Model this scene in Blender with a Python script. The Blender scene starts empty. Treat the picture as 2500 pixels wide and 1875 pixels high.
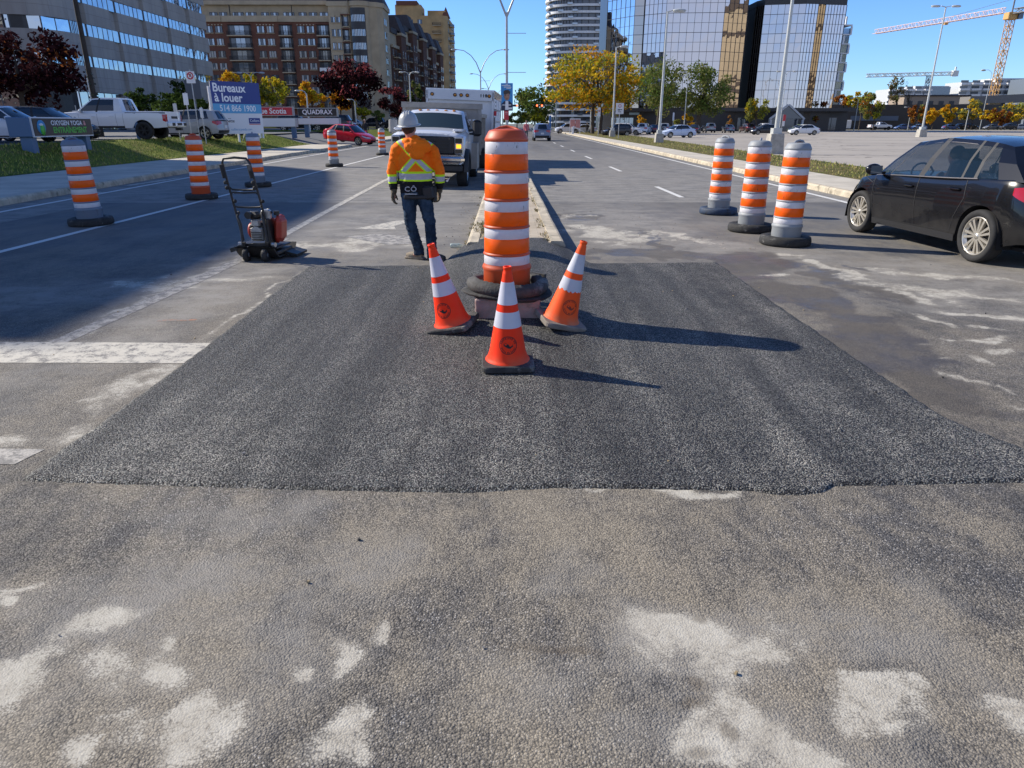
import bpy, bmesh, math, random
import numpy as np
from mathutils import Vector, Matrix, noise as mnoise
R = math.radians
PI = math.pi
rnd = random.Random(7)
SC = bpy.context.scene
COL = SC.collection
# ---------------------------------------------------------------- camera
cam_d = bpy.data.cameras.new('camera')
cam = bpy.data.objects.new('camera', cam_d)
COL.objects.link(cam)
cam_d.sensor_width = 36.0
cam_d.lens = 36.0 * 1700 / 2500
cam_d.clip_end = 6000
cam_d.clip_start = 0.05
cam.location = (0, 0, 1.65)
cam.rotation_euler = (R(90 - 20.5), 0, -R(0.3789))
SC.camera = cam
# ---------------------------------------------------------------- sky and sun
SUN_EL = R(34.0)
SUN_H = Vector((-0.923, 0.385))
to_sun = Vector((SUN_H.x * math.cos(SUN_EL), SUN_H.y * math.cos(SUN_EL), math.sin(SUN_EL)))
W = bpy.data.worlds.new('World')
SC.world = W
W.use_nodes = True
wt = W.node_tree
sky = wt.nodes.new('ShaderNodeTexSky')
sky.sky_type = 'NISHITA'
sky.sun_disc = False
sky.sun_elevation = SUN_EL
sky.sun_rotation = math.atan2(SUN_H.x, SUN_H.y)
sky.altitude = 60
sky.air_density = 1.0
sky.dust_density = 0.0
sky.ozone_density = 5.0
bgn = wt.nodes['Background']
bgn.inputs['Strength'].default_value = 0.12
tint = wt.nodes.new('ShaderNodeMix')
tint.data_type = 'RGBA'; tint.blend_type = 'MULTIPLY'; tint.inputs[0].default_value = 1.0
# deeper blue overhead, paler and bluer than the model near the horizon (no smog on this clear day)
tcw = wt.nodes.new('ShaderNodeTexCoord'); sxw = wt.nodes.new('ShaderNodeSeparateXYZ'); rmp = wt.nodes.new('ShaderNodeMapRange')
rmp.inputs['From Min'].default_value = 0.0; rmp.inputs['From Max'].default_value = 0.55
mixc = wt.nodes.new('ShaderNodeMix'); mixc.data_type = 'RGBA'
mixc.inputs[6].default_value = (0.70, 0.93, 1.36, 1); mixc.inputs[7].default_value = (0.42, 0.62, 0.86, 1)
wt.links.new(tcw.outputs['Generated'], sxw.inputs[0]); wt.links.new(sxw.outputs['Z'], rmp.inputs[0])
wt.links.new(rmp.outputs[0], mixc.inputs[0]); wt.links.new(mixc.outputs[2], tint.inputs[7])
wt.links.new(sky.outputs[0], tint.inputs[6])
# pale cloud bank added to the unseen sky behind the camera for fill and reflections
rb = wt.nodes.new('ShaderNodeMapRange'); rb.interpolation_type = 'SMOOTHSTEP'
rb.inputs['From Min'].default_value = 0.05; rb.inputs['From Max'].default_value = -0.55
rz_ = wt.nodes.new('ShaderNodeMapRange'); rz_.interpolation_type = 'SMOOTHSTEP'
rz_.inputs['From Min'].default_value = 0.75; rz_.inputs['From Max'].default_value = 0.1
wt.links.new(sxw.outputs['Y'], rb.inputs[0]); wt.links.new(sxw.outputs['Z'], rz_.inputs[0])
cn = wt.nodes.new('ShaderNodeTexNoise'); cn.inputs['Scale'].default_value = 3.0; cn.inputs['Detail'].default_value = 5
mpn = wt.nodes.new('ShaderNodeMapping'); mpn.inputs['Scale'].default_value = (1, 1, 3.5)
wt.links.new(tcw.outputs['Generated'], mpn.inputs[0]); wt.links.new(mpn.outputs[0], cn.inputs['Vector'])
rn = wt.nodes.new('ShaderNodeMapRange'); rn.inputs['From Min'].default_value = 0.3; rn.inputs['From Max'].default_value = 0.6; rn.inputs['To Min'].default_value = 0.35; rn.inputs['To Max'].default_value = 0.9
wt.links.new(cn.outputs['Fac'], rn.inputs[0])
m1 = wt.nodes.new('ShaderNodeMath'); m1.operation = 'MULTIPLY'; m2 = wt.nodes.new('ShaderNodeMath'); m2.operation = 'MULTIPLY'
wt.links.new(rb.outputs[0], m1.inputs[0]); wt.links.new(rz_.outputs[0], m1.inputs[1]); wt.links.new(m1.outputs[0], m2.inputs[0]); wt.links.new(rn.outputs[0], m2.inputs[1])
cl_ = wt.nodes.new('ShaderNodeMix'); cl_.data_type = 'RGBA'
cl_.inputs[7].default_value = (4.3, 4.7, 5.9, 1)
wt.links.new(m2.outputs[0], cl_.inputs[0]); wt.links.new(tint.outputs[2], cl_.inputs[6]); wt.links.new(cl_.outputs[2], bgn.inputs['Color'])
sun_d = bpy.data.lights.new('sun', 'SUN')
sun_d.energy = 5.0
sun_d.angle = R(0.53)
sun_d.color = (1.0, 0.925, 0.80)
sun = bpy.data.objects.new('sun', sun_d)
COL.objects.link(sun)
sun.rotation_euler = (-to_sun).to_track_quat('-Z', 'Y').to_euler()
vs = SC.view_settings
vs.view_transform = 'Standard'
vs.look = 'None'
vs.exposure = 0.40
vs.gamma = 1.0
vs.use_curve_mapping = False
SC.cycles.max_bounces = 6
SC.cycles.transparent_max_bounces = 12
SC.cycles.sample_clamp_indirect = 6.0

# ---------------------------------------------------------------- node helper
class NT:
    def __init__(s, name):
        s.m = bpy.data.materials.new(name)
        s.m.use_nodes = True
        s.t = s.m.node_tree
        s.b = s.t.nodes['Principled BSDF']
    def node(s, typ, ins=None, **props):
        n = s.t.nodes.new('ShaderNode' + typ)
        for k, v in props.items():
            setattr(n, k, v)
        for k, v in (ins or {}).items():
            s.put(n.inputs[k], v)
        return n
    def put(s, sock, v):
        if isinstance(v, bpy.types.NodeSocket):
            s.t.links.new(v, sock)
        elif isinstance(v, bpy.types.Node):
            s.t.links.new(v.outputs[0], sock)
        else:
            if sock.type == 'RGBA' and len(v) == 3:
                v = (*v, 1)
            sock.default_value = v
    def pos(s):
        return s.node('NewGeometry').outputs['Position']
    def obj(s):
        return s.node('TexCoord').outputs['Object']
    def math(s, op, a, b=0.0, c=None, clamp=False):
        n = s.node('Math', operation=op, use_clamp=clamp)
        s.put(n.inputs[0], a); s.put(n.inputs[1], b)
        if c is not None: s.put(n.inputs[2], c)
        return n.outputs[0]
    def vm(s, op, a, b=(0, 0, 0)):
        n = s.node('VectorMath', operation=op)
        s.put(n.inputs[0], a); s.put(n.inputs[1], b)
        return n.outputs['Value'] if op in ('LENGTH', 'DOT_PRODUCT') else n.outputs[0]
    def scale(s, v, k):
        return s.vm('MULTIPLY', v, k if isinstance(k, tuple) else (k, k, k))
    def noise(s, v, sc, det=3, rough=0.55, color=False, dist=0.0):
        n = s.node('TexNoise', {'Vector': v, 'Scale': sc, 'Detail': det, 'Roughness': rough, 'Distortion': dist})
        return n.outputs['Color'] if color else n.outputs['Fac']
    def voro(s, v, sc, out='Distance', feature='F1', rand=1.0):
        n = s.node('TexVoronoi', {'Vector': v, 'Scale': sc, 'Randomness': rand}, feature=feature)
        return n.outputs[out]
    def mr(s, v, a, b, c=0.0, d=1.0, smooth=True):
        n = s.node('MapRange', {'Value': v, 'From Min': a, 'From Max': b, 'To Min': c, 'To Max': d})
        n.clamp = True
        n.interpolation_type = 'SMOOTHSTEP' if smooth else 'LINEAR'
        return n.outputs[0]
    def mix(s, f, a, b, blend='MIX'):
        n = s.node('Mix', data_type='RGBA', blend_type=blend)
        s.put(n.inputs['Factor'], f)
        s.put(n.inputs[6], a); s.put(n.inputs[7], b)
        return n.outputs[2]
    def mixf(s, f, a, b):
        n = s.node('Mix', data_type='FLOAT')
        s.put(n.inputs[0], f); s.put(n.inputs[2], a); s.put(n.inputs[3], b)
        return n.outputs[0]
    def sep(s, v):
        n = s.node('SeparateXYZ', {'Vector': v})
        return n.outputs
    def comb(s, x, y, z=0.0):
        return s.node('CombineXYZ', {'X': x, 'Y': y, 'Z': z}).outputs[0]
    def bump(s, h, dist=0.01, strength=1.0):
        n = s.node('Bump', {'Height': h, 'Distance': dist, 'Strength': strength})
        s.t.links.new(n.outputs[0], s.b.inputs['Normal'])
        return n.outputs[0]
    def set(s, **k):
        for a, v in k.items():
            s.put(s.b.inputs[{'color': 'Base Color', 'rough': 'Roughness', 'metal': 'Metallic', 'coat': 'Coat Weight',
                              'spec': 'Specular IOR Level', 'emit': 'Emission Color', 'estr': 'Emission Strength',
                              'alpha': 'Alpha', 'trans': 'Transmission Weight', 'ior': 'IOR', 'crough': 'Coat Roughness', 'sheen': 'Sheen Weight'}[a]], v)
        return s
    def blobs(s, p, items):
        """union of soft worn patches; items = (cx, cy, rx, ry, rotation in degrees, softness)"""
        out = None
        for cx, cy, rx, ry, rot, soft in items:
            mp = s.node('Mapping', {'Vector': p, 'Location': (cx, cy, 0), 'Rotation': (0, 0, R(rot)), 'Scale': (rx, ry, 1e6)}, vector_type='TEXTURE')
            sx = s.vm('MULTIPLY', mp.outputs[0], (1, 1, 0))
            m = s.mr(s.vm('LENGTH', sx), 1.0 + soft, 1.0 - soft)
            out = m if out is None else s.math('MAXIMUM', out, m)
        return out

def mat(name, color, rough=0.6, metal=0.0, var=0.0, vscale=3.0, bump=0.0, bscale=40.0, coat=0.0, spec=0.5, dirt=None):
    n = NT(name)
    n.set(rough=rough, metal=metal, coat=coat, spec=spec)
    if var or bump or dirt:
        p = n.obj()
    c = (*color, 1)
    if var:
        f = n.mr(n.noise(p, vscale, 5, 0.65), 0.3, 0.7)
        c = n.mix(f, tuple(x * (1 - var) for x in color), tuple(min(1, x * (1 + var)) for x in color))
    if dirt:
        f = n.mr(n.noise(p, dirt[1], 6, 0.7), dirt[2], dirt[2] + 0.12)
        c = n.mix(f, c, dirt[0])
    n.put(n.b.inputs['Base Color'], c)
    if bump:
        n.bump(n.noise(p, bscale, 3), 0.02, bump)
    return n.m

def paint(name, color, rough=0.35, metal=0.0, coat=0.6):
    n = NT(name)
    p = n.obj()
    f = n.mr(n.noise(p, 2.2, 5, 0.6), 0.35, 0.75)
    z = n.sep(p)[2]
    low = n.math('MULTIPLY', n.mr(z, 0.75, 0.2), f)
    n.set(color=n.mix(n.math('MULTIPLY', low, 0.35), color, (0.16, 0.145, 0.125)), rough=n.mixf(low, rough, 0.6), metal=metal, coat=coat, crough=0.04)
    return n.m

# ---------------------------------------------------------------- objects
def thing(name, label, cat, loc=(0, 0, 0), rz=0.0, group=None):
    o = bpy.data.objects.new(name, None)
    o.empty_display_size = 0.2
    COL.objects.link(o)
    o.location = loc
    o.rotation_euler = (0, 0, rz)
    o['label'] = label; o['category'] = cat
    if group: o['group'] = group
    return o

def tag(o, label=None, cat=None, group=None, kind=None):
    if label: o['label'] = label
    if cat: o['category'] = cat
    if group: o['group'] = group
    if kind: o['kind'] = kind
    return o

def dup(root, loc, rz, label, group=None, color=None):
    r = root.copy(); COL.objects.link(r)
    r.location = loc; r.rotation_euler = (root.rotation_euler[0] * 0, 0, rz)
    r['label'] = label
    if group: r['group'] = group
    if color: r.color = (*color, 1)
    for ch in [c for c in root.children]:
        c = ch.copy(); COL.objects.link(c); c.parent = r
        if color: c.color = (*color, 1)
        for g in ch.children:
            d = g.copy(); COL.objects.link(d); d.parent = c
            if color: d.color = (*color, 1)
    return r

def rot_to(d):
    return Vector(d).to_track_quat('Z', 'Y').to_matrix().to_4x4()

class MB:
    """collects shapes and links them as ONE mesh object"""
    def __init__(s):
        s.v = []; s.f = []; s.m = []; s.sm = []; s.mi = 0; s.X = None
    def add(s, vs, fs, smooth=False, mi=None):
        o = len(s.v)
        if s.X is not None:
            vs = [s.X @ Vector(p) for p in vs]
        s.v.extend([tuple(p) for p in vs])
        for f in fs:
            s.f.append(tuple(i + o for i in f)); s.m.append(s.mi if mi is None else mi); s.sm.append(smooth)
        return s
    def box(s, c, d, rz=0.0, mi=None, bev=0.0, rx=0.0, ry=0.0):
        hx, hy, hz = d[0] / 2, d[1] / 2, d[2] / 2
        M = Matrix.Translation(c) @ Matrix.Rotation(rz, 4, 'Z') @ Matrix.Rotation(ry, 4, 'Y') @ Matrix.Rotation(rx, 4, 'X')
        if bev <= 0:
            vs = [M @ Vector((x * hx, y * hy, z * hz)) for z in (-1, 1) for x, y in ((-1, -1), (1, -1), (1, 1), (-1, 1))]
            return s.add(vs, [(3, 2, 1, 0), (4, 5, 6, 7), (0, 1, 5, 4), (1, 2, 6, 5), (2, 3, 7, 6), (3, 0, 4, 7)], False, mi)
        b = min(bev, hx * .98, hy * .98, hz * .98)
        vs = []; fs = []
        def ring(ix, iy, z):
            k = len(vs)
            for x, y in ((-ix, -iy + b), (-ix + b, -iy), (ix - b, -iy), (ix, -iy + b), (ix, iy - b), (ix - b, iy), (-ix + b, iy), (-ix, iy - b)):
                vs.append(M @ Vector((x, y, z)))
            return k
        r = [ring(hx - b, hy - b, -hz), ring(hx, hy, -hz + b), ring(hx, hy, hz - b), ring(hx - b, hy - b, hz)]
        for a in range(3):
            for i in range(8):
                j = (i + 1) % 8
                fs.append((r[a] + i, r[a] + j, r[a + 1] + j, r[a + 1] + i))
        fs.append(tuple(range(7, -1, -1))); fs.append(tuple(r[3] + i for i in range(8)))
        return s.add(vs, fs, False, mi)
    def cyl(s, p0, p1, r0, r1=None, n=12, mi=None, caps=True, smooth=True):
        r1 = r0 if r1 is None else r1
        p0 = Vector(p0); p1 = Vector(p1)
        q = rot_to(p1 - p0)
        vs = []; fs = []
        for p, r in ((p0, r0), (p1, r1)):
            for i in range(n):
                a = 2 * PI * i / n
                vs.append(p + q @ Vector((r * math.cos(a), r * math.sin(a), 0)))
        fs = [(i, (i + 1) % n, n + (i + 1) % n, n + i) for i in range(n)]
        s.add(vs, fs, smooth, mi)
        if caps:
            s.add(vs[:n], [tuple(range(n - 1, -1, -1))], False, mi)
            s.add(vs[n:], [tuple(range(n))], False, mi)
        return s
    def tube(s, pts, r, n=8, mi=None, caps=True, closed=False):
        pts = [Vector(p) for p in pts]
        rs = r if isinstance(r, (list, tuple)) else [r] * len(pts)
        N = len(pts); vs = []; fs = []
        up = None
        for i, p in enumerate(pts):
            a = pts[i - 1] if (i > 0 or closed) else p
            b = pts[(i + 1) % N] if (i < N - 1 or closed) else p
            d = (b - a)
            d = d.normalized() if d.length > 1e-9 else Vector((0, 0, 1))
            if up is None:
                up = Vector((0, 0, 1)) if abs(d.z) < 0.9 else Vector((1, 0, 0))
            u = (up - d * up.dot(d))
            u = u.normalized() if u.length > 1e-6 else d.orthogonal().normalized()
            w = d.cross(u); up = u
            for k in range(n):
                t = 2 * PI * k / n
                vs.append(p + (u * math.cos(t) + w * math.sin(t)) * rs[i])
        for i in range(N - (0 if closed else 1)):
            j = (i + 1) % N
            for k in range(n):
                l = (k + 1) % n
                fs.append((i * n + k, i * n + l, j * n + l, j * n + k))
        s.add(vs, fs, True, mi)
        if caps and not closed:
            s.add(vs[:n], [tuple(range(n - 1, -1, -1))], False, mi)
            s.add(vs[-n:], [tuple(range(n))], False, mi)
        return s
    def lathe(s, prof, c=(0, 0, 0), n=32, mi=None, axis=None, smooth=True, ell=(1, 1)):
        """prof = [(r, z)] bottom to top about z (or about axis)"""
        q = Matrix.Translation(c) @ (rot_to(axis) if axis is not None else Matrix.Identity(4))
        vs = []; fs = []
        for r, z in prof:
            for i in range(n):
                a = 2 * PI * i / n
                vs.append(q @ Vector((r * ell[0] * math.cos(a), r * ell[1] * math.sin(a), z)))
        for k in range(len(prof) - 1):
            for i in range(n):
                j = (i + 1) % n
                fs.append((k * n + i, k * n + j, (k + 1) * n + j, (k + 1) * n + i))
        return s.add(vs, fs, smooth, mi)
    def prism(s, poly, z0, z1, mi=None, M=None):
        """poly = [(x, y)] counter-clockwise, extruded along z"""
        n = len(poly)
        vs = [Vector((x, y, z0)) for x, y in poly] + [Vector((x, y, z1)) for x, y in poly]
        if M is not None: vs = [M @ p for p in vs]
        fs = [tuple(range(n - 1, -1, -1)), tuple(range(n, 2 * n))] + [(i, (i + 1) % n, n + (i + 1) % n, n + i) for i in range(n)]
        return s.add(vs, fs, False, mi)
    def grid(s, rows, smooth=True, mi=None, close=False):
        """rows = list of equal-length point lists"""
        n = len(rows[0]); vs = [p for r in rows for p in r]
        fs = []
        for i in range(len(rows) - 1):
            for j in range(n - (0 if close else 1)):
                k = (j + 1) % n
                fs.append((i * n + j, i * n + k, (i + 1) * n + k, (i + 1) * n + j))
        return s.add(vs, fs, smooth, mi)
    def ball(s, c, r, n=14, m=9, mi=None, ell=(1, 1, 1)):
        rows = []
        for i in range(m + 1):
            t = PI * i / m - PI / 2
            rows.append([Vector(c) + Vector((r * ell[0] * math.cos(t) * math.cos(2 * PI * k / n), r * ell[1] * math.cos(t) * math.sin(2 * PI * k / n), r * ell[2] * math.sin(t))) for k in range(n)])
        return s.grid(rows, True, mi, True)
    def mesh(s, name, mats):
        me = bpy.data.meshes.new(name)
        me.from_pydata(s.v, [], s.f)
        for m in (mats if isinstance(mats, (list, tuple)) else [mats]):
            me.materials.append(m)
        me.polygons.foreach_set('material_index', s.m)
        me.polygons.foreach_set('use_smooth', s.sm)
        me.update()
        return me
    def build(s, name, mats, parent=None, label=None, cat=None, group=None, kind=None, loc=None, fix=False, bevel=0.0):
        me = s.mesh(name, mats)
        if fix:
            bm = bmesh.new(); bm.from_mesh(me)
            bmesh.ops.remove_doubles(bm, verts=bm.verts, dist=1e-4)
            bmesh.ops.recalc_face_normals(bm, faces=bm.faces)
            bm.to_mesh(me); bm.free()
        o = bpy.data.objects.new(name, me)
        COL.objects.link(o)
        if parent: o.parent = parent
        if loc: o.location = loc
        if bevel:
            b = o.modifiers.new('bevel', 'BEVEL'); b.width = bevel; b.segments = 2; b.limit_method = 'ANGLE'; b.angle_limit = R(40)
        return tag(o, label, cat, group, kind)

def inst(me, name, parent=None, loc=(0, 0, 0), rz=0.0, scale=None):
    o = bpy.data.objects.new(name, me); COL.objects.link(o)
    if parent: o.parent = parent
    o.location = loc; o.rotation_euler = (0, 0, rz)
    if scale: o.scale = scale
    return o

def text(name, body, size, m, parent=None, M=None, ext=0.002, align='CENTER', bold=0.0, spacing=1.0, xscale=1.0, shear=0.0):
    cu = bpy.data.curves.new(name, 'FONT')
    cu.body = body; cu.size = size; cu.extrude = ext; cu.offset = bold; cu.align_x = align; cu.align_y = 'CENTER'
    cu.space_character = spacing; cu.shear = shear; cu.resolution_u = 3
    t = bpy.data.objects.new(name, cu); COL.objects.link(t)
    bpy.context.view_layer.update()
    me = bpy.data.meshes.new_from_object(t.evaluated_get(bpy.context.evaluated_depsgraph_get()))
    bpy.data.objects.remove(t); bpy.data.curves.remove(cu)
    me.name = name; me.materials.clear(); me.materials.append(m)
    if xscale != 1.0: me.transform(Matrix.Diagonal((xscale, 1, 1, 1)))
    if M is not None: me.transform(M)
    o = bpy.data.objects.new(name, me); COL.objects.link(o)
    if parent: o.parent = parent
    return o

def face_m(loc, nrm_angle):
    """matrix that stands text (in xy) upright at loc; text faces the direction angle nrm_angle (radians, 0 = +x)"""
    return Matrix.Translation(loc) @ Matrix.Rotation(nrm_angle + PI / 2, 4, 'Z') @ Matrix.Rotation(PI / 2, 4, 'X')

def sstep(a, b, x):
    t = min(1, max(0, (x - a) / (b - a)))
    return t * t * (3 - 2 * t)

def fuse(mb, name, mats, parent, voxel=.012, smooth=3, wrinkle=0.0, wscale=(18, 18, 30), wz=None):
    """fuses overlapping shapes into ONE continuous skin, smooths it and adds cloth folds"""
    me = mb.mesh(name, mats)
    o = bpy.data.objects.new(name, me); COL.objects.link(o)
    r = o.modifiers.new('r', 'REMESH'); r.mode = 'VOXEL'; r.voxel_size = voxel
    if smooth:
        s = o.modifiers.new('s', 'SMOOTH'); s.iterations = smooth; s.factor = .6
    bpy.context.view_layer.update()
    nm = bpy.data.meshes.new_from_object(o.evaluated_get(bpy.context.evaluated_depsgraph_get()))
    bpy.data.objects.remove(o)
    nm.name = name
    if wrinkle:
        nm.update()
        ns = [v.normal.copy() for v in nm.vertices]
        for v, n in zip(nm.vertices, ns):
            p = v.co
            k = mnoise.fractal((p.x * wscale[0] + p.z * 7, p.y * wscale[1], p.z * wscale[2]), 1.0, 2.0, 3)
            a = wrinkle * (wz(p) if wz else 1)
            v.co = p + n * (a * k)
    nm.materials.clear()
    for m in (mats if isinstance(mats, (list, tuple)) else [mats]): nm.materials.append(m)
    nm.polygons.foreach_set('use_smooth', [True] * len(nm.polygons))
    nm.polygons.foreach_set('material_index', [0] * len(nm.polygons)); nm.update()
    x = bpy.data.objects.new(name, nm); COL.objects.link(x); x.parent = parent
    return x
# ================================================================ SETTING: ground, road, kerbs
GREY = (0.115, 0.115, 0.12)
def asphalt_material():
    n = NT('old_asphalt')
    p = n.pos()
    x, y, z = n.sep(p)
    big = n.noise(p, 0.55, 6, 0.6)
    mid = n.math('ADD', n.math('MULTIPLY', n.noise(n.scale(p, (1.0, 0.45, 1.0)), 2.3, 6, 0.65), 0.62), n.math('MULTIPLY', n.noise(n.scale(p, (1.0, 0.7, 1.0)), 11, 5, 0.7), 0.38))
    near = n.mr(y, 16.0, 3.5)
    front = n.mr(y, 4.2, 2.6)
    # dry dust: strong on the near side of the trench, thin farther up the road
    dust = n.math('MULTIPLY', n.mr(n.math('ADD', n.math('MULTIPLY', big, 0.5), n.math('MULTIPLY', mid, 0.55)), 0.42, 0.60), n.mixf(front, n.mixf(near, 0.22, 0.5), 1.0))
    base = n.mix(n.mr(n.noise(n.scale(p, (1, 0.06, 1)), 1.1, 4), 0.35, 0.65), (0.092, 0.092, 0.095), (0.128, 0.127, 0.127))
    nearbase = n.mix(n.mr(mid, 0.35, 0.65), (0.100, 0.097, 0.095), (0.190, 0.174, 0.150))
    base = n.mix(near, base, nearbase)
    col = n.mix(dust, base, (0.285, 0.249, 0.192))
    # stones
    vc = n.node('TexVoronoi', {'Vector': n.vm('ADD', p, n.scale(n.noise(p, 60, 2, color=True), 0.006)), 'Scale': 135.0}, feature='F1')
    cell = n.sep(vc.outputs['Color'])[0]
    dist = vc.outputs['Distance']
    fade = n.mr(y, 14.0, 3.0)
    stone = n.math('MULTIPLY', n.mr(cell, 0.82, 0.97), n.mr(dist, 0.55, 0.25))
    ex = n.mixf(dust, 0.85, 0.22)
    exposed = n.math('MULTIPLY', n.mr(n.noise(p, 0.9, 5, 0.6), 0.38, 0.62), ex)
    col = n.mix(n.math('MULTIPLY', n.math('MULTIPLY', stone, fade), n.math('MULTIPLY', exposed, 0.75)), col, (0.50, 0.49, 0.47))
    gap = n.math('MULTIPLY', n.math('MULTIPLY', n.mr(dist, 0.42, 0.72), fade), n.mixf(dust, 0.72, 0.48))
    col = n.mix(gap, col, (0.035, 0.033, 0.032))
    col = n.mix(n.math('MULTIPLY', fade, n.mixf(dust, 0.9, 0.5)), col, n.mix(cell, (0.22, 0.22, 0.225), (0.80, 0.79, 0.775)), 'OVERLAY')
    fine = n.noise(p, 210, 2, 0.7)
    col = n.mix(n.math('MULTIPLY', fade, 0.8), col, n.mix(n.mr(fine, 0.3, 0.7), (0.35, 0.35, 0.35), (0.66, 0.66, 0.66)), 'OVERLAY')
    at = n.node('Attribute', attribute_name='stains')
    ar, ag, ab = n.sep(at.outputs['Color'])
    wsh = n.math('MULTIPLY', at.outputs['Alpha'], n.mr(n.math('ADD', n.math('MULTIPLY', n.noise(n.scale(p, (1, 1.8, 1)), 1.6, 6, .7), .7), n.math('MULTIPLY', n.noise(p, 14, 4, .7), .3)), .38, .60, .15, .85))
    wsh = n.math('MULTIPLY', wsh, n.mr(y, 60, 20))
    col = n.mix(wsh, col, (0.275, 0.26, 0.235))
    edge = n.math('ADD', n.math('MULTIPLY', n.noise(p, 5.5, 8, 0.78, dist=.6), 0.62), n.math('MULTIPLY', n.noise(p, 19, 6, 0.75), 0.38))
    e2 = n.math('MULTIPLY', n.math('SUBTRACT', edge, 0.5), 0.75)
    grain = n.math('MULTIPLY', n.math('MULTIPLY', n.math('SUBTRACT', 0.45, dist), fade), 0.75)
    allm = n.mr(n.math('ADD', n.math('ADD', ar, grain), n.math('MULTIPLY', e2, 3.4)), 0.42, 0.84)
    allm = n.math('MULTIPLY', allm, n.mr(ar, 0.02, 0.5, 0.0, 1.0))
    pit = n.mr(n.noise(p, 30, 4, 0.75), 0.30, 0.46)
    allm = n.math('MULTIPLY', allm, n.mixf(0.6, 1.0, pit))
    halo = n.mr(n.math('ADD', ar, e2), 0.12, 0.75)
    col = n.mix(n.math('MULTIPLY', halo, 0.42), col, (0.32, 0.295, 0.25))
    col = n.mix(n.math('MULTIPLY', allm, 0.85), col, n.mix(n.mr(edge, 0.35, 0.65), (0.39, 0.355, 0.29), (0.56, 0.53, 0.455)))
    col = n.mix(n.math('MULTIPLY', n.mr(n.math('ADD', ab, n.math('MULTIPLY', e2, 2.6)), 0.5, 1.1), n.mr(ab, 0.0, 0.4, 0.0, 0.6)), col, (0.10, 0.078, 0.054))
    wetm = n.math('MULTIPLY', n.mr(n.math('ADD', ag, n.math('MULTIPLY', e2, 1.2)), 0.3, 0.62), n.math('SUBTRACT', 1.0, n.math('MULTIPLY', allm, 0.85)))
    col = n.mix(n.math('MULTIPLY', wetm, 0.6), col, (0.07, 0.062, 0.056))
    n.set(color=col, rough=n.mixf(n.math('MULTIPLY', wetm, n.mr(n.noise(p, 1.6, 4), 0.42, 0.6)), 0.82, 0.34), spec=n.mixf(exposed, 0.3, 0.55))
    h = n.math('ADD', n.math('MULTIPLY', n.math('SUBTRACT', 1.0, dist), n.mixf(dust, 1.0, 0.6)), n.math('MULTIPLY', n.noise(p, 130, 3, 0.65), n.mixf(allm, 0.8, 0.4)))
    h = n.math('MULTIPLY', h, fade)
    n.bump(h, 0.0046, n.mixf(allm, 0.95, 0.5))
    return n.m
M_ASPHALT = asphalt_material()

def patch_material():
    n = NT('fresh_asphalt')
    p = n.pos()
    x, y, z = n.sep(p)
    q = n.vm('ADD', p, n.scale(n.noise(p, 80, 2, color=True), 0.007))
    vc = n.node('TexVoronoi', {'Vector': q, 'Scale': 120.0}, feature='F1')
    cc = n.sep(vc.outputs['Color'])
    dist = vc.outputs['Distance']
    v2 = n.node('TexVoronoi', {'Vector': q, 'Scale': 230.0}, feature='F1')
    c2 = n.sep(v2.outputs['Color'])[1]
    dusty = n.math('MULTIPLY', n.mr(n.math('ADD', n.math('MULTIPLY', n.noise(n.scale(p, (1.0, 0.35, 1)), 1.5, 6, 0.65), 0.6), n.math('MULTIPLY', n.noise(p, 5.0, 4, 0.6), 0.4)), 0.44, 0.64), n.math('MAXIMUM', n.mr(y, 5.6, 3.1), n.math('MULTIPLY', n.mr(x, -0.4, 2.4), 0.9)))
    tone = n.math('POWER', cc[0], 1.5)
    a = n.mix(tone, (0.023, 0.023, 0.0235), (0.262, 0.257, 0.242))
    b = n.mix(tone, (0.08, 0.077, 0.07), (0.54, 0.515, 0.46))
    col = n.mix(n.math('MULTIPLY', dusty, 0.85), a, b)
    col = n.mix(n.math('MULTIPLY', n.mr(c2, 0.86, 0.95), 0.45), col, n.mix(cc[1], (0.16, 0.30, 0.30), (0.34, 0.24, 0.26)))
    col = n.mix(n.mr(dist, 0.36, 0.72), col, (0.010, 0.010, 0.012))
    big = n.mr(n.noise(n.scale(p, (1, 0.5, 1)), 0.9, 4), 0.3, 0.7)
    roll = n.mr(n.noise(n.scale(n.vm('ADD', p, n.scale(n.noise(p, .6, 2, color=True), .25)), (3.2, 0.16, 1)), 1.0, 4, .6), 0.36, 0.64)
    col = n.mix(0.6, col, n.mix(n.math('ADD', n.math('MULTIPLY', big, .45), n.math('MULTIPLY', roll, .55)), (0.32, 0.32, 0.32), (0.68, 0.675, 0.66)), 'OVERLAY')
    col = n.mix(1.0, col, n.mix(roll, (0.84, 0.84, 0.83), (1.26, 1.24, 1.19)), 'MULTIPLY')
    n.set(color=col, rough=n.mixf(cc[2], 0.5, 0.85), spec=0.35)
    h = n.math('ADD', n.math('SUBTRACT', 1.0, n.math('POWER', dist, 1.4)), n.math('MULTIPLY', cc[1], 0.55))
    n.bump(h, 0.007, 0.9)
    return n.m
M_PATCH = patch_material()

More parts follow.
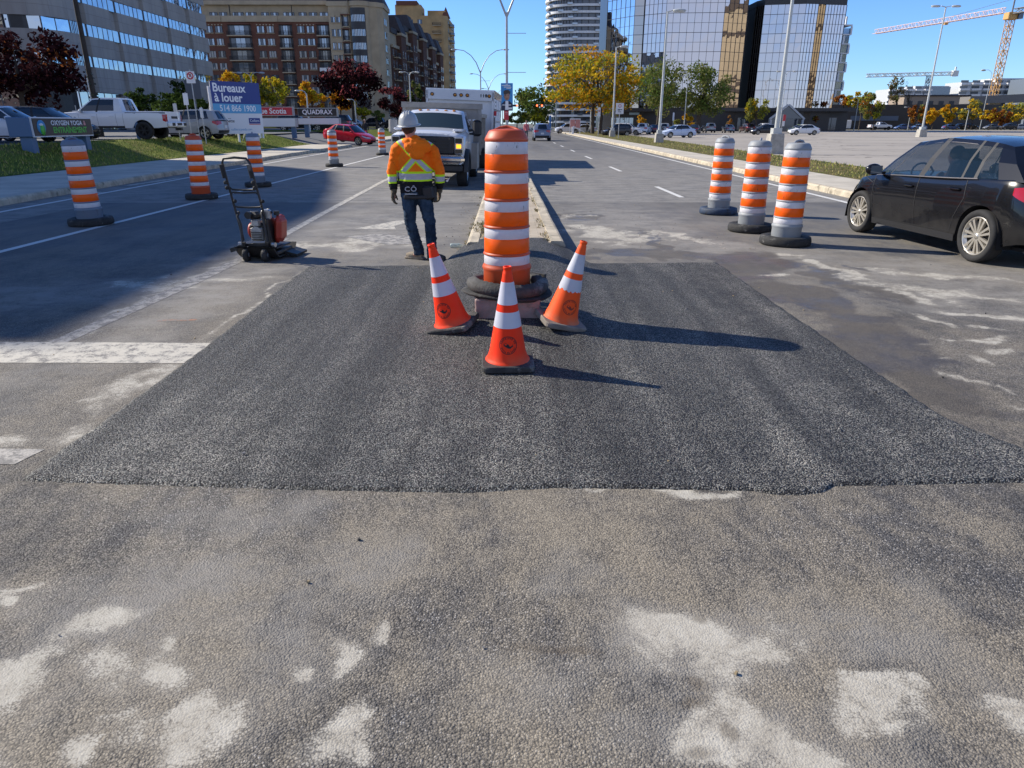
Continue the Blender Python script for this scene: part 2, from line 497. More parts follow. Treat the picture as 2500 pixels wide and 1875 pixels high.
def worn_paint(name, color=(0.72, 0.71, 0.67), wear=0.45, scale=9.0, under=(0.13, 0.13, 0.13)):
    n = NT(name)
    p = n.pos()
    f = n.mr(n.math('ADD', n.math('MULTIPLY', n.noise(p, scale, 6, 0.7), 0.7), n.math('MULTIPLY', n.noise(p, 70, 3, 0.7), 0.3)), wear - 0.07, wear + 0.07)
    n.set(color=n.mix(f, under, n.mix(n.noise(p, 3.0, 4), tuple(c * .82 for c in color), color)), rough=0.7)
    n.bump(n.noise(p, 60, 3), 0.004, 0.6)
    return n.m
M_LINE = worn_paint('road_paint', wear=0.33)
M_LINE_OLD = worn_paint('worn_road_paint', color=(0.60, 0.56, 0.47), wear=0.465, under=(0.17, 0.16, 0.15))
M_LINE_FAINT = worn_paint('faint_road_paint', color=(0.46, 0.43, 0.38), wear=0.50, under=(0.16, 0.152, 0.142))
M_CONC = mat('kerb_concrete', (0.48, 0.42, 0.32), 0.9, var=0.28, vscale=2.6, bump=0.5, bscale=30, dirt=((0.2, 0.175, 0.13, 1), 3.5, 0.56))
M_WALK = mat('sidewalk_concrete', (0.50, 0.455, 0.375), 0.9, var=0.16, vscale=0.9, bump=0.25, bscale=40, dirt=((0.3, 0.275, 0.235, 1), 1.5, 0.6))
M_BRICKPAVE = NT('median_paving')
def _pave():
    n = M_BRICKPAVE; p = n.pos()
    br = n.node('TexBrick', {'Vector': p, 'Color1': (0.45, 0.37, 0.27, 1), 'Color2': (0.36, 0.30, 0.22, 1), 'Mortar': (0.22, 0.19, 0.14, 1), 'Scale': 1.0, 'Mortar Size': 0.006, 'Brick Width': 0.22, 'Row Height': 0.11})
    n.set(color=n.mix(n.math('MULTIPLY', n.mr(n.noise(p, 2.6, 5, 0.65), 0.36, 0.6), 0.5), br.outputs[0], (0.52, 0.46, 0.37)), rough=0.9)
    n.bump(br.outputs['Fac'], 0.004, -0.8)
_pave(); M_BRICKPAVE = M_BRICKPAVE.m
def grass_material(name, a, b, dry):
    n = NT(name); p = n.pos()
    f = n.mr(n.noise(p, 1.3, 6, 0.65), 0.35, 0.65)
    g = n.noise(n.scale(p, (1, 1, 1)), 38, 3, 0.7)
    c = n.mix(f, a, b)
    c = n.mix(n.mr(n.noise(p, 0.5, 5, 0.7), 0.5, 0.68), c, dry)
    c = n.mix(n.mr(g, 0.35, 0.7), n.mix(0.55, c, (0.02, 0.025, 0.008)), c)
    n.set(color=c, rough=0.9, spec=0.1)
    n.bump(g, 0.05, 0.8)
    return n.m
M_LAWN = grass_material('lawn_green', (0.14, 0.19, 0.026), (0.25, 0.275, 0.042), (0.26, 0.22, 0.07))
M_DRY = grass_material('dry_verge', (0.15, 0.155, 0.045), (0.27, 0.21, 0.09), (0.34, 0.26, 0.13))
def lot_material():
    n = NT('lot_asphalt'); p = n.pos()
    c = n.mix(n.mr(n.noise(p, .09, 6, .65), .35, .65), (0.33, 0.30, 0.265), (0.40, 0.365, 0.32))
    c = n.mix(n.mr(n.noise(n.scale(p, (.25, 1.6, 1)), .35, 6, .7), .54, .66), c, (0.275, 0.252, 0.228))
    ck = n.node('TexVoronoi', {'Vector': n.vm('ADD', p, n.scale(n.noise(p, .5, 4, color=True), 3.5)), 'Scale': .14}, feature='DISTANCE_TO_EDGE').outputs['Distance']
    c = n.mix(n.math('MULTIPLY', n.mr(ck, .022, .006), n.mr(n.noise(p, .08, 3), .42, .6)), c, (0.17, 0.155, 0.14))
    n.set(color=c, rough=.92, spec=.2)
    return n.m
M_LOT = lot_material()
M_LOT2 = mat('office_lot_asphalt', (0.14, 0.14, 0.14), 0.9, var=0.16, vscale=0.3)
M_EARTH = mat('far_ground', (0.13, 0.125, 0.10), 0.95, var=0.3, vscale=0.02)

def sheet(name, pts, z, m, sub=None):
    b = MB(); b.add([(x, y, z) for x, y in pts], [tuple(range(len(pts)))])
    return b.build(name, m, kind='structure')

sheet('ground', [(-3000, -200), (3000, -200), (3000, 4500), (-3000, 4500)], -0.03, M_EARTH)
sheet('road', [(-11.6, -12), (30, -12), (30, 3), (8.4, 12), (8.2, 20), (9.3, 80), (10.8, 170), (12, 420), (-12.5, 420), (-11.6, 75)], -0.003, M_ASPHALT)
# the near carriageway is a fine sheet that carries where cement, water and mud lie on it
S_CEMENT = [(-1.38, 1.66, 0.234, 0.148, 77, 0.7), (-1.52, 1.7, 0.091, 0.148, 82, 0.8), (-1.42, 2.03, 0.195, 0.099, 36, 0.8), (-1.09, 1.79, 0.091, 0.074, 39, 0.8), (-0.98, 1.59, 0.117, 0.099, 52, 0.8), (-0.98, 1.52, 0.104, 0.074, 108, 0.9), (-0.43, 1.53, 0.143, 0.099, 90, 0.7), (-0.59, 1.91, 0.117, 0.049, 99, 0.8), (-1.08, 1.93, 0.039, 0.049, 34, 0.9), (-1.85, 2.13, 0.039, 0.074, 34, 0.8), (-1.13, 1.44, 0.039, 0.049, 9, 0.9), (-0.74, 1.78, 0.052, 0.049, 16, 1), (-1.87, 2.23, 0.078, 0.029, 45, 1), (-0.46, 2.02, 0.065, 0.049, 77, 0.9), (0.68, 1.91, 0.156, 0.123, -17, 0.8), (0.72, 1.81, 0.234, 0.099, -8, 0.9), (0.81, 1.57, 0.182, 0.173, -36, 0.5), (0.56, 1.56, 0.13, 0.099, -33, 0.6), (0.78, 1.58, 0.117, 0.173, 13, 0.5), (1.21, 1.58, 0.104, 0.074, -14, 0.7), (1.23, 1.64, 0.039, 0.049, -37, 0.8), (1.5, 1.61, 0.078, 0.074, -75, 0.7), (0.62, 2.0, 0.117, 0.074, -13, 1), (0.82, 1.44, 0.182, 0.049, -10, 0.9), (0.84, 2.95, 0.468, 0.029, 1, 0.7)]
S_LANE = [(-3.62, 7.47, 2.2, 0.07, 89, 0.8), (-2.21, 10.42, 0.644, 0.689, -48, 0.6), (-3.25, 7.84, 0.644, 0.128, 8, 0.9), (-3.93, 7.54, 0.529, 0.255, 29, 1), (-2.46, 6.91, 1.73, 0.03, 90, 0.7), (-2.48, 4.59, 0.77, 0.102, 86, 0.9), (-2.81, 3.59, 0.069, 0.128, 81, 0.9), (-2.55, 3.55, 0.172, 0.128, 69, 1), (-2.78, 10.27, 1.104, 0.357, 16, 1), (1.56, 11.23, 1.196, 0.535, -72, 0.5), (2.66, 11.04, 0.908, 0.255, -50, 0.8), (1.39, 13.51, 0.46, 0.204, 62, 0.7), (2.84, 10.59, 0.678, 0.178, -70, 0.8), (3.7, 9.45, 0.276, 0.128, 0, 0.5), (3.1, 7.96, 0.207, 0.153, -34, 0.4), (3.85, 8.34, 0.989, 0.178, -80, 0.5), (3.79, 8.86, 0.299, 0.178, -68, 0.6), (4.99, 8.01, 0.966, 0.153, -34, 0.9), (4.13, 6.83, 0.414, 0.102, -65, 0.6), (3.81, 6.08, 0.276, 0.076, -64, 0.5), (4.34, 6.17, 0.356, 0.102, -32, 0.5), (4.83, 6.85, 0.368, 0.178, -51, 0.8), (3.28, 5.34, 0.138, 0.051, -17, 0.5), (3.62, 5.38, 0.115, 0.051, -39, 0.6), (3.94, 5.41, 0.23, 0.076, 10, 0.5), (3.83, 5.16, 0.172, 0.051, 36, 0.5), (3.27, 4.92, 0.081, 0.034, -4, 0.5), (3.22, 4.45, 0.322, 0.051, -79, 0.5), (3.52, 4.86, 0.115, 0.034, -90, 0.6), (4.13, 5.75, 0.149, 0.051, -59, 0.7), (3.2, 4.0, 0.046, 0.051, -104, 0.6), (4.46, 7.06, 0.851, 0.306, -30, 1.0)]
S_WET = [(2.95, 8.66, 1.03, 0.416, -108, 0.8), (3.02, 6.84, 0.84, 0.448, -81, 0.8), (2.92, 5.04, 1.15, 0.384, -94, 0.9), (1.44, 13.5, 0.57, 0.416, -38, 0.8), (1.93, 9.46, 0.93, 0.288, -11, 0.8), (2.22, 10.47, 1.18, 0.096, -90, 0.6), (4.26, 8.4, 0.23, 0.064, -70, 0.6), (3.77, 7.59, 0.91, 0.224, -79, 0.8), (0.84, 9.31, 0.4, 0.384, -60, 0.7)]
S_WASH = [(-2.1, 12.2, 1.5, 3.4, 0, .6), (-3.3, 7.6, .5, 3.0, 2, .8), (2.0, 12.5, 1.2, 3.2, 0, .6), (3.2, 9.8, 1.6, .5, -15, .7), (4.9, 8.2, 1.6, .9, -10, .8), (5.2, 6.8, 1.3, .9, -10, .8), (-4.6, 7.0, 1.5, .6, 10, .8), (-1.3, 2.1, .5, .5, 30, .9), (.75, 1.75, .55, .4, 0, .9)]
S_MUD = [(0.68, 2.02, 0.04, 0.036, -30, 0.9), (0.6, 1.72, 0.04, 0.072, -97, 0.9), (0.57, 1.65, 0.08, 0.036, 15, 1), (0.53, 1.47, 0.07, 0.036, 0, 1), (0.64, 1.54, 0.05, 0.036, -66, 0.5), (0.17, 1.89, 0.24, 0.036, -5, 1)]
def near_road(x0, x1, y0, y1, st):
    nx, ny = int(round((x1 - x0) / st)), int(round((y1 - y0) / st))
    xs = np.linspace(x0, x1, nx + 1); ys = np.linspace(y0, y1, ny + 1)
    X, Y = np.meshgrid(xs, ys)
    w1 = np.array([[mnoise.fractal((x * 2.2, y * 2.2, 1.7), 1.0, 2.1, 4) for x in xs] for y in ys])
    w2 = np.array([[mnoise.fractal((x * 2.2, y * 2.2, 8.3), 1.0, 2.1, 4) for x in xs] for y in ys])
    def union(items, warp):
        out = np.zeros_like(X)
        for cx, cy, rx, ry, rot, soft in items:
            if not (x0 - 2 < cx < x1 + 2 and y0 - 2 < cy < y1 + 2): continue
            k = warp * min(1.0, 2.5 * min(rx, ry) + 0.15)
            dx = X + w1 * k - cx; dy = Y + w2 * k - cy
            c, s_ = math.cos(R(rot)), math.sin(R(rot))
            d = np.hypot((dx * c + dy * s_) / rx, (-dx * s_ + dy * c) / ry)
            t = np.clip((1 + soft - d) / (2 * soft), 0, 1)
            out = np.maximum(out, t * t * (3 - 2 * t))
        return out
    a = np.maximum(1.0 * union(S_CEMENT, 0.6), 0.78 * union(S_LANE, 0.6))
    wash = union(S_WASH, 0.6)
    g = union(S_WET, 0.4); b_ = union(S_MUD, 0.15)
    v = np.stack([X, Y, np.zeros_like(X)], -1).reshape(-1, 3)
    idx = np.arange((nx + 1) * (ny + 1)).reshape(ny + 1, nx + 1)
    f = np.stack([idx[:-1, :-1], idx[:-1, 1:], idx[1:, 1:], idx[1:, :-1]], -1).reshape(-1, 4)
    me = bpy.data.meshes.new('road')
    me.from_pydata(v.tolist(), [], f.tolist())
    me.materials.append(M_ASPHALT)
    at = me.color_attributes.new('stains', 'FLOAT_COLOR', 'POINT')
    col = np.stack([a, g, b_, wash], -1).reshape(-1).astype(np.float32)
    at.data.foreach_set('color', col)
    o = bpy.data.objects.new('road', me); COL.objects.link(o); o['kind'] = 'structure'
near_road(-9.0, 8.0, 3.0, 16.0, 0.05)
near_road(-3.0, 3.0, 1.0, 3.0, 0.02)

sheet('side_street', [(-60, -12), (-11.6, -12), (-11.6, 9.5), (-60, 9.5)], -0.007, M_ASPHALT)
sheet('cross_street', [(-70, 172), (-12, 172), (-12, 190), (-70, 190)], 0.003, M_ASPHALT)

# raised end of the fresh asphalt where it meets the median
def mound(x, y):
    dy = 0.0 if 6.25 <= y <= 10 else (6.25 - y if y < 6.25 else y - 10)
    dx = abs(x - 0.08)
    hgt = 0.065 + 0.10 * sstep(6.2, 8.8, y)
    d = math.hypot(dx, dy * 0.8)
    return hgt * (1 - sstep(0.34, 1.05, d))

def make_patch():
    fr = [(-2.45, 3.06), (-1.8, 3.01), (-.9, 2.95), (-.2, 2.92), (.23, 2.965), (.75, 2.95), (1.16, 2.93), (1.32, 2.885), (1.48, 2.90), (1.58, 2.975), (2.1, 2.99), (2.95, 3.02)]
    def front(x):
        for (a, b), (c, d) in zip(fr, fr[1:]):
            if x <= c: return b + (d - b) * max(0, (x - a) / (c - a))
        return fr[-1][1]
    def xl(t): return -2.42 + 0.035 * math.sin(t * 5) + 0.020 * mnoise.noise((t * 22, 1, 0)) + 0.014 * mnoise.noise((t * 90, 1, 4))
    def xr(t): return 2.62 + 0.30 * (1 - sstep(0.0, 0.16, t)) * (1 - t) - 0.015 * math.sin(t * 4) + 0.016 * mnoise.noise((t * 20, 5, 0)) + 0.014 * mnoise.noise((t * 90, 5, 4)) + 0.02 * t
    NX, NY = 230, 250
    rows = []
    for j in range(NY + 1):
        t = j / NY
        row = []
        for i in range(NX + 1):
            s = i / NX
            # denser columns at both edges
            x = xl(t) + (xr(t) - xl(t)) * s
            y0 = front(x) + 0.010 * mnoise.noise((x * 14, 0, 3)) + 0.006 * mnoise.noise((x * 45, 0, 9))
            y1 = 8.52 + 0.05 * (x + 2.4) + 0.02 * mnoise.noise((x * 7, 3, 0))
            if abs(x - 0.1) < 0.95: y1 += 1.05 * (1 - sstep(0.6, 0.95, abs(x - 0.1)))
            y = y0 + (y1 - y0) * t
            e = min(s * (xr(t) - xl(t)), (1 - s) * (xr(t) - xl(t)), t * (y1 - y0), (1 - t) * (y1 - y0))
            zz = -0.012 + (0.030 + 0.002 * mnoise.noise((x * 3, y * 3, 0)) + 0.0028 * mnoise.noise((x * 22, y * 22, 4))) * sstep(-0.012, 0.035, e) + mound(x, y)
            row.append((x, y, zz))
        rows.append(row)
    b = MB(); b.grid(rows)
    b.build('asphalt_patch', M_PATCH, kind='structure')
make_patch()

# ---------------------------------------------------------------- painted markings
def strip(pts, w, z=0.002):
    b = []
    out = MB()
    L = []; Rr = []
    for i, (x, y) in enumerate(pts):
        a = pts[max(0, i - 1)]; c = pts[min(len(pts) - 1, i + 1)]
        dx, dy = c[0] - a[0], c[1] - a[1]; l = math.hypot(dx, dy)
        nx, ny = -dy / l * w / 2, dx / l * w / 2
        L.append((x + nx, y + ny, z)); Rr.append((x - nx, y - ny, z))
    out.grid([Rr, L], False)
    return out
strip([(-6.98, 6.0), (-6.95, 20), (-6.85, 40), (-6.6, 80), (-6.2, 165)], 0.13).build('lane_line', M_LINE, kind='structure')
strip([(-9.75, 9.5), (-10.1, 14.2), (-10.45, 25), (-10.9, 44), (-11.0, 60)], 0.13).build('cycle_lane_line', M_LINE, kind='structure')
strip([(-10.95, 78), (-10.6, 165)], 0.13).build('cycle_lane_line', M_LINE, kind='structure')
strip([(-3.52, 10.8), (-3.62, 14), (-3.80, 22.4), (-3.75, 60), (-3.4, 165)], 0.14).build('lane_line', M_LINE_OLD, kind='structure')
strip([(-3.62, 5.4), (-3.5, 7.5), (-3.42, 10.8)], 0.16).build('lane_line', M_LINE_FAINT, kind='structure')
strip([(7.45, 10), (7.58, 16), (8.15, 45), (8.65, 78), (9.9, 165)], 0.14).build('edge_line', M_LINE, kind='structure')
for i in range(12):
    y = 17.1 + 9.72 * i
    strip([(4.12 + .003 * y, y), (4.12 + .003 * y, y + 3.05)], 0.13).build('lane_dash', M_LINE, kind='structure')
def flat(pts, z=0.0024):
    return MB().add([(x, y, z) for x, y in pts], [tuple(range(len(pts)))])
flat([(-8.4, 4.95), (-2.3, 4.86), (-2.3, 5.36), (-8.4, 5.52)]).build('stop_line', M_LINE_OLD, kind='structure')
flat([(-6.0, 3.28), (-2.55, 3.24), (-2.5, 3.42), (-6.0, 3.52)]).build('crosswalk_line', M_LINE_FAINT, kind='structure')
# worn turn arrow in the left lane
flat([(-2.55, 11.0), (-1.75, 10.2), (-1.05, 10.35), (-1.2, 11.0), (-1.75, 11.1), (-2.05, 11.3)]).build('turn_arrow', M_LINE_FAINT, kind='structure')
flat([(-2.55, 11.85), (-2.0, 12.9), (-1.6, 12.9), (-1.95, 12.2), (-1.85, 11.75)]).build('turn_arrow', M_LINE_OLD, kind='structure')
# bicycle symbol on the cycle lane, far left
flat([(-10.75, 17.8), (-10.45, 17.8), (-10.3, 18.6), (-10.6, 18.6)]).build('cycle_symbol', M_LINE_OLD, kind='structure')
flat([(-10.9, 20.6), (-10.7, 20.6), (-10.55, 23.5), (-10.75, 23.5)]).build('cycle_symbol', M_LINE_OLD, kind='structure')

# ---------------------------------------------------------------- kerbs, sidewalks, verges
def band(name, pl, pr, z0, z1, m, kerb=0.0):
    """a raised strip between two polylines with matching points, top from z0 (left) to z1 (right)"""
    b = MB()
    rows = [[(x, y, -0.02) for x, y in pl], [(x, y, z0) for x, y in pl], [(x, y, z1) for x, y in pr], [(x, y, -0.02) for x, y in pr]]
    b.grid(rows, False)
    return b.build(name, m, kind='structure')
def offs(pts, d): return [(x + d, y) for x, y in pts]
def dens(pts, step):
    out = []
    for (a, b), (c, d) in zip(pts, pts[1:]):
        k = max(1, int(abs(d - b) / step))
        out += [(a + (c - a) * i / k, b + (d - b) * i / k) for i in range(k)]
    return out + [pts[-1]]
def kerb(name, pts, w, h, m, d=1):
    """kerb stones: a chain of short stones with fine joints, top edges rounded"""
    b = MB()
    for (a, b0), (c, d0) in zip(pts, pts[1:]):
        L = math.hypot(c - a, d0 - b0); ux, uy = (c - a) / L, (d0 - b0) / L
        jx = 0.012 * mnoise.noise((a * 3, b0 * 1.3, 0))
        prof = [(0, -0.03), (0.005, h * .7), (0.03, h * .95), (0.06, h), (w, h), (w, -0.03)]
        rows = []
        for t in (0.006, L - 0.006):
            rows.append([(a + ux * t + (o * d) * uy + jx, b0 + uy * t - (o * d) * ux, z + 0.004 * mnoise.noise((b0, a, z))) for o, z in prof])
        b.grid(rows, False)
        b.add(rows[0], [tuple(range(6))]); b.add(rows[1], [tuple(range(5, -1, -1))])
    return b.build(name, m, kind='structure')
KL = dens([(-10.2, 7.5), (-10.75, 14), (-11.3, 24), (-11.75, 40), (-12.0, 57)], 1.6)
kerb('kerb', [(x, y) for x, y in reversed(KL)], 0.16, 0.15, M_CONC, 1)
band('sidewalk', [(-15.2, y) for x, y in KL], offs(KL, -0.16), 0.15, 0.146, M_WALK)
KL2 = dens([(-12.2, 74), (-12.0, 170)], 3.0)
kerb('kerb', [(x, y) for x, y in reversed(KL2)], 0.16, 0.15, M_CONC, 1)
band('sidewalk', [(-15.2, y) for x, y in KL2], offs(KL2, -0.16), 0.15, 0.146, M_WALK)
KR = dens([(8.05, 11), (8.15, 20), (8.8, 45), (9.3, 80), (10.8, 170)], 1.8)
kerb('kerb', KR, 0.16, 0.15, M_CONC, 1)
SR = [(9.75 + .0145 * y, y) for x, y in KR]
band('sidewalk', offs(KR, 0.16), SR, 0.146, 0.15, M_WALK)
VR = [(12.3 + .05 * y, y) for x, y in KR]
band('verge', SR, VR, 0.146, 0.10, M_DRY)
sheet('parking_lot', [(12.8, 10), (190, 10), (190, 192), (21.9, 192), (20.8, 170), (12.8, 11)], 0.06, M_LOT)
band('far_verge', [(66, 186), (66, 189)][:2], [(230, 186), (230, 189)], 0.14, 0.14, M_DRY)
# left-hand bank, driveway and the office parking lot (about 0.9 m above the road)
def bank(name, y0, y1, m, ztop=0.9, x0=-15.2, x1=-19.2):
    b = MB(); rows = []
    for k in range(9):
        t = k / 8; x = x0 + (x1 - x0) * t
        z = 0.15 + (ztop - 0.15) * sstep(-0.05, 0.95, t)
        n = max(2, int((y1 - y0) / 2))
        rows.append([(x + 0.1 * mnoise.noise((i, k, 0)), y0 + (y1 - y0) * i / n, z + 0.03 * mnoise.noise((i * .4, k * .5, 3))) for i in range(n + 1)])
    b.grid(list(reversed(rows)))
    return b.build(name, m, kind='structure')
bank('lawn', 6, 57.5, M_LAWN)
bank('lawn', 74.5, 172, M_LAWN)
dr = MB()
dr.grid([[(-11.9, 57.0, -0.01), (-11.9, 74.5, -0.01)], [(-15.2, 57.5, 0.12), (-15.2, 74.5, 0.12)], [(-19.4, 57.5, 0.86), (-19.4, 74.5, 0.86)]][::-1], False)
dr.build('driveway', M_LOT2, kind='structure')
sheet('office_parking_lot', [(-19.0, 5), (-19.0, 172), (-140, 172), (-140, 5)], 0.88, M_LOT2)
# lawn between the two sign lots and in front of the flats
def slab(name, x0, x1, y0, y1, z, m):
    return MB().box(((x0 + x1) / 2, (y0 + y1) / 2, z - 0.06), (x1 - x0, y1 - y0, 0.16)).build(name, m, kind='structure')
slab('grass_strip', -34, -19.6, 76, 79, 0.99, M_LAWN)
slab('planting_bed', -78, -22, 128, 136, 1.05, M_LAWN)
# ---------------------------------------------------------------- central median
MLx = dens([(-0.56, 9.35), (-0.54, 16.7), (-0.75, 60), (-0.9, 165)], 1.7)
MRx = [(0.78 - (y - 9.35) * 0.006 if y < 21.5 else 0.707 + (y - 21.5) * .001, y) for x, y in MLx]
kerb('median_kerb', MLx, 0.17, 0.17, M_CONC, 1)
kerb('median_kerb', [(x, y) for x, y in reversed(MRx)], 0.2, 0.185, M_CONC, 1)
band('median_paving', offs(MLx, 0.17), offs(MRx, -0.2), 0.165, 0.168, M_BRICKPAVE)

# grass blades and fallen leaves on the bank
def blades():
    b = MB()
    for i in range(11000):
        y = rnd.uniform(17, 57); x = rnd.uniform(-19.0, -15.25)
        t_ = (-15.2 - x) / 4.0; z = .15 + .75 * sstep(-.05, .95, t_)
        a = rnd.uniform(0, 2 * PI); h = rnd.uniform(.04, .11); w = rnd.uniform(.012, .03)
        s = (math.cos(a) * w, math.sin(a) * w); l = (rnd.uniform(-.04, .04), rnd.uniform(-.04, .04))
        b.add([(x - s[0], y - s[1], z - .02), (x + s[0], y + s[1], z - .02), (x + l[0], y + l[1], z + h)], [(0, 1, 2)], False, rnd.choice((0, 0, 0, 1, 1, 2)))
    o = b.build('grass', [mat('blade_green', (.17, .24, .035), .8), mat('blade_light', (.32, .35, .06), .8), mat('blade_dry', (.34, .28, .11), .8)]); o['kind'] = 'stuff'
    b = MB()
    for i in range(5000):
        y = 18 + 80 * rnd.random() ** 1.5; x0 = 9.85 + .0145 * y; x1 = 12.2 + .05 * y; x = rnd.uniform(x0, x1)
        a = rnd.uniform(0, 2 * PI); h = rnd.uniform(.03, .09); w = rnd.uniform(.012, .03)
        b.add([(x - math.cos(a) * w, y - math.sin(a) * w, .10), (x + math.cos(a) * w, y + math.sin(a) * w, .10), (x + rnd.uniform(-.04, .04), y, .14 + h)], [(0, 1, 2)], False, rnd.choice((0, 1, 1, 2, 2)))
    o = b.build('grass', [bpy.data.materials['blade_green'], bpy.data.materials['blade_light'], bpy.data.materials['blade_dry']]); o['kind'] = 'stuff'
blades()
# ================================================================ BUILDINGS
def glass(name, tint, rough=0.03, metal=0.85, wob=0.0, wscale=0.7):
    n = NT(name)
    n.set(color=(*tint, 1), rough=rough, metal=metal, spec=0.6)
    if wob:
        n.bump(n.noise(n.obj(), wscale, 2), 0.1, wob)
    return n.m
M_PANE = glass('window_glass', (0.34, 0.40, 0.46), 0.04, 0.7, 0.06, 0.9)
M_PANE_D = glass('dark_window_glass', (0.10, 0.115, 0.135), 0.05, 0.45)
M_OFFGLASS = glass('office_glass', (0.48, 0.56, 0.64), 0.02, 0.9, 0.22, 0.55)
M_MIRROR = glass('mirror_glass', (0.60, 0.58, 0.59), 0.015, 1.0, 0.05, 0.35)
M_MIRROR2 = glass('bronze_mirror_glass', (0.50, 0.46, 0.42), 0.015, 1.0, 0.08, 0.4)
M_FRAME_D = mat('dark_metal_frame', (0.02, 0.022, 0.026), 0.5)
M_FRAME_G = mat('grey_metal_frame', (0.16, 0.17, 0.19), 0.5)
M_CURT = mat('window_curtain', (0.42, 0.42, 0.41), 0.9)
def panel_concrete():
    n = NT('precast_concrete'); p = n.pos()
    x, y, z = n.sep(p)
    br = n.node('TexBrick', {'Vector': n.comb(n.math('ADD', x, y), z), 'Color1': (0.42, 0.40, 0.37, 1), 'Color2': (0.385, 0.365, 0.34, 1), 'Mortar': (0.26, 0.245, 0.23, 1), 'Scale': 1.0, 'Mortar Size': 0.02, 'Brick Width': 3.0, 'Row Height': 1.15}, offset=0.0)
    st = n.mr(n.noise(n.scale(p, (1, 1, 0.12)), 1.2, 4), 0.35, 0.7)
    n.set(color=n.mix(n.math('MULTIPLY', st, 0.35), br.outputs[0], (0.23, 0.22, 0.205)), rough=0.9, spec=0.2)
    return n.m
M_PRECAST = panel_concrete()
def brick_mat(name, a, b, mortar):
    n = NT(name); p = n.pos()
    x, y, z = n.sep(p)
    br = n.node('TexBrick', {'Vector': n.comb(n.math('ADD', x, n.math('MULTIPLY', y, 1.0)), z), 'Color1': (*a, 1), 'Color2': (*b, 1), 'Mortar': (*mortar, 1), 'Scale': 1.0, 'Mortar Size': 0.012, 'Brick Width': 0.4, 'Row Height': 0.14})
    n.set(color=n.mix(n.math('MULTIPLY', n.noise(p, 0.3, 4), 0.4), br.outputs[0], tuple(c * .75 for c in a)), rough=0.9, spec=0.2)
    return n.m
M_BRICK = brick_mat('red_brick', (0.19, 0.082, 0.056), (0.15, 0.066, 0.048), (0.17, 0.11, 0.085))
M_BRICK2 = brick_mat('brown_brick', (0.15, 0.078, 0.056), (0.12, 0.062, 0.046), (0.13, 0.09, 0.07))
M_CREAM = mat('cream_masonry', (0.44, 0.36, 0.245), 0.9, var=0.12, vscale=0.4)
M_TAN = mat('tan_brick', (0.47, 0.315, 0.15), 0.9, var=0.15, vscale=0.3)
M_ROOF = mat('slate_roof', (0.055, 0.05, 0.055), 0.8, var=0.2)
M_WHITE = mat('white_panel', (0.78, 0.78, 0.77), 0.5, var=0.05, vscale=0.3)
M_DARKCLAD = mat('dark_cladding', (0.022, 0.023, 0.028), 0.35, var=0.2)
M_RAIL = mat('black_railing', (0.015, 0.015, 0.017), 0.5)

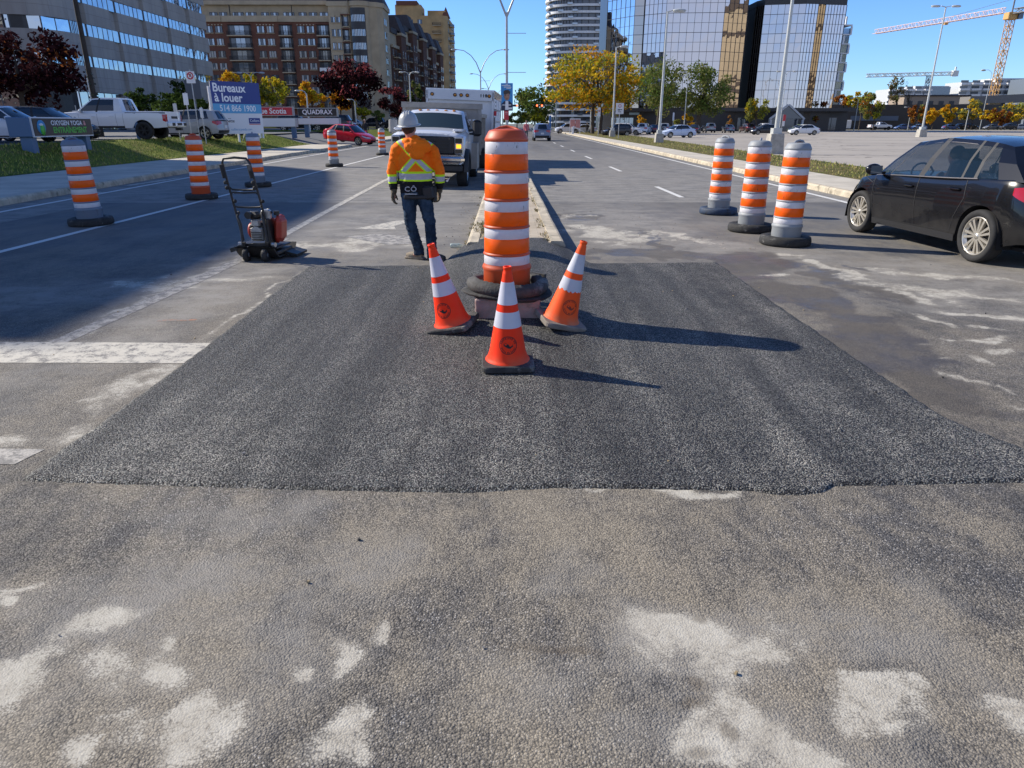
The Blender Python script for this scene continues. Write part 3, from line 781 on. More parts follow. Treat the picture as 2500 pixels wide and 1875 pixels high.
# ---- office block with ribbon windows, left
def office():
    t = thing('office_building', 'grey precast office block with ribbons of reflective windows behind the white pickup', 'office building', (-50, 100, 0.88))
    ox, oy, oz = -50, 100, 0.88
    # plan outline, counter-clockwise seen from above, street face with recessed pilasters
    fr = [(-98, 84.0), (-54.0, 84.0)]
    for a in range(0, 91, 15):
        fr.append((-54.0 + 4.5 * math.sin(R(a)), 88.5 - 4.5 * math.cos(R(a))))
    rec = [91.2, 98.7, 106.2, 113.7, 121.2]
    st = []
    for c in rec:
        st += [(-49.5, c - .9), (-50.0, c - .85), (-50.0, c + .85), (-49.5, c + .9)]
    outer = fr + st + [(-49.5, 128.5), (-98, 128.5)]
    def sh(pts, d):
        return [(x - (d if x > -97 else 0), y + (d if y < 88.6 and x < -53 else (-d if y > 128 else 0))) for x, y in pts]
    wall = MB()
    loc = lambda pts: [(x - ox, y - oy) for x, y in pts]
    for z0, z1 in ((5.2, 8.0), (9.15, 11.35), (12.65, 14.85), (16.1, 18.35), (19.65, 23.2)):
        wall.prism(loc(outer), z0 - oz, z1 - oz)
    wall.build('wall', M_PRECAST, t)
    core = MB(); core.prism(loc(sh(outer, 0.6)), 0, 22.0)
    core.build('inner_wall', M_DARKCLAD, t)
    ro = MB(); ro.prism(loc(outer), 23.2 - oz, 23.5 - oz); ro.build('roof', M_ROOF, t)
    def pane(p, q, z0, z1, n, name='window'):
        """glazed ribbon between plan points p and q"""
        b = MB()
        dx, dy = q[0] - p[0], q[1] - p[1]; L = math.hypot(dx, dy)
        nx, ny = dy / L, -dx / L
        for i in range(n):
            a0, a1 = i / n, (i + 1) / n
            j = [0.012 * rnd.uniform(-1, 1) for _ in range(4)]
            v = [(p[0] + dx * a0 + nx * j[0], p[1] + dy * a0 + ny * j[0], z0), (p[0] + dx * a1 + nx * j[1], p[1] + dy * a1 + ny * j[1], z0), (p[0] + dx * a1 + nx * j[2], p[1] + dy * a1 + ny * j[2], z1), (p[0] + dx * a0 + nx * j[3], p[1] + dy * a0 + ny * j[3], z1)]
            b.add([(x - ox, y - oy, z - oz) for x, y, z in v], [(0, 1, 2, 3)], False, 0)
        ang = math.atan2(dy, dx)
        for i in range(n + 1):
            a0 = i / n
            b.box((p[0] + dx * a0 - ox, p[1] + dy * a0 - oy, (z0 + z1) / 2 - oz), (0.06, 0.07, z1 - z0), ang, 1)
        b.build(name, [M_OFFGLASS, M_FRAME_G], t)
    for z0, z1 in ((8.0, 9.15), (11.35, 12.65), (14.85, 16.1), (18.35, 19.65)):
        for x0, x1, n in ((-80, -72, 4), (-70.5, -63, 4), (-62, -54.2, 5)):
            pane((x0, 84.12), (x1, 84.12), z0, z1, n)
        pane((-54.0, 84.12), (-50.85, 85.3), z0, z1, 2)
        pane((-50.8, 85.35), (-49.65, 88.6), z0, z1, 2)
        lo = 88.7
        for c in rec + [128.4]:
            pane((-49.62, lo), (-49.62, c - .9), z0, z1, 5)
            if c < 128: pane((-49.70, c - .8), (-49.70, c + .8), z0, z1, 1)
            lo = c + .9
    for x0, x1, n in ((-80, -66, 6), (-65, -54.2, 5)):
        pane((x0, 84.3), (x1, 84.3), 1.0, 3.2, n, 'shopfront'); pane((x0, 84.3), (x1, 84.3), 3.25, 5.2, n, 'shopfront')
    pane((-54.0, 84.3), (-50.0, 88.4), 1.0, 3.2, 4, 'shopfront'); pane((-54.0, 84.3), (-50.0, 88.4), 3.25, 5.2, 4, 'shopfront')
    pane((-50.0, 88.5), (-50.0, 97.5), 1.0, 3.2, 5, 'shopfront'); pane((-50.0, 88.5), (-50.0, 97.5), 3.25, 5.2, 5, 'shopfront')
    lw = MB(); lw.box((-49.7 - ox, 113 - oy, 3.0 - oz), (0.6, 30.5, 4.35)); lw.build('base_wall', M_PRECAST, t)
    return t
office()

# ---- block beyond the left edge of the picture whose shadow lies over the left lanes
def shade_block():
    t = thing('apartment_block', 'brown brick block left of the picture that shades the left lanes', 'building', (-60, 30, 0))
    b = MB(); b.prism([(-32, -7), (14.0, -7), (14.0, 2), (12.6, 9), (11.2, 14.5), (8, 18), (-32, 18)], 0, 31.0); b.build('wall', M_BRICK2, t)
    c = MB()
    for k in range(8):
        c.box((14.0, -2.5, 2.5 + 3.4 * k), (0.2, 8.8, 0.35)); c.box((-12, 18.05, 2.5 + 3.4 * k), (38, 0.2, 0.35))
    c.build('cornice', M_CREAM, t)
    for k in range(8):
        for j in range(2):
            w = MB(); w.box((14.02, -4.5 + 4.2 * j, 4.2 + 3.4 * k), (0.1, 3.2, 1.6)); w.build('window', M_PANE, t)
shade_block()

# ---- shared window meshes (front face looks to -y)
def window_mesh(w, h, panes=2, curtain=0.5, m=None):
    b = MB()
    b.box((0, 0.02, 0), (w, 0.06, h), mi=0)
    g = w / panes
    for i in range(panes):
        b.box((-w / 2 + g * (i + .5), -0.012, 0), (g - 0.14, 0.02, h - 0.18), mi=1 if (i + int(curtain * 10)) % 2 else 2)
    b.box((0, -0.05, -h / 2 - 0.07), (w + 0.25, 0.22, 0.14), mi=3)
    return b.mesh('window', [M_FRAME_D, M_PANE, m or M_PANE_D, M_CREAM])
WIN = [window_mesh(1.75, 1.5, 3, .4), window_mesh(1.75, 1.5, 3, .5), window_mesh(1.75, 1.5, 3, .4, M_CURT)]
WIN_S = [window_mesh(0.95, 1.6, 2, .4), window_mesh(0.95, 1.6, 2, .5, M_CURT)]
WIN_T = [window_mesh(1.9, 1.2, 3, .4), window_mesh(2.6, 1.2, 4, .5)]
def balcony_mesh(w, d=1.3):
    b = MB()
    b.box((0, -d / 2, -1.2), (w, d, 0.22), mi=1)
    b.box((0, -d + 0.04, -0.18), (w, 0.05, 0.06), mi=0); b.box((0, -d + 0.04, -1.0), (w, 0.04, 0.05), mi=0)
    k = int(w / 0.22)
    for i in range(k + 1):
        b.box((-w / 2 + w * i / k, -d + 0.04, -0.6), (0.05, 0.03, 0.85), mi=0)
    for s in (-1, 1):
        b.box((s * (w / 2 - .02), -d / 2, -0.18), (0.05, d, 0.06), mi=0)
        for i in range(5):
            b.box((s * (w / 2 - .02), -d * (i + .5) / 5, -0.6), (0.03, 0.05, 0.85), mi=0)
    return b.mesh('balcony', [M_RAIL, M_CREAM])
def door_mesh(w):
    b = MB()
    b.box((0, 0.3, 0), (w + .9, 0.05, 2.45), mi=0)
    for i in range(4):
        b.box((-w / 2 + w * (i + .5) / 4, 0.24, -0.05), (w / 4 - .1, 0.04, 2.15), mi=1 if i in (1, 2) else 2)
    b.box((0, -0.1, 1.33), (w + .9, 0.9, 0.18), mi=3)
    return b.mesh('balcony_door', [M_DARKCLAD, M_PANE, M_PANE_D, M_BRICK])
BALC = {5.6: balcony_mesh(5.6), 2.9: balcony_mesh(2.9), 1.5: balcony_mesh(1.5, 0.5)}
DOOR = {5.6: door_mesh(4.6), 2.9: door_mesh(2.2), 1.5: door_mesh(1.1)}

def brick_flats():
    Y = 186.0
    t = thing('brick_apartment_building', 'red brick apartment building with black balconies and a cream top floor', 'apartment building', (-58, Y, 1.0))
    ox, oz = -58, 1.0
    w = MB(); w.box((-59.5 - ox, 12, 11.85), (34.6, 24, 23.7)); w.build('wall', M_BRICK, t)
    c = MB()
    for x0, x1, d in ((-76.8, -68.0, 0), (-68.0, -62.0, .5), (-62, -54.5, 0), (-54.5, -42.2, .5)):
        c.box(((x0 + x1) / 2 - ox, -.15 + d * .4, 24.0), (x1 - x0, .7, 1.3))
    c.build('cornice', M_CREAM, t)
    u = MB(); u.box((-59.5 - ox, 12.6, 25.4), (34.6, 22, 3.4)); u.build('top_storey', M_CREAM, t)
    u = MB(); u.box((-59.5 - ox, 12.1, 27.5), (34.6, 23.2, 0.8)); u.build('upper_cornice', M_CREAM, t)
    u = MB(); u.prism([(0, 0), (34.6, 0), (34.6, 23), (0, 23)], 0, 0.1, M=Matrix.Translation((-76.8 - ox, 0.7, 27.9)))
    u.add([(-76.8 - ox, .6, 27.9), (-42.2 - ox, .6, 27.9), (-42.2 - ox, 4, 30.5), (-76.8 - ox, 4, 30.5)], [(0, 1, 2, 3)])
    u.build('roof', M_ROOF, t)
    pr = MB()
    for x in (-70.7 + 5.0, -51.0): pr.box((x - ox, -.0, 25.6), (.08, .5, 2.6))
    pr.build('drainpipe', M_FRAME_D, t)
    rows = [22.5, 19.8, 17.1, 14.45, 11.8, 9.1, 6.4]
    for r, z in enumerate(rows):
        for x in (-71.1, -68.8, -58.85, -56.55, -49.25, -46.95):
            inst(rnd.choice(WIN), 'window', t, (x - ox, -0.08, z - 1 + 0.25))
        for x, k in ((-63.9, 5.6), (-52.9, 2.9), (-43.9, 2.9)):
            inst(DOOR[k], 'balcony_door', t, (x - ox, -0.36, z - 1))
            inst(BALC[k], 'balcony', t, (x - ox, 0, z - 1))
    for x, k in ((-70.2, 0), (-67.9, 0), (-64.3, 1), (-61.2, 1), (-57.9, 0), (-55.6, 0), (-52.2, 1), (-48.9, 0), (-46.4, 0), (-43.5, 1)):
        inst(WIN_T[k], 'window', t, (x - ox, 1.52, 26.0 - oz))
    # keystone dots over the top row of windows
    k = MB()
    for x in (-71.1, -68.8, -58.85, -56.55, -49.25, -46.95):
        for d in (-.8, 0, .8): k.box((x + d - ox, -0.06, 22.6 + 0.15), (.3, .16, .25))
    k.build('keystones', M_CREAM, t)
    h = MB(); h.box((-43.9 - ox, -1.33, 14.45 - 1.55), (2.7, 0.04, .8)); h.build('balcony_screen', M_WHITE, t)
brick_flats()

def corner_tower():
    Y = 185.0
    t = thing('corner_tower_building', 'cream corner tower of the flats with a dark curved window bay and mansard roof', 'apartment building', (-36, Y, 1.0))
    ox, oz = -36, 1.0
    pl = [(-42.2, Y), (-37.6, Y), (-37.4, Y - .5)] + [(-35.1 + 2.6 * math.sin(R(a)), Y + 1.2 - 2.6 * math.cos(R(a)) * .75) for a in range(-55, 60, 12)] + [(-32.6, Y + 1), (-31.0, Y + 1.6), (-29.8, Y + 3.2), (-29.8, Y + 12), (-42.2, Y + 12)]
    b = MB(); b.prism([(x - ox, y - Y) for x, y in pl], 0, 27.2); b.build('wall', M_CREAM, t)
    def grow(k): return [((x - ox) * (1 + k), (y - Y - 5) * (1 + k) + 5) for x, y in pl]
    c = MB(); c.prism(grow(.05), 26.6, 27.6); c.prism(grow(.03), 3.3, 3.7); c.build('cornice', M_CREAM, t)
    rf = MB()
    a = grow(.04); z = grow(-.25); n = len(a)
    rf.add([(x, y, 27.6) for x, y in a] + [(x, y, 31.5) for x, y in z], [(i, (i + 1) % n, n + (i + 1) % n, n + i) for i in range(n)] + [tuple(range(n, 2 * n))])
    rf.build('roof', M_ROOF, t)
    arc = [(-35.1 + 2.72 * math.sin(R(a)), Y + 1.2 - 2.72 * math.cos(R(a)) * .77) for a in range(-42, 46, 8)]
    bay = MB()
    bay.grid([[(x - ox, y - Y, 4) for x, y in arc], [(x - ox, y - Y, 26.2) for x, y in arc]][::1], True)
    bay.build('bay_cladding', M_DARKCLAD, t)
    arc2 = [(-35.1 + 2.78 * math.sin(R(a)), Y + 1.2 - 2.78 * math.cos(R(a)) * .79) for a in range(-38, 42, 8)]
    for z in (25.0, 21.9, 19.0, 16.2, 13.5, 10.8, 8.1):
        w = MB()
        w.grid([[(x - ox, y - Y, z - oz - .72) for x, y in arc2], [(x - ox, y - Y, z - oz + .72) for x, y in arc2]], False)
        for x, y in arc2: w.box((x - ox, y - Y, z - oz), (.1, .12, 1.5), mi=1)
        w.build('window', [M_PANE, M_FRAME_D], t)
    for z in (24.6, 21.6, 18.7, 16.0, 13.3, 10.6, 7.9):
        for x in (-41.2, -39.95): inst(rnd.choice(WIN_S), 'window', t, (x - ox, -0.05, z - oz + .3))
        inst(DOOR[1.5], 'balcony_door', t, (-38.2 - ox, -.33, z - oz - .2)); inst(BALC[1.5], 'balcony', t, (-38.2 - ox, -.02, z - oz - .2))
        for y in (5, 7): inst(WIN_S[0], 'window', t, (-29.78 - ox, y, z - oz + .3), PI / 2)
    hd = MB()
    for x in (-41.2, -39.95, -38.2):
        hd.cyl((x - ox, -.16, 26.2 - oz - .35), (x - ox, .1, 26.2 - oz - .35), .62, n=16)
    hd.build('window_arch', M_CREAM, t)
corner_tower()

def street_wing():
    t = thing('brick_apartment_wing', 'long dark brick apartment wing receding along the street behind the cream tower', 'apartment building', (-29, 196, 1.0))
    # stepped terrace of five houses, each further along the street
    A = [(-29.6, 197.5, 25.5), (-28.2, 211, 27.5), (-26.8, 224, 27.0), (-25.4, 238, 26.0), (-24.2, 252, 25.5)]
    ox, oy, oz = -29, 196, 1.0
    wall = MB(); cr = MB(); rf = MB()
    ang = math.atan2(13.6, 1.35) - PI / 2
    for i, (x, y, h) in enumerate(A):
        M = Matrix.Translation((x - ox, y - oy, 0)) @ Matrix.Rotation(ang, 4, 'Z')
        for mb in (wall, cr, rf): mb.X = M
        wall.box((-8, 6.6, h / 2 - 3), (16, 13.1, h - 6)); wall.box((.35, 9.5, h / 2 - 1.5), (1.4, 5.5, h - 3))
        cr.box((-8, 6.6, h - 4.6), (15.4, 13.0, 3.2)); cr.box((-7.8, 6.6, h - 6.1), (16.6, 13.1, .7)); cr.box((.35, 9.5, h - 2.8), (1.9, 6.1, .6))
        rf.box((-8, 6.6, h - 2.4), (16.2, 13.2, 1.2))
        rf.add([(1.2, 6.5, h - 2.5), (1.2, 12.6, h - 2.5), (-.5, 12.0, h + 1.6), (-.5, 7.0, h + 1.6), (-6, 12.0, h + 1.6), (-6, 7.0, h + 1.6)], [(0, 1, 2, 3), (3, 2, 4, 5), (0, 3, 5), (1, 4, 2)])
        for r in range(7):
            z = 4.2 + 2.75 * r
            if z > h - 6.5: continue
            for yy, xx in ((1.6, .04), (4.6, .04), (8.2, 1.08), (10.8, 1.08)):
                o = inst(rnd.choice(WIN_S), 'window', t); o.matrix_local = M @ Matrix.Translation((xx, yy, z)) @ Matrix.Rotation(PI / 2, 4, 'Z')
            if r % 1 == 0:
                o = inst(BALC[2.9], 'balcony', t); o.matrix_local = M @ Matrix.Translation((.05, 3.1, z)) @ Matrix.Rotation(PI / 2, 4, 'Z')
    wall.build('wall', M_BRICK2, t); cr.build('cornice', M_CREAM, t); rf.build('roof', M_ROOF, t)
street_wing()

def tan_tower():
    Y = 300
    t = thing('tan_apartment_tower', 'tan brick apartment tower with rounded balconies rising behind the dark brick wing', 'apartment tower', (-32, Y, 1))
    b = MB(); b.prism([(-14, 0), (7.5, 0), (9, 1.5), (9.6, 30), (-14, 30)], 0, 39.5); b.box((-6, 8, 41), (10, 12, 5)); b.box((4.5, 12, 40.5), (7, 12, 3)); b.build('wall', M_TAN, t)
    b = MB(); b.box((-6.5, 6, 44), (8, 9, 1.5)); b.add([(6.5, 5, 39.5), (9.7, 5, 39.5), (9.7, 9, 39.5), (6.5, 9, 39.5), (8.1, 7, 43.5)], [(0, 1, 4), (1, 2, 4), (2, 3, 4), (3, 0, 4)]); b.build('roof', M_BRICK, t)
    pal = balcony_mesh(3.2, 1.2)
    for r in range(13):
        z = 3.2 + 2.85 * r
        for x in (-12, -8.6, -5, -1.5): inst(WIN[r % 3], 'window', t, (x, -.06, z))
        o = inst(pal, 'balcony', t, (5, -.05, z - .2))
        o = MB(); o.lathe([(0.01, -.15), (1.6, -.15), (1.6, .05), (1.6, .12)], n=20); o.lathe([(1.55, .1), (1.55, .95)], n=20, mi=1); o.build('round_balcony', [M_TAN, M_PANE_D], t, loc=(9.6, 9 + (r % 2), z - .9))
        for y in (4, 14, 19, 24):
            inst(WIN_S[r % 2], 'window', t, (9.1 + y * .02, y, z), PI / 2)
tan_tower()

# ---- round white condo tower
def condo():
    t = thing('white_condo_tower', 'rounded white condo tower with wavy balcony bands on every floor', 'condo tower', (41, 405, 0))
    def plan(k, wav=0.0, ph=0):
        pts = []
        for i in range(64):
            a = 2 * PI * i / 64
            x = (20.5 + k) * (abs(math.cos(a)) ** .75) * (1 if math.cos(a) >= 0 else -1)
            y = (15 + k) * (abs(math.sin(a)) ** .75) * (1 if math.sin(a) >= 0 else -1)
            w = 1 + wav * math.sin(5 * a + ph)
            pts.append((x * w, y * w))
        return pts
    c = MB(); c.prism(plan(-1.2), 0, 76); c.build('glazed_core', M_PANE_D, t)
    fr = MB()
    for (x, y) in plan(-1.15)[::1]:
        fr.box((x, y, 38), (.35, .35, 76))
    fr.build('window_posts', M_FRAME_D, t)
    for i in range(25):
        z = 2.0 + 3.03 * i
        b = MB(); b.prism(plan(0.35, .012, i * 1.9), z, z + 1.05); b.build('balcony_band', M_WHITE, t)
    for i in range(20):
        for k in range(9):
            a = PI + .35 + k * .27 + .1 * math.sin(i * 3 + k)
            if k % 2 == i % 2: continue
            x = 20.6 * (abs(math.cos(a)) ** .75) * (1 if math.cos(a) >= 0 else -1); y = 15.1 * (abs(math.sin(a)) ** .75) * (1 if math.sin(a) >= 0 else -1)
            d = MB(); d.box((x, y - .3, 3.15 + 3.03 * i), (2.6, 1.2, .9)); d.build('glass_balustrade', M_PANE, t)
condo()

# ---- mirror glass office towers with dark podium
def curtain(pts, z0, z1, ox, oy, name, t, gm, pw=1.35, ph=1.87, jit=0.010):
    """one facet of mirrored panels and dark mullions from plan point pts[0] to pts[1]"""
    (x0, y0), (x1, y1) = pts
    dx, dy = x1 - x0, y1 - y0; L = math.hypot(dx, dy); ux, uy = dx / L, dy / L; nx, ny = uy, -ux
    n = max(1, round(L / pw)); m = max(1, round((z1 - z0) / ph))
    b = MB()
    for i in range(n):
        for k in range(m):
            a0, a1 = L * i / n, L * (i + 1) / n; c0, c1 = z0 + (z1 - z0) * k / m, z0 + (z1 - z0) * (k + 1) / m
            tx, tz, q = rnd.uniform(-jit, jit), rnd.uniform(-jit, jit), rnd.uniform(-.3, .3) * jit
            v = []
            for a, c, s1, s2 in ((a0, c0, -1, -1), (a1, c0, 1, -1), (a1, c1, 1, 1), (a0, c1, -1, 1)):
                d = tx * s1 * .5 + tz * s2 * .5 + q * s1 * s2
                v.append((x0 - ox + ux * a + nx * d, y0 - oy + uy * a + ny * d, c))
            b.add(v, [(0, 1, 2, 3)])
    ang = math.atan2(dy, dx)
    for i in range(n + 1):
        a = L * i / n
        b.box((x0 - ox + ux * a + nx * .03, y0 - oy + uy * a + ny * .03, (z0 + z1) / 2), (.052, .09, z1 - z0), ang, 1)
    for k in range(m + 1):
        b.box(((x0 + x1) / 2 - ox + nx * .025, (y0 + y1) / 2 - oy + ny * .025, z0 + (z1 - z0) * k / m), (L, .07, .05 if k % 2 else .085), ang, 1)
    b.build(name, [gm, M_FRAME_D], t)

def mirror_tower(name, label, loc, pl, h, gms, base=4.9, steps=None, pw=None):
    t = thing(name, label, 'office tower', (loc[0], loc[1], 0))
    b = MB(); c = (sum(x for x, y in pl) / len(pl), sum(y for x, y in pl) / len(pl))
    inner = [(c[0] + (x - c[0]) * .985 - loc[0], c[1] + (y - c[1]) * .985 - loc[1]) for x, y in pl]
    b.prism(inner, 0, h - .2); b.build('core', M_DARKCLAD, t)
    b = MB(); b.prism([(x - loc[0], y - loc[1]) for x, y in pl], h - .2, h + .9); b.build('roof_edge', M_DARKCLAD, t)
    for i, (p, q) in enumerate(zip(pl, pl[1:])):
        g = gms[i] if i < len(gms) else None
        if g: curtain((p, q), base, h - .25, loc[0], loc[1], 'curtain_wall', t, g, pw[i] if pw else 1.35)
    return t
mirror_tower('mirror_glass_tower', 'narrow mirrored tower beside the white condo tower, bronze reflections below', (26, 178),
             [(22.6, 175.5), (27.6, 168.6), (29.55, 168.3), (29.5, 190), (22.6, 190)], 46, [M_MIRROR, M_MIRROR2])
mirror_tower('mirror_glass_tower', 'widest faceted mirrored office tower, middle of the three, reflecting a beige building', (42, 172),
             [(29.6, 167.4), (33.6, 164.6), (45.6, 163.6), (51.2, 166.0), (52.4, 172), (52.6, 188), (29.6, 188)], 46, [M_MIRROR, M_MIRROR, M_MIRROR, M_MIRROR2], pw=[1.0, 1.42, 1.15, .8])
mirror_tower('mirror_glass_tower', 'mirrored office tower on the right beside the sky with its dark roof edge in view', (64, 174),
             [(54.2, 170.0), (55.0, 167.0), (63.2, 165.2), (66.0, 165.6), (67.8, 166.25), (72.6, 167.0), (73.2, 174), (73.2, 190), (54.2, 190)], 25.6, [M_MIRROR2, M_MIRROR, M_MIRROR, M_MIRROR2, M_MIRROR, M_MIRROR], pw=[.8, 1.42, .7, .7, .7, .75])
def podium():
    t = thing('podium_building', 'dark low podium with shopfronts under the mirrored towers', 'shop building', (50, 165, 0))
    b = MB(); b.box((1, 14, 2.45), (52, 22, 4.9)); b.box((0, 1.5, 4.55), (54, 4, .7)); b.build('wall', M_DARKCLAD, t)
    for x, w, m in ((-24, 5, M_PANE), (-17.5, 6, M_PANE), (-10, 7, M_PANE_D), (-2.5, 6, M_PANE_D), (5.5, 7, M_PANE_D), (14, 6, M_PANE_D), (21.5, 6, M_PANE_D)):
        s = MB()
        for k in range(5): s.box((x - w / 2 + w * (k + .5) / 5, 2.9, 1.6), (w / 5 - .1, .1, 2.6))
        s.build('shopfront', m, t)
    s = MB(); s.box((-18, 2.85, 3.75), (9, .12, .5)); s.build('fascia', mat('pale_blue_fascia', (.3, .45, .6), .4), t)
    s = MB(); s.box((4.2, 2.85, 3.6), (.7, .12, .7)); s.build('logo_panel', mat('red_logo', (.55, .04, .06), .5), t)
    s = MB(); s.box((6.6, 2.85, 3.6), (3.6, .1, .35)); s.build('fascia', M_FRAME_G, t)
podium()
def gable():
    t = thing('entrance_canopy', 'white framed gabled entrance canopy in front of the dark podium', 'canopy', (59.5, 158, 0.06))
    b = MB()
    for s in (-1, 1):
        b.box((s * 1.9, 0, 3.9), (4.6, .4, .35), ry=s * R(38)); b.box((s * 3.4, 0, 1.2), (.35, .4, 2.4))
    b.build('frame', mat('pale_frame', (.42, .46, .5), .5), t)
    g = MB(); g.add([(-3.4, .1, 2.6), (3.4, .1, 2.6), (0, .1, 5.2)], [(0, 1, 2)]); g.box((0, 2, 1.3), (6.4, .1, 2.6)); g.build('glazing', M_PANE_D, t)
gable()

def balcony_block():
    t = thing('blue_glass_tower', 'blue glass tower with white balcony frames behind the right-hand mirrored tower', 'condo tower', (108, 262, 0))
    b = MB(); b.box((0, 8, 16), (17.5, 14, 32)); b.build('glazed_core', glass('blue_glass', (.22, .33, .46), .08, .7), t)
    for r in range(12):
        f = MB(); f.box((0, 7.8, 1 + 2.9 * r), (18, 15, .35)); 
        f.box((8.9 - (r % 2) * 2.2, .6, 2.3 + 2.9 * r), (.5, .5, 2.6)); f.box((4.2 - (r % 2) * 2, .6, 2.3 + 2.9 * r), (.5, .5, 2.6)); f.box((-2 + (r % 2) * 2, .6, 2.3 + 2.9 * r), (.4, .5, 2.6))
        f.build('balcony_frame', M_WHITE, t)
    b = MB(); b.box((2, 8, 33), (10, 9, 1.6)); b.build('roof', M_ROOF, t)
balcony_block()

def beige_reflected():
    t = thing('beige_office_building', 'beige building right of the picture, seen only as a reflection in mirrored glass', 'building', (185, 92, 0))
    b = MB(); b.prism([(0, -24), (30, -24), (30, 22), (0, 22)], 0, 36); b.prism([(2, -6), (26, -6), (26, 14), (2, 14)], 36, 47); b.prism([(-14, -34), (-4, -34), (-4, -4), (-14, -4)], 0, 14); b.build('wall', mat('beige_stone', (.36, .285, .18), .9, var=.12, vscale=.1), t)
    b = MB(); b.prism([(-.4, -24.4), (30, -24.4), (30, 22.4), (-.4, 22.4)], 34.5, 36.4); b.prism([(1.5, -6.5), (26, -6.5), (26, 14.5), (1.5, 14.5)], 44, 47.5)
    for k in range(5): b.box((-.3, -1, 6 + 3 * k), (.3, 46, 1.3))
    b.build('dark_band', mat('bronze_band', (.07, .05, .035), .6), t)
beige_reflected()

# ---- low buildings, flats and the elevated guideway at the far right
def far_right():
    t = thing('low_store_building', 'long low dark store building behind the trees at the far edge of the lot', 'store', (135, 232, 0))
    b = MB(); b.box((-12, 6, 3.6), (76, 12, 7.2)); b.box((-40, 4, 3), (24, 9, 6)); b.build('wall', M_DARKCLAD, t)
    b = MB(); b.box((-30, -.3, 3.2), (34, .3, 1.4)); b.build('awning', mat('slate_blue_awning', (.10, .13, .18), .6), t)
    s = MB(); s.box((-33.5, -.6, 4.4), (9, .2, 1.0)); s.build('sign_panel', mat('dull_red_panel', (.32, .05, .08), .5), t)
    b = MB(); b.box((-50, -.8, 6.4), (14, 2, .7)); b.build('parapet', mat('tan_parapet', (.36, .31, .24), .8), t)
    for i, (lab, x, w, h, y) in enumerate((('pair of white and grey stepped flats right of the tall bare tree', 232, 37, 21.5, 430), ('taller white and grey flats with many balconies beside the white tent', 277, 48, 25.5, 430))):
        t = thing('balcony_flats', lab, 'apartment building', (x, y, 0))
        b = MB(); b.box((-w * .22, 0, h * .46), (w * .5, 16, h * .92)); b.box((w * .2, 2, h * .5), (w * .52, 16, h)); b.build('wall', mat('pale_grey_wall', (.5, .52, .54), .7), t)
        b = MB(); b.box((w * .3, -6.5, h * .49), (w * .34, .6, h * .98)); b.build('glazed_wall', glass('grey_blue_glass', (.2, .25, .3), .2, .5), t)
        for r in range(8):
            z = 2 + h * .92 * r / 8
            for k in range(5):
                bb = MB(); bb.box((-w * .44 + w * .135 * k, -8.9, z), (w * .11, 1.8, 1.0)); bb.box((-w * .44 + w * .135 * k, -8.05, z + 1.2), (w * .09, .1, 1.3), mi=1); bb.build('balcony', [M_WHITE, M_PANE_D], t)
    t = thing('dark_flats', 'low blue grey flats behind the yellow crane at the right edge', 'apartment building', (300, 400, 0))
    b = MB(); b.box((8, 5, 12), (64, 18, 24)); b.build('wall', mat('blue_grey_clad', (.13, .16, .2), .6), t)
    for r in range(6):
        w = MB()
        for k in range(12): w.box((-21 + 5.2 * k, -4.1, 9 + 2.6 * r), (3.6, .3, 1.4))
        w.build('window_row', M_PANE, t)
    t = thing('event_tent', 'white tent hall with a blue oval mark above the dark store', 'tent', (248, 330, 0))
    b = MB(); b.prism([(-12, 0), (12, 0), (12, 19.2), (6, 21.2), (-6, 20.6), (-12, 18.4)], 0, 18, M=Matrix.Rotation(PI / 2, 4, 'X')); b.build('canvas', M_WHITE, t)
    b = MB(); b.lathe([(0.01, 0), (1, 0), (1, .1), (.01, .1)], c=(-2, -18.1, 15.5), axis=(0, -1, 0), n=28, ell=(1.5, 2.9)); b.build('emblem', mat('royal_blue_mark', (.02, .07, .5), .5), t)
    t = thing('elevated_guideway', 'grey concrete elevated guideway rising to the right behind the autumn trees', 'viaduct', (190, 262, 0))
    b = MB()
    b.add([(-28, 0, 10.5), (80, -16, 15.5), (80, -10, 15.5), (-28, 6, 10.5), (-28, 0, 8.2), (80, -16, 10.6), (80, -10, 10.6), (-28, 6, 8.2)], [(0, 1, 2, 3), (7, 6, 5, 4), (4, 5, 1, 0), (5, 6, 2, 1), (6, 7, 3, 2), (7, 4, 0, 3)])
    b.build('deck', mat('viaduct_concrete', (.2, .19, .18), .9, var=.1), t)
    for x in (-18, 8, 34, 60):
        p = MB(); p.box((x, 3 - (x + 28) * .148, 4.2 + (x + 28) * .012), (2.2, 2.2, 8.6)); p.build('pier', M_CONC, t)
    t = thing('tan_house_block', 'pale brown block with a flat roof under the tall bare tree', 'building', (172, 300, 0))
    b = MB(); b.box((0, 6, 6), (26, 12, 12)); b.build('wall', mat('pale_brown_wall', (.33, .26, .2), .8), t)
    b = MB(); b.box((0, 6, 12.2), (27, 13, .5)); b.build('roof', M_ROOF, t)
    for k in range(6):
        w = MB(); w.box((-10.5 + 4.2 * k, -.05, 9.4), (2, .15, 1.5)); w.build('window', M_PANE_D, t)
far_right()

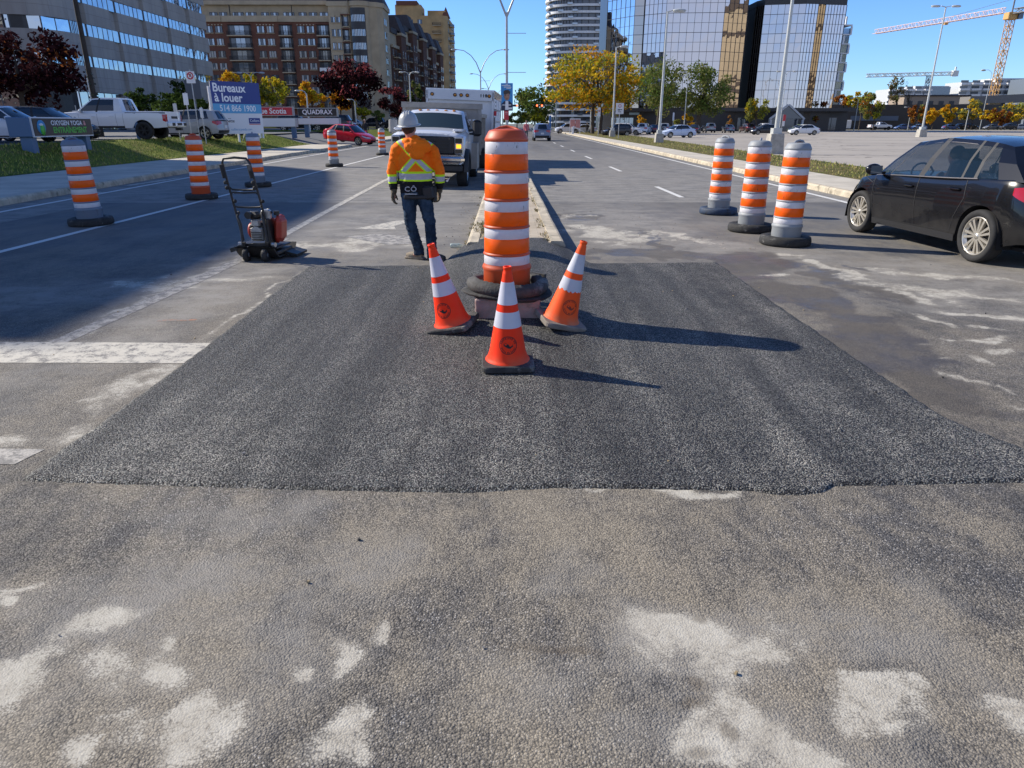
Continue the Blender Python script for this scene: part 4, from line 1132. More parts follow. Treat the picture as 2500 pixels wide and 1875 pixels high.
# ---- tower cranes
def lattice(b, p0, p1, w, n, rad, up=Vector((0, 0, 1)), tri=False):
    p0 = Vector(p0); p1 = Vector(p1); d = (p1 - p0).normalized()
    s = d.cross(up)
    s = s.normalized() if s.length > .05 else Vector((1, 0, 0))
    u = s.cross(d).normalized()
    cs = [(-.5, 0), (.5, 0), (0, .95)] if tri else [(-.5, -.5), (.5, -.5), (.5, .5), (-.5, .5)]
    off = [(s * a + u * c) * w for a, c in cs]
    for o in off: b.cyl(p0 + o, p1 + o, rad, n=5, caps=False)
    L = (p1 - p0)
    for i in range(n):
        a = p0 + L * (i / n); c = p0 + L * ((i + 1) / n)
        for k in range(len(off)):
            q = (k + 1) % len(off)
            b.cyl(a + off[k], (c if i % 2 == 0 else a) + off[q], rad * .6, n=4, caps=False)
            b.cyl(a + off[q], c + off[k], rad * .6, n=4, caps=False)
def crane():
    ye = mat('crane_yellow', (.62, .36, .12), .5); wh = mat('crane_pink_white', (.72, .52, .46), .5)
    t = thing('tower_crane', 'tall yellow tower crane with a long pale jib at the right edge', 'crane', (214, 330, 0))
    b = MB(); lattice(b, (0, 0, 0), (0, 0, 43), 2.4, 18, .18); b.build('mast', ye, t)
    b = MB(); b.box((0, 0, 44.4), (4.5, 3.6, 2.8), bev=.2); b.build('slewing_unit', ye, t)
    b = MB(); b.box((2.6, -1.6, 44.2), (2, 2, 2.2), bev=.15); b.build('cab', M_PANE_D, t)
    b = MB(); lattice(b, (-1, 3, 46), (-20, 78, 46), 2.2, 34, .15, tri=True); b.build('jib', wh, t)
    b = MB(); lattice(b, (0, -2, 46), (8, -30, 46.4), 1.8, 8, .22); b.box((8, -28, 45.6), (3, 4, 2.6)); b.build('counter_jib', M_FRAME_G, t)
    b = MB(); b.cyl((0, 0, 45.5), (0, 0, 51), .35, n=6); b.cyl((0, 0, 51), (-8, 40, 48), .08, n=4); b.cyl((0, 0, 51), (7, -26, 46.6), .08, n=4); b.build('tie_bars', M_FRAME_G, t)
    b = MB(); b.box((-8.6, 33, 45.4), (1.6, 1.6, .8)); b.build('trolley', ye, t)
    wc = mat('crane_white', (.75, .75, .72), .5)
    t = thing('tower_crane', 'small white tower crane far away behind the tall bare tree', 'crane', (340, 610, 0))
    b = MB(); lattice(b, (0, 0, 0), (0, 0, 38), 2.6, 12, .26); b.build('mast', M_FRAME_G, t)
    b = MB(); lattice(b, (-46, 10, 38.5), (18, -4, 39.3), 2.4, 22, .26); b.build('jib', wc, t)
    b = MB(); b.box((18, -4, 39.2), (4.4, 3, 4.2)); b.box((18, -4, 42.6), (1.0, 1, 3)); b.build('counterweight', wc, t)
crane()
# ================================================================ STREET FURNITURE AND SIGNS
_P = R(20.5); _YW = 0.006613
def at(u, v, Y):
    """point of the place at forward distance Y that the photograph shows at (u, v); used to read positions off the photo"""
    a = (u - 1250) / 1700; b = (937.5 - v) / 1700
    x = a; y = math.cos(_P) + b * math.sin(_P); z = -math.sin(_P) + b * math.cos(_P)
    x, y = x * math.cos(_YW) + y * math.sin(_YW), -x * math.sin(_YW) + y * math.cos(_YW)
    t = Y / y
    return (round(x * t, 2), Y, round(1.65 + z * t, 2))
M_GALV = mat('galvanised_steel', (0.42, 0.43, 0.44), 0.45, 0.5, var=0.1)
M_LAMPPOST = mat('pale_grey_pole', (0.52, 0.54, 0.53), 0.45, 0.2, var=0.06)
M_SIGNBLUE = mat('sign_blue', (0.022, 0.045, 0.23), 0.45)
M_SKYBLUE = mat('sign_sky_blue', (0.10, 0.36, 0.62), 0.45)
M_SIGNWHITE = mat('sign_white', (0.72, 0.73, 0.76), 0.45)
M_SIGNRED = mat('sign_red', (0.55, 0.03, 0.05), 0.45)
M_SIGNBLACK = mat('sign_black', (0.022, 0.02, 0.022), 0.45)
M_SIGNBROWN = mat('sign_brown', (0.045, 0.032, 0.028), 0.45)
M_LETTER_W = mat('white_lettering', (0.82, 0.83, 0.86), 0.5)
M_LETTER_G = mat('green_lettering', (0.10, 0.50, 0.06), 0.5)
M_LETTER_K = mat('black_lettering', (0.02, 0.02, 0.022), 0.5)
M_LETTER_B = mat('blue_lettering', (0.07, 0.30, 0.55), 0.5)
M_PINK = mat('pink_lettering', (0.75, 0.35, 0.36), 0.5)
M_BLUEBOX = mat('slate_blue_steel', (0.075, 0.15, 0.27), 0.5)
M_CONCB = mat('concrete_block', (0.40, 0.38, 0.34), 0.9, var=0.2, vscale=4)

# ---- monument sign of the yoga studio (faces the road)
def yoga_sign():
    t = thing('monument_sign', 'brown monument sign with white and green studio lettering on blue posts', 'sign', (-17.3, 29, 0.45))
    b = MB(); b.box((-.42, 0, 1.08), (.8, 4.0, .68), bev=.02); b.build('cabinet', M_BLUEBOX, t)
    b = MB(); b.box((.0, .05, 1.08), (.06, 3.9, .70)); b.build('panel_frame', M_SIGNWHITE, t)
    p = MB(); p.box((.02, .05, 1.08), (.06, 3.8, .61)); p = p.build('panel', M_SIGNBROWN, t)
    text('lettering', 'OXYGEN YOGA', .24, M_LETTER_W, p, face_m((.053, .25, 1.22), 0), xscale=1.18, bold=.004)
    text('lettering', '&', .24, M_PINK, p, face_m((.053, 1.45, 1.22), 0), bold=.004)
    text('lettering', 'ENTRAÎNEMENT', .30, M_LETTER_G, p, face_m((.053, .42, .96), 0), xscale=1.02, bold=.006)
    e = MB(); e.lathe([(.001, 0), (.25, 0), (.25, .01), (.001, .011)], c=(.052, -1.4, 1.08), axis=(1, 0, 0), n=28); e = e.build('emblem', M_LETTER_B, p)
    f = MB(); f.lathe([(.001, 0), (.20, 0), (.20, .006), (.001, .007)], c=(.064, -1.36, .99), axis=(1, 0, 0), n=20, ell=(.7, 1)); f.build('emblem_leaf', M_LETTER_G, p)
    f = MB()
    for a in (-40, 0, 40):
        f.lathe([(.001, 0), (.075, 0), (.075, .006), (.001, .007)], c=(.072, -1.42 + .07 * math.sin(R(a)), 1.12 + .06 * math.cos(R(a))), axis=(1, 0, 0), n=14, ell=(1.1, .5))
    f.build('emblem_flower', M_LETTER_W, p)
    for y in (-1.75, 1.75):
        b = MB(); b.box((-.3, y, .1), (.42, .3, 1.3)); b.build('post', M_BLUEBOX, t)
yoga_sign()

# ---- white and blue rental billboard
def billboard():
    a = at(521, 268, 45.6); c = at(639, 272, 48.4)
    L = math.hypot(c[0] - a[0], c[1] - a[1]); ang = math.atan2(c[1] - a[1], c[0] - a[0])
    t = thing('rental_billboard', 'white and blue rental billboard reading Bureaux à louer on white posts', 'billboard', ((a[0] + c[0]) / 2, (a[1] + c[1]) / 2, 0.55), ang)
    zb, zt = .50, 3.52
    h = zt - zb
    p = MB(); p.box((0, .04, (zb + zt) / 2), (L, .06, h)); p = p.build('panel', M_SIGNWHITE, t)
    q = MB(); q.box((0, .0, zb + h * .79), (L, .03, h * .42)); q.build('blue_field', M_SIGNBLUE, p)
    q = MB(); q.box((0, .0, zb + h * .49), (L, .03, h * .18)); q.build('light_blue_field', M_SKYBLUE, p)
    fm = lambda x, z: face_m((x, -.018, z), -PI / 2)
    text('lettering', 'Bureaux', .68, M_LETTER_W, p, fm(-L * .47, zb + h * .875), align='LEFT', bold=.016)
    text('lettering', 'à louer', .68, M_LETTER_W, p, fm(-L * .45, zb + h * .69), align='LEFT', bold=.016)
    text('lettering', '514 866 1900', .50, M_LETTER_W, p, fm(0, zb + h * .49), xscale=.93, bold=.006)
    text('lettering', 'touchette', .26, M_LETTER_K, p, face_m((-L * .40, .008, zb + h * .25), -PI / 2), align='LEFT', bold=.004)
    text('lettering', 'groupe', .08, M_LETTER_K, p, face_m((-L * .2, .008, zb + h * .30), -PI / 2))
    text('lettering', 'collierscanada.com', .20, M_LETTER_B, p, face_m((.1, .008, zb + h * .085), -PI / 2))
    q = MB(); q.box((L * .32, .0, zb + h * .255), (L * .24, .02, h * .11)); q = q.build('logo_field', M_SIGNBLUE, p)
    text('lettering', 'Colliers', .22, M_LETTER_W, q, face_m((L * .32, -.013, zb + h * .255), -PI / 2), ext=.002)
    q = MB(); q.box((L * .32, .0, zb + h * .185), (L * .24, .02, .035)); q.build('logo_stripe', M_SIGNRED, p)
    for x in (-L / 2 - .06, L / 2 - .25, L / 2 - .02, -.1):
        b = MB(); b.box((x, .13, (zt - .6) / 2 - .3 if abs(x) > 1 else .1), (.11, .1, zt + .6 if x < -1 else (1.9 if abs(x) > 1 else 1.0))); b.build('post', M_SIGNWHITE, t)
    for x in (-L / 2, -L * .28, L * .2):
        b = MB(); b.cyl((x, .18, zb + .6 + (1.4 if x < -1.2 else 0)), (x + .2, 1.4, -.2), .05, n=4); b.build('brace', M_SIGNWHITE, t)
billboard()

def box_sign(label, u0, u1, v0, v1, w0, w1, Y, front, word, wsize, lm, legu, legs, hide=0.0):
    a = at(u0, v0, Y); c = at(u1, v1, Y); d = at(u0, w0, Y); e = at(u1, w1, Y)
    x0, x1 = a[0] - hide, c[0]
    t = thing('monument_sign', label, 'sign', ((x0 + x1) / 2, Y, .85))
    W = x1 - x0; z = .85
    b = MB(); b.box((0, .32, (a[2] + c[2]) / 2 - z), (W + .06, .6, a[2] - c[2] + .1)); b.build('upper_cabinet', M_GALV, t)
    p = MB(); p.box((0, .0, (a[2] + c[2]) / 2 - z), (W, .06, a[2] - c[2])); p = p.build('panel', front, t)
    text('lettering', word, wsize, lm, p, face_m((.0, -.034, (a[2] + c[2]) / 2 - z), -PI / 2), bold=.012)
    b = MB(); b.box((.05, .32, (d[2] + e[2]) / 2 - z), (W + .3, .6, d[2] - e[2])); b.box((.05, 0.01, (d[2] + e[2]) / 2 - z), (W + .2, .04, d[2] - e[2] - .08), mi=1); b.build('lower_cabinet', [M_GALV, M_SIGNWHITE], t)
    for q in legs:
        lx = at(q, 300, Y)[0]
        b = MB(); b.box((lx - (x0 + x1) / 2, .35, (e[2] - z) / 2 - .15), (.34, .3, e[2] - z + .35)); b.build('post', M_BLUEBOX, t)
box_sign('red monument sign with white bank lettering behind the rental billboard', 636, 714, 262, 281, 288, 310, 60, M_SIGNRED, 'Banque Scotia', .56, M_LETTER_W, 0, (713,), hide=1.6)
box_sign('black monument sign with white capitals above a blank white panel', 727, 822, 265, 283, 288, 304, 64, M_SIGNBLACK, 'QUADRAX', .52, M_LETTER_W, 0, (745,))

def pole_sign(name, label, base, h, plates, r=.03, m=None, group=None, cat='sign'):
    """plates = list of (z centre, width, height, material, mark)"""
    t = thing(name, label, cat, base, 0, group)
    b = MB(); b.cyl((0, 0, -.3), (0, 0, h), r, n=8); b.build('post', m or M_GALV, t)
    for z, w, hh, pm, mark in plates:
        p = MB(); p.box((0, -r - .015, z), (w, .02, hh), bev=.0); p = p.build('sign_plate', pm, t)
        if mark == 'no':
            k = MB(); k.lathe([(w * .26, 0), (w * .38, 0), (w * .38, .006), (w * .26, .006), (w * .26, 0)], c=(0, -r - .027, z + hh * .12), axis=(0, -1, 0), n=24); k.box((0, -r - .031, z + hh * .12), (w * .08, .006, w * .62), ry=R(-45)); k.build('prohibition_ring', M_SIGNRED, p)
            text('lettering', 'P', w * .42, M_LETTER_K, p, face_m((0, -r - .027, z + hh * .12), -PI / 2), bold=.008)
        if mark == 'tow':
            k = MB(); k.lathe([(w * .14, 0), (w * .2, 0), (w * .2, .006), (w * .14, .006), (w * .14, 0)], c=(0, -r - .027, z + hh * .24), axis=(0, -1, 0), n=20); k.build('prohibition_ring', M_SIGNRED, p)
            k = MB(); k.box((-.1 * w, -r - .029, z - hh * .12), (w * .3, .008, hh * .1)); k.box((.2 * w, -r - .029, z - hh * .1), (w * .22, .008, hh * .07)); k.box((0, -r - .029, z - hh * .3), (w * .4, .008, hh * .06)); k.build('tow_symbol', M_LETTER_K, p)
    return t
pole_sign('parking_sign', 'tall pole with a white no parking sign beside the rental billboard', (-17.85, 43, .5), 4.0, [(3.6, .5, .62, M_SIGNWHITE, 'no')])
g = 'small parking signs seen from behind along the lot'
pole_sign('lot_sign', 'low grey sign plate on a post right behind the pickup tailgate', (-18.1, 41, .95), 1.75, [(1.45, .2, .55, M_GALV, '')], group=g)
pole_sign('lot_sign', 'tallest of the small twin plated lot signs beside the pickup', (-17.45, 41, .95), 2.3, [(1.95, .26, .6, M_SIGNWHITE, '')], group=g)
pole_sign('lot_sign', 'narrow white sign plate on a post in front of the silver hatchback', (-16.7, 41, .9), 1.6, [(1.3, .17, .52, M_SIGNWHITE, '')], group=g)
pole_sign('lot_sign', 'thin leaning sign post behind the yoga sign panel', (-22.6, 41, .95), 3.0, [(.9, .3, .5, M_BLUEBOX, '')], group=g)
pole_sign('lot_sign', 'low sign post with twin white plates behind the blue sign cabinet', (-26.4, 46, .9), 1.8, [(1.2, .42, .6, M_SIGNWHITE, '')], group=g)
t = thing('lot_post', 'flat blue grey post standing in front of the pickup rear wheel', 'post', (-18.9, 38, .85))
b = MB(); b.box((0, 0, .55), (.16, .06, 1.5), ry=R(-2)); b.build('post', M_BLUEBOX, t)
t = thing('blank_signboard', 'blank dark grey signboard in front of the hedge by the office', 'sign', (at(472, 222, 66)[0], 66, .9))
b = MB(); b.box((0, 0, 3.55), (1.3, .08, 1.55)); b.build('panel', mat('slate_board', (.10, .12, .15), .6), t)
b = MB(); b.box((0, .08, 1.4), (.12, .1, 2.9)); b.build('post', M_FRAME_G, t)

# ---- lamps
def parking_lamp(label, x, y, h, base_z=0.1, heads=1, blk=(.62, .78), z=0.06, arm=1.0):
    t = thing('parking_lamp', label, 'street lamp', (x, y, z), 0, 'pale square lamps of the parking lot')
    b = MB()
    w, hh = blk
    b.grid([[(sx * w * k, sy * w * k, zz) for sx, sy in ((-.5, -.5), (.5, -.5), (.5, .5), (-.5, .5))] for k, zz in ((1.15, -.1), (1.0, hh), (.9, hh + .02))], False, close=True)
    b.add([(sx * w * .9, sy * w * .9, hh + .02) for sx, sy in ((-.5, -.5), (.5, -.5), (.5, .5), (-.5, .5))], [(0, 1, 2, 3)])
    b.build('concrete_base', M_CONCB, t)
    b = MB(); b.box((0, 0, hh + .16), (w * .66, w * .66, .3)); b.build('base_cover', M_LAMPPOST, t)
    b = MB(); b.tube([(0, 0, hh), (0, 0, h * .5), (0, 0, h)], [.125, .10, .075], n=10); b.build('pole', M_LAMPPOST, t)
    for k in range(heads):
        s = 1 if k == 0 else -1
        b = MB(); b.cyl((0, 0, h - .05), (s * arm * .45, 0, h + .08), .05, n=6); b.ball((s * arm * .95, 0, h + .06), .5, ell=(1.15, .55, .26)); b.box((s * arm * .95, 0, h - .02), (.9, .42, .06)); b.build('lamp_head', M_LAMPPOST, t)
    return t
parking_lamp('pale lamp post on a dark concrete block behind the grey striped barrels', 15.0, 41.2, 10.4, blk=(.72, 1.05))
parking_lamp('pale lamp post on a concrete block beside the light blue sedan', 13.1, 63.6, 10.15)
parking_lamp('pale lamp post between the yellow tree and the tow sign', 13.15, 92.4, 10.2)
parking_lamp('lone double headed lamp post out in the empty parking lot', 52.55, 93.5, 14.7, heads=2, arm=1.3, blk=(.85, .9))
def curved_lamp(label, u, vt, Y, z, two=True, sc=1.0, group='slim curved lamps around the lots'):
    x, _, h = at(u, vt, Y); h -= z
    t = thing('curved_lamp', label, 'street lamp', (x, Y, z), 0, group)
    b = MB(); b.tube([(0, 0, 0), (0, 0, h * .6), (0, 0, h)], [.1, .08, .06], n=8); b.build('pole', M_LAMPPOST, t)
    for s in ((-1, 1) if two else (-1,)):
        b = MB(); b.tube([(0, 0, h - .2), (s * .25 * sc, 0, h + .25 * sc), (s * .8 * sc, 0, h + .5 * sc), (s * 1.3 * sc, 0, h + .45 * sc)], .045, n=6); b.ball((s * 1.6 * sc, 0, h + .42 * sc), .4 * sc, ell=(1.1, .6, .4)); b.build('lamp_arm', M_LAMPPOST, t)
    return t
curved_lamp('twin armed lamp in front of the right mirrored tower', 1920, 180, 150, .06)
curved_lamp('single headed lamp left of the wide autumn tree', 2096, 244, 172, .06, False)
curved_lamp('slim lamp post between the white pickup and the orange tree', 2225, 266, 200, .06, False)
curved_lamp('slender lamp post in front of the elevated guideway', 2422, 178, 210, .06, False, 1.6)
curved_lamp('short lamp post wrapped in white beside the yellow trees', 2366, 268, 182, .06, False, .6)
curved_lamp('single headed lamp before the orange maple, left', 748, 228, 74, .9, False, .55)
curved_lamp('twin headed lamp rising above the yellow maples, left', 612, 186, 98, .9, True, .9)
curved_lamp('twin headed lamp left of the white box truck', 999, 182, 92, .9, True, .6)
curved_lamp('dark slim lamp beside the purple tree trunk', 866, 247, 104, .9, False, .5)
curved_lamp('lamp half hidden by the green trees, right', 1680, 182, 135, .06, False, .9)

def median_lamp(label, x, y, fork, sc=1.0, rods=True):
    t = thing('median_lamp', label, 'street lamp', (x, y, .17), 0, 'twin armed lamps along the median')
    f = fork - .17
    b = MB(); b.tube([(0, 0, 0), (0, 0, 1), (0, 0, f)], [.11, .1, .075], n=12); b.tube([(0, 0, 0), (0, 0, .9)], .16, n=12); b.build('pole', M_GALV, t)
    for s in (-1, 1):
        b = MB(); b.tube([(0, 0, f - .25), (s * .12, 0, f), (s * .55, 0, f + 1.0), (s * 1.25, 0, f + 1.9), (s * 2.2, 0, f + 2.5), (s * 3.2, 0, f + 2.65)], [.075, .07, .06, .05, .045, .045], n=8)
        b.ball((s * 3.5, 0, f + 2.62), .36, ell=(1.2, .5, .3)); b.build('lamp_arm', M_GALV, t)
    if rods:
        for z in (f - 1.25, f - 3.65):
            b = MB(); b.cyl((0, 0, z), (1.3, 0, z), .02, n=6); b.build('banner_rod', M_GALV, t)
    return t
median_lamp('nearest twin armed median lamp, carrying the blue portrait poster', -.01, 52, 8.58)
median_lamp('second twin armed lamp, rising behind the white truck box', -3.62, 104, 8.4)
median_lamp('third twin armed lamp down the road, left of the poster', -3.8, 156, 8.6)
median_lamp('farthest twin armed lamp just left of the poster edge', -3.4, 215, 8.4, rods=False)

def poster():
    t = thing('election_poster', 'tall blue poster with a portrait on the nearest median lamp', 'poster', (-.01, 51.86, 2.5))
    p = MB(); p.box((0, 0, .87), (.82, .02, 1.76)); p.build('panel', mat('poster_blue', (.05, .30, .66), .5), t)
    s = MB(); s.prism([(-.40, 0), (.40, 0), (.40, .42), (.16, .62), (-.16, .62), (-.36, .44)], 0.012, .018, M=Matrix.Rotation(PI / 2, 4, 'X')); s.build('suit', mat('dark_navy_print', (.02, .03, .07), .5), t)
    s = MB(); s.prism([(-.12, .05), (.12, .05), (.10, .62), (-.10, .62)], .019, .024, M=Matrix.Rotation(PI / 2, 4, 'X')); s.build('shirt', M_LETTER_W, t)
    f = MB(); f.lathe([(.001, 0), (.22, 0), (.22, .006), (.001, .007)], c=(0, -.022, .95), axis=(0, -1, 0), n=24, ell=(.9, 1.35)); f.build('face', mat('skin_print', (.42, .24, .18), .5), t)
    f = MB(); f.prism([(-.22, 1.08), (-.12, 1.02), (.1, 1.1), (.2, 1.02), (.24, 1.2), (.1, 1.32), (-.12, 1.31), (-.23, 1.22)], .032, .037, M=Matrix.Rotation(PI / 2, 4, 'X'))
    for x in (-.09, .09): f.box((x, -.034, .98), (.08, .006, .03))
    f.box((0, -.034, .78), (.1, .006, .02)); f.build('hair', mat('dark_hair_print', (.06, .045, .04), .5), t)
    w = MB()
    for k, (x, ww, z) in enumerate(((0, .16, 1.68), (-.05, .6, 1.60), (.05, .5, 1.50), (.12, .3, 1.42), (-.02, .6, .36), (.22, .26, .14))): w.box((x, -.03, z), (ww, .006, .05 if k != 5 else .12))
    w.build('lettering_strip', M_LETTER_W, t)
    t = thing('red_road_sign', 'small red sign below the portrait poster on the median lamp', 'sign', (-.05, 51.86, 1.95))
    p = MB(); p.box((0, 0, .25), (.34, .02, .62), bev=.008); p = p.build('panel', M_SIGNRED, t)
    w = MB(); w.box((0, -.014, .44), (.2, .006, .06)); w.box((0, -.014, .33), (.14, .006, .04)); w.build('lettering_strip', M_PINK, p)
poster()

# ---- dark utility pole behind the pickup
t = thing('utility_pole', 'dark wooden utility pole wrapped with vines behind the white pickup', 'utility pole', (-25.15, 46, .85))
b = MB(); b.tube([(0, 0, 0), (0, 0, 5), (.0, 0, 11.5)], [.17, .14, .115], n=10); b.build('pole', mat('dark_creosote_wood', (.03, .024, .02), .8, var=.3), t)
b = MB()
for i in range(60):
    a = rnd.uniform(0, 2 * PI); z = rnd.uniform(.3, 3.6); r_ = .19
    b.box((r_ * math.cos(a), r_ * math.sin(a), z), (.16, .02, .12), rz=rnd.uniform(0, 6), rx=rnd.uniform(-1, 1))
b.build('vine', mat('dark_vine_leaf', (.03, .035, .02), .6), t)

# ---- right verge signs
pole_sign('tow_sign', 'white no stopping tow sign on a thin post right of the pale lamp', (12.35, 82, .1), 3.65, [(3.1, .86, 1.12, M_SIGNWHITE, 'tow')], r=.04)
pole_sign('parking_sign', 'narrow white sign on a post before the twin yellow tree trunks', (12.2, 99, .1), 3.6, [(3.0, .36, 1.1, M_SIGNWHITE, 'no')], r=.05)
pole_sign('lot_post_sign', 'plain grey post left of the yellow tree trunks', (14.6, 130, .1), 3.8, [], r=.09, m=M_LAMPPOST, cat='post')
pole_sign('lot_post_sign', 'slim white upright sign between the green trees', (26.8, 120, .1), 3.3, [(2.6, .28, 1.2, M_SIGNWHITE, '')], r=.05)
t = thing('lot_signboard', 'faded red and white double signboard on posts at the lot corner', 'sign', (10.9, 119, .1))
b = MB(); b.box((-.4, 0, 1.55), (.75, .06, 1.2)); b.box((.42, 0, 1.55), (.72, .06, 1.2)); b.build('panel', mat('faded_red_panel', (.55, .24, .22), .6), t)
b = MB(); b.box((0, .02, 2.25), (1.7, .06, .14)); b.build('frame', M_SIGNWHITE, t)
for x in (-.8, .8):
    b = MB(); b.box((x, .05, 1.1), (.09, .06, 2.3)); b.build('post', M_SIGNWHITE, t)
t = thing('barrier_arm', 'white sloping barrier arm beside the faded red signboard', 'barrier', (10.2, 114, .1))
b = MB(); b.cyl((0, 0, 1.15), (1.75, 0, .3), .05, n=6); b.build('arm', M_LETTER_W, t)
b = MB(); b.box((-.1, 0, .55), (.3, .3, 1.15)); b.build('housing', M_SIGNWHITE, t)
t = thing('blue_totem', 'slim blue totem sign beside the green tree, right of the road', 'sign', (8.69, 150, .1))
b = MB(); b.box((0, 0, 1.6), (.42, .3, 3.0), bev=.02); b.build('panel', mat('totem_blue', (.06, .18, .45), .5), t)
b = MB(); b.box((0, 0, .08), (.6, .5, .16)); b.build('base', M_CONCB, t)
t = thing('flag_banner', 'red and white feather banner in front of the entrance canopy', 'banner', (at(1911, 290, 152)[0], 152, .06))
b = MB(); b.cyl((0, 0, 0), (0, 0, 3.4), .04, n=6); b.build('pole', M_GALV, t)
b = MB(); b.box((.3, 0, 2.7), (.6, .03, 1.2)); b.build('upper_cloth', M_SIGNRED, t); b = MB(); b.box((.25, 0, 1.6), (.5, .03, 1.0)); b.build('lower_cloth', M_SIGNWHITE, t)

# ---- traffic signals at the far crossing
M_LAMPRED = NT('lit_red_lamp'); M_LAMPRED.set(color=(.8, .05, .02, 1), emit=(1.0, .10, .03, 1), estr=6.0); M_LAMPRED = M_LAMPRED.m
def signal(label, xs, u0, v, Y, mastu, lamps):
    mx = at(mastu, 300, Y)[0]
    t = thing('traffic_signal', label, 'traffic light', (mx, Y, .1), 0, 'red traffic signals at the far crossing')
    x, _, z = at(u0, v, Y)
    b = MB(); b.tube([(0, 0, 0), (0, 0, z + .6)], [.13, .09], n=8); b.build('mast', M_LAMPPOST, t)
    b = MB(); b.tube([(0, 0, z - .7), ((x - mx) * .35, 0, z + .1), (x - mx, 0, z + .1)], .05, n=6); b.build('mast_arm', M_LAMPPOST, t)
    b = MB(); b.box((x - mx, -.1, z), (xs, .24, .42), bev=.03); b.build('signal_head', M_RAIL, t)
    for q in lamps:
        b = MB(); b.lathe([(.001, 0), (.17, 0), (.17, .05), (.001, .06)], c=(x - mx + q, -.22, z), axis=(0, -1, 0), n=16); b.build('red_lamp', M_LAMPRED, t)
    return t
signal('horizontal traffic signal with two lit red lamps over the right lanes', 1.5, 1317, 259, 168, 1357, (-.55, .55))
signal('traffic signal with one lit red lamp showing right of the poster', 1.3, 1257, 259, 168, 1227, (.5,))
signal('traffic signal with one lit red lamp between the box truck and the poster', 1.0, 1200, 258, 168, 1188, (.35,))
t = thing('camera_arm', 'black traffic camera on an arm right of the white box truck', 'camera', (at(1196, 274, 110)[0], 110, .1))
b = MB(); b.cyl((0, 0, 0), (0, 0, 3.6), .07, n=6); b.build('post', M_FRAME_G, t)
b = MB(); b.box((.55, 0, 3.25), (1.2, .2, .28), ry=R(10)); b.build('housing', M_RAIL, t)

# ================================================================ TREES
def leaf_mat(name, c, tr=0.35, var=0.25):
    m = bpy.data.materials.new(name); m.use_nodes = True
    nt = m.node_tree; nt.nodes.clear()
    out = nt.nodes.new('ShaderNodeOutputMaterial'); d = nt.nodes.new('ShaderNodeBsdfDiffuse'); tl = nt.nodes.new('ShaderNodeBsdfTranslucent'); mx = nt.nodes.new('ShaderNodeMixShader')
    g = nt.nodes.new('ShaderNodeNewGeometry'); mr = nt.nodes.new('ShaderNodeMix'); mr.data_type = 'RGBA'
    mr.inputs[6].default_value = (*[x * (1 - var) for x in c], 1); mr.inputs[7].default_value = (*[min(1, x * (1 + var)) for x in c], 1)
    nt.links.new(g.outputs['Random Per Island'], mr.inputs[0])
    nt.links.new(mr.outputs[2], d.inputs[0]); nt.links.new(mr.outputs[2], tl.inputs[0])
    mx.inputs[0].default_value = tr
    nt.links.new(d.outputs[0], mx.inputs[1]); nt.links.new(tl.outputs[0], mx.inputs[2]); nt.links.new(mx.outputs[0], out.inputs[0])
    return m
LF = {'yellow': leaf_mat('yellow_leaf', (.62, .42, .03)), 'gold': leaf_mat('gold_leaf', (.64, .32, .02)), 'lime': leaf_mat('lime_leaf', (.34, .34, .03)), 'green': leaf_mat('green_leaf', (.115, .17, .04)),
      'dkgreen': leaf_mat('dark_green_leaf', (.035, .058, .015)), 'olive': leaf_mat('olive_leaf', (.20, .21, .065)), 'purple': leaf_mat('purple_leaf', (.022, .008, .011), .2), 'plum': leaf_mat('plum_leaf', (.055, .02, .022), .25),
      'pinkred': leaf_mat('pink_red_leaf', (.30, .075, .08)), 'rust': leaf_mat('rust_leaf', (.26, .09, .03)), 'orange': leaf_mat('orange_leaf', (.42, .17, .03)), 'grey': leaf_mat('dry_leaf', (.24, .18, .09))}
M_BARK = mat('bark', (.075, .058, .045), .9, var=.3, vscale=6, bump=.5, bscale=20)
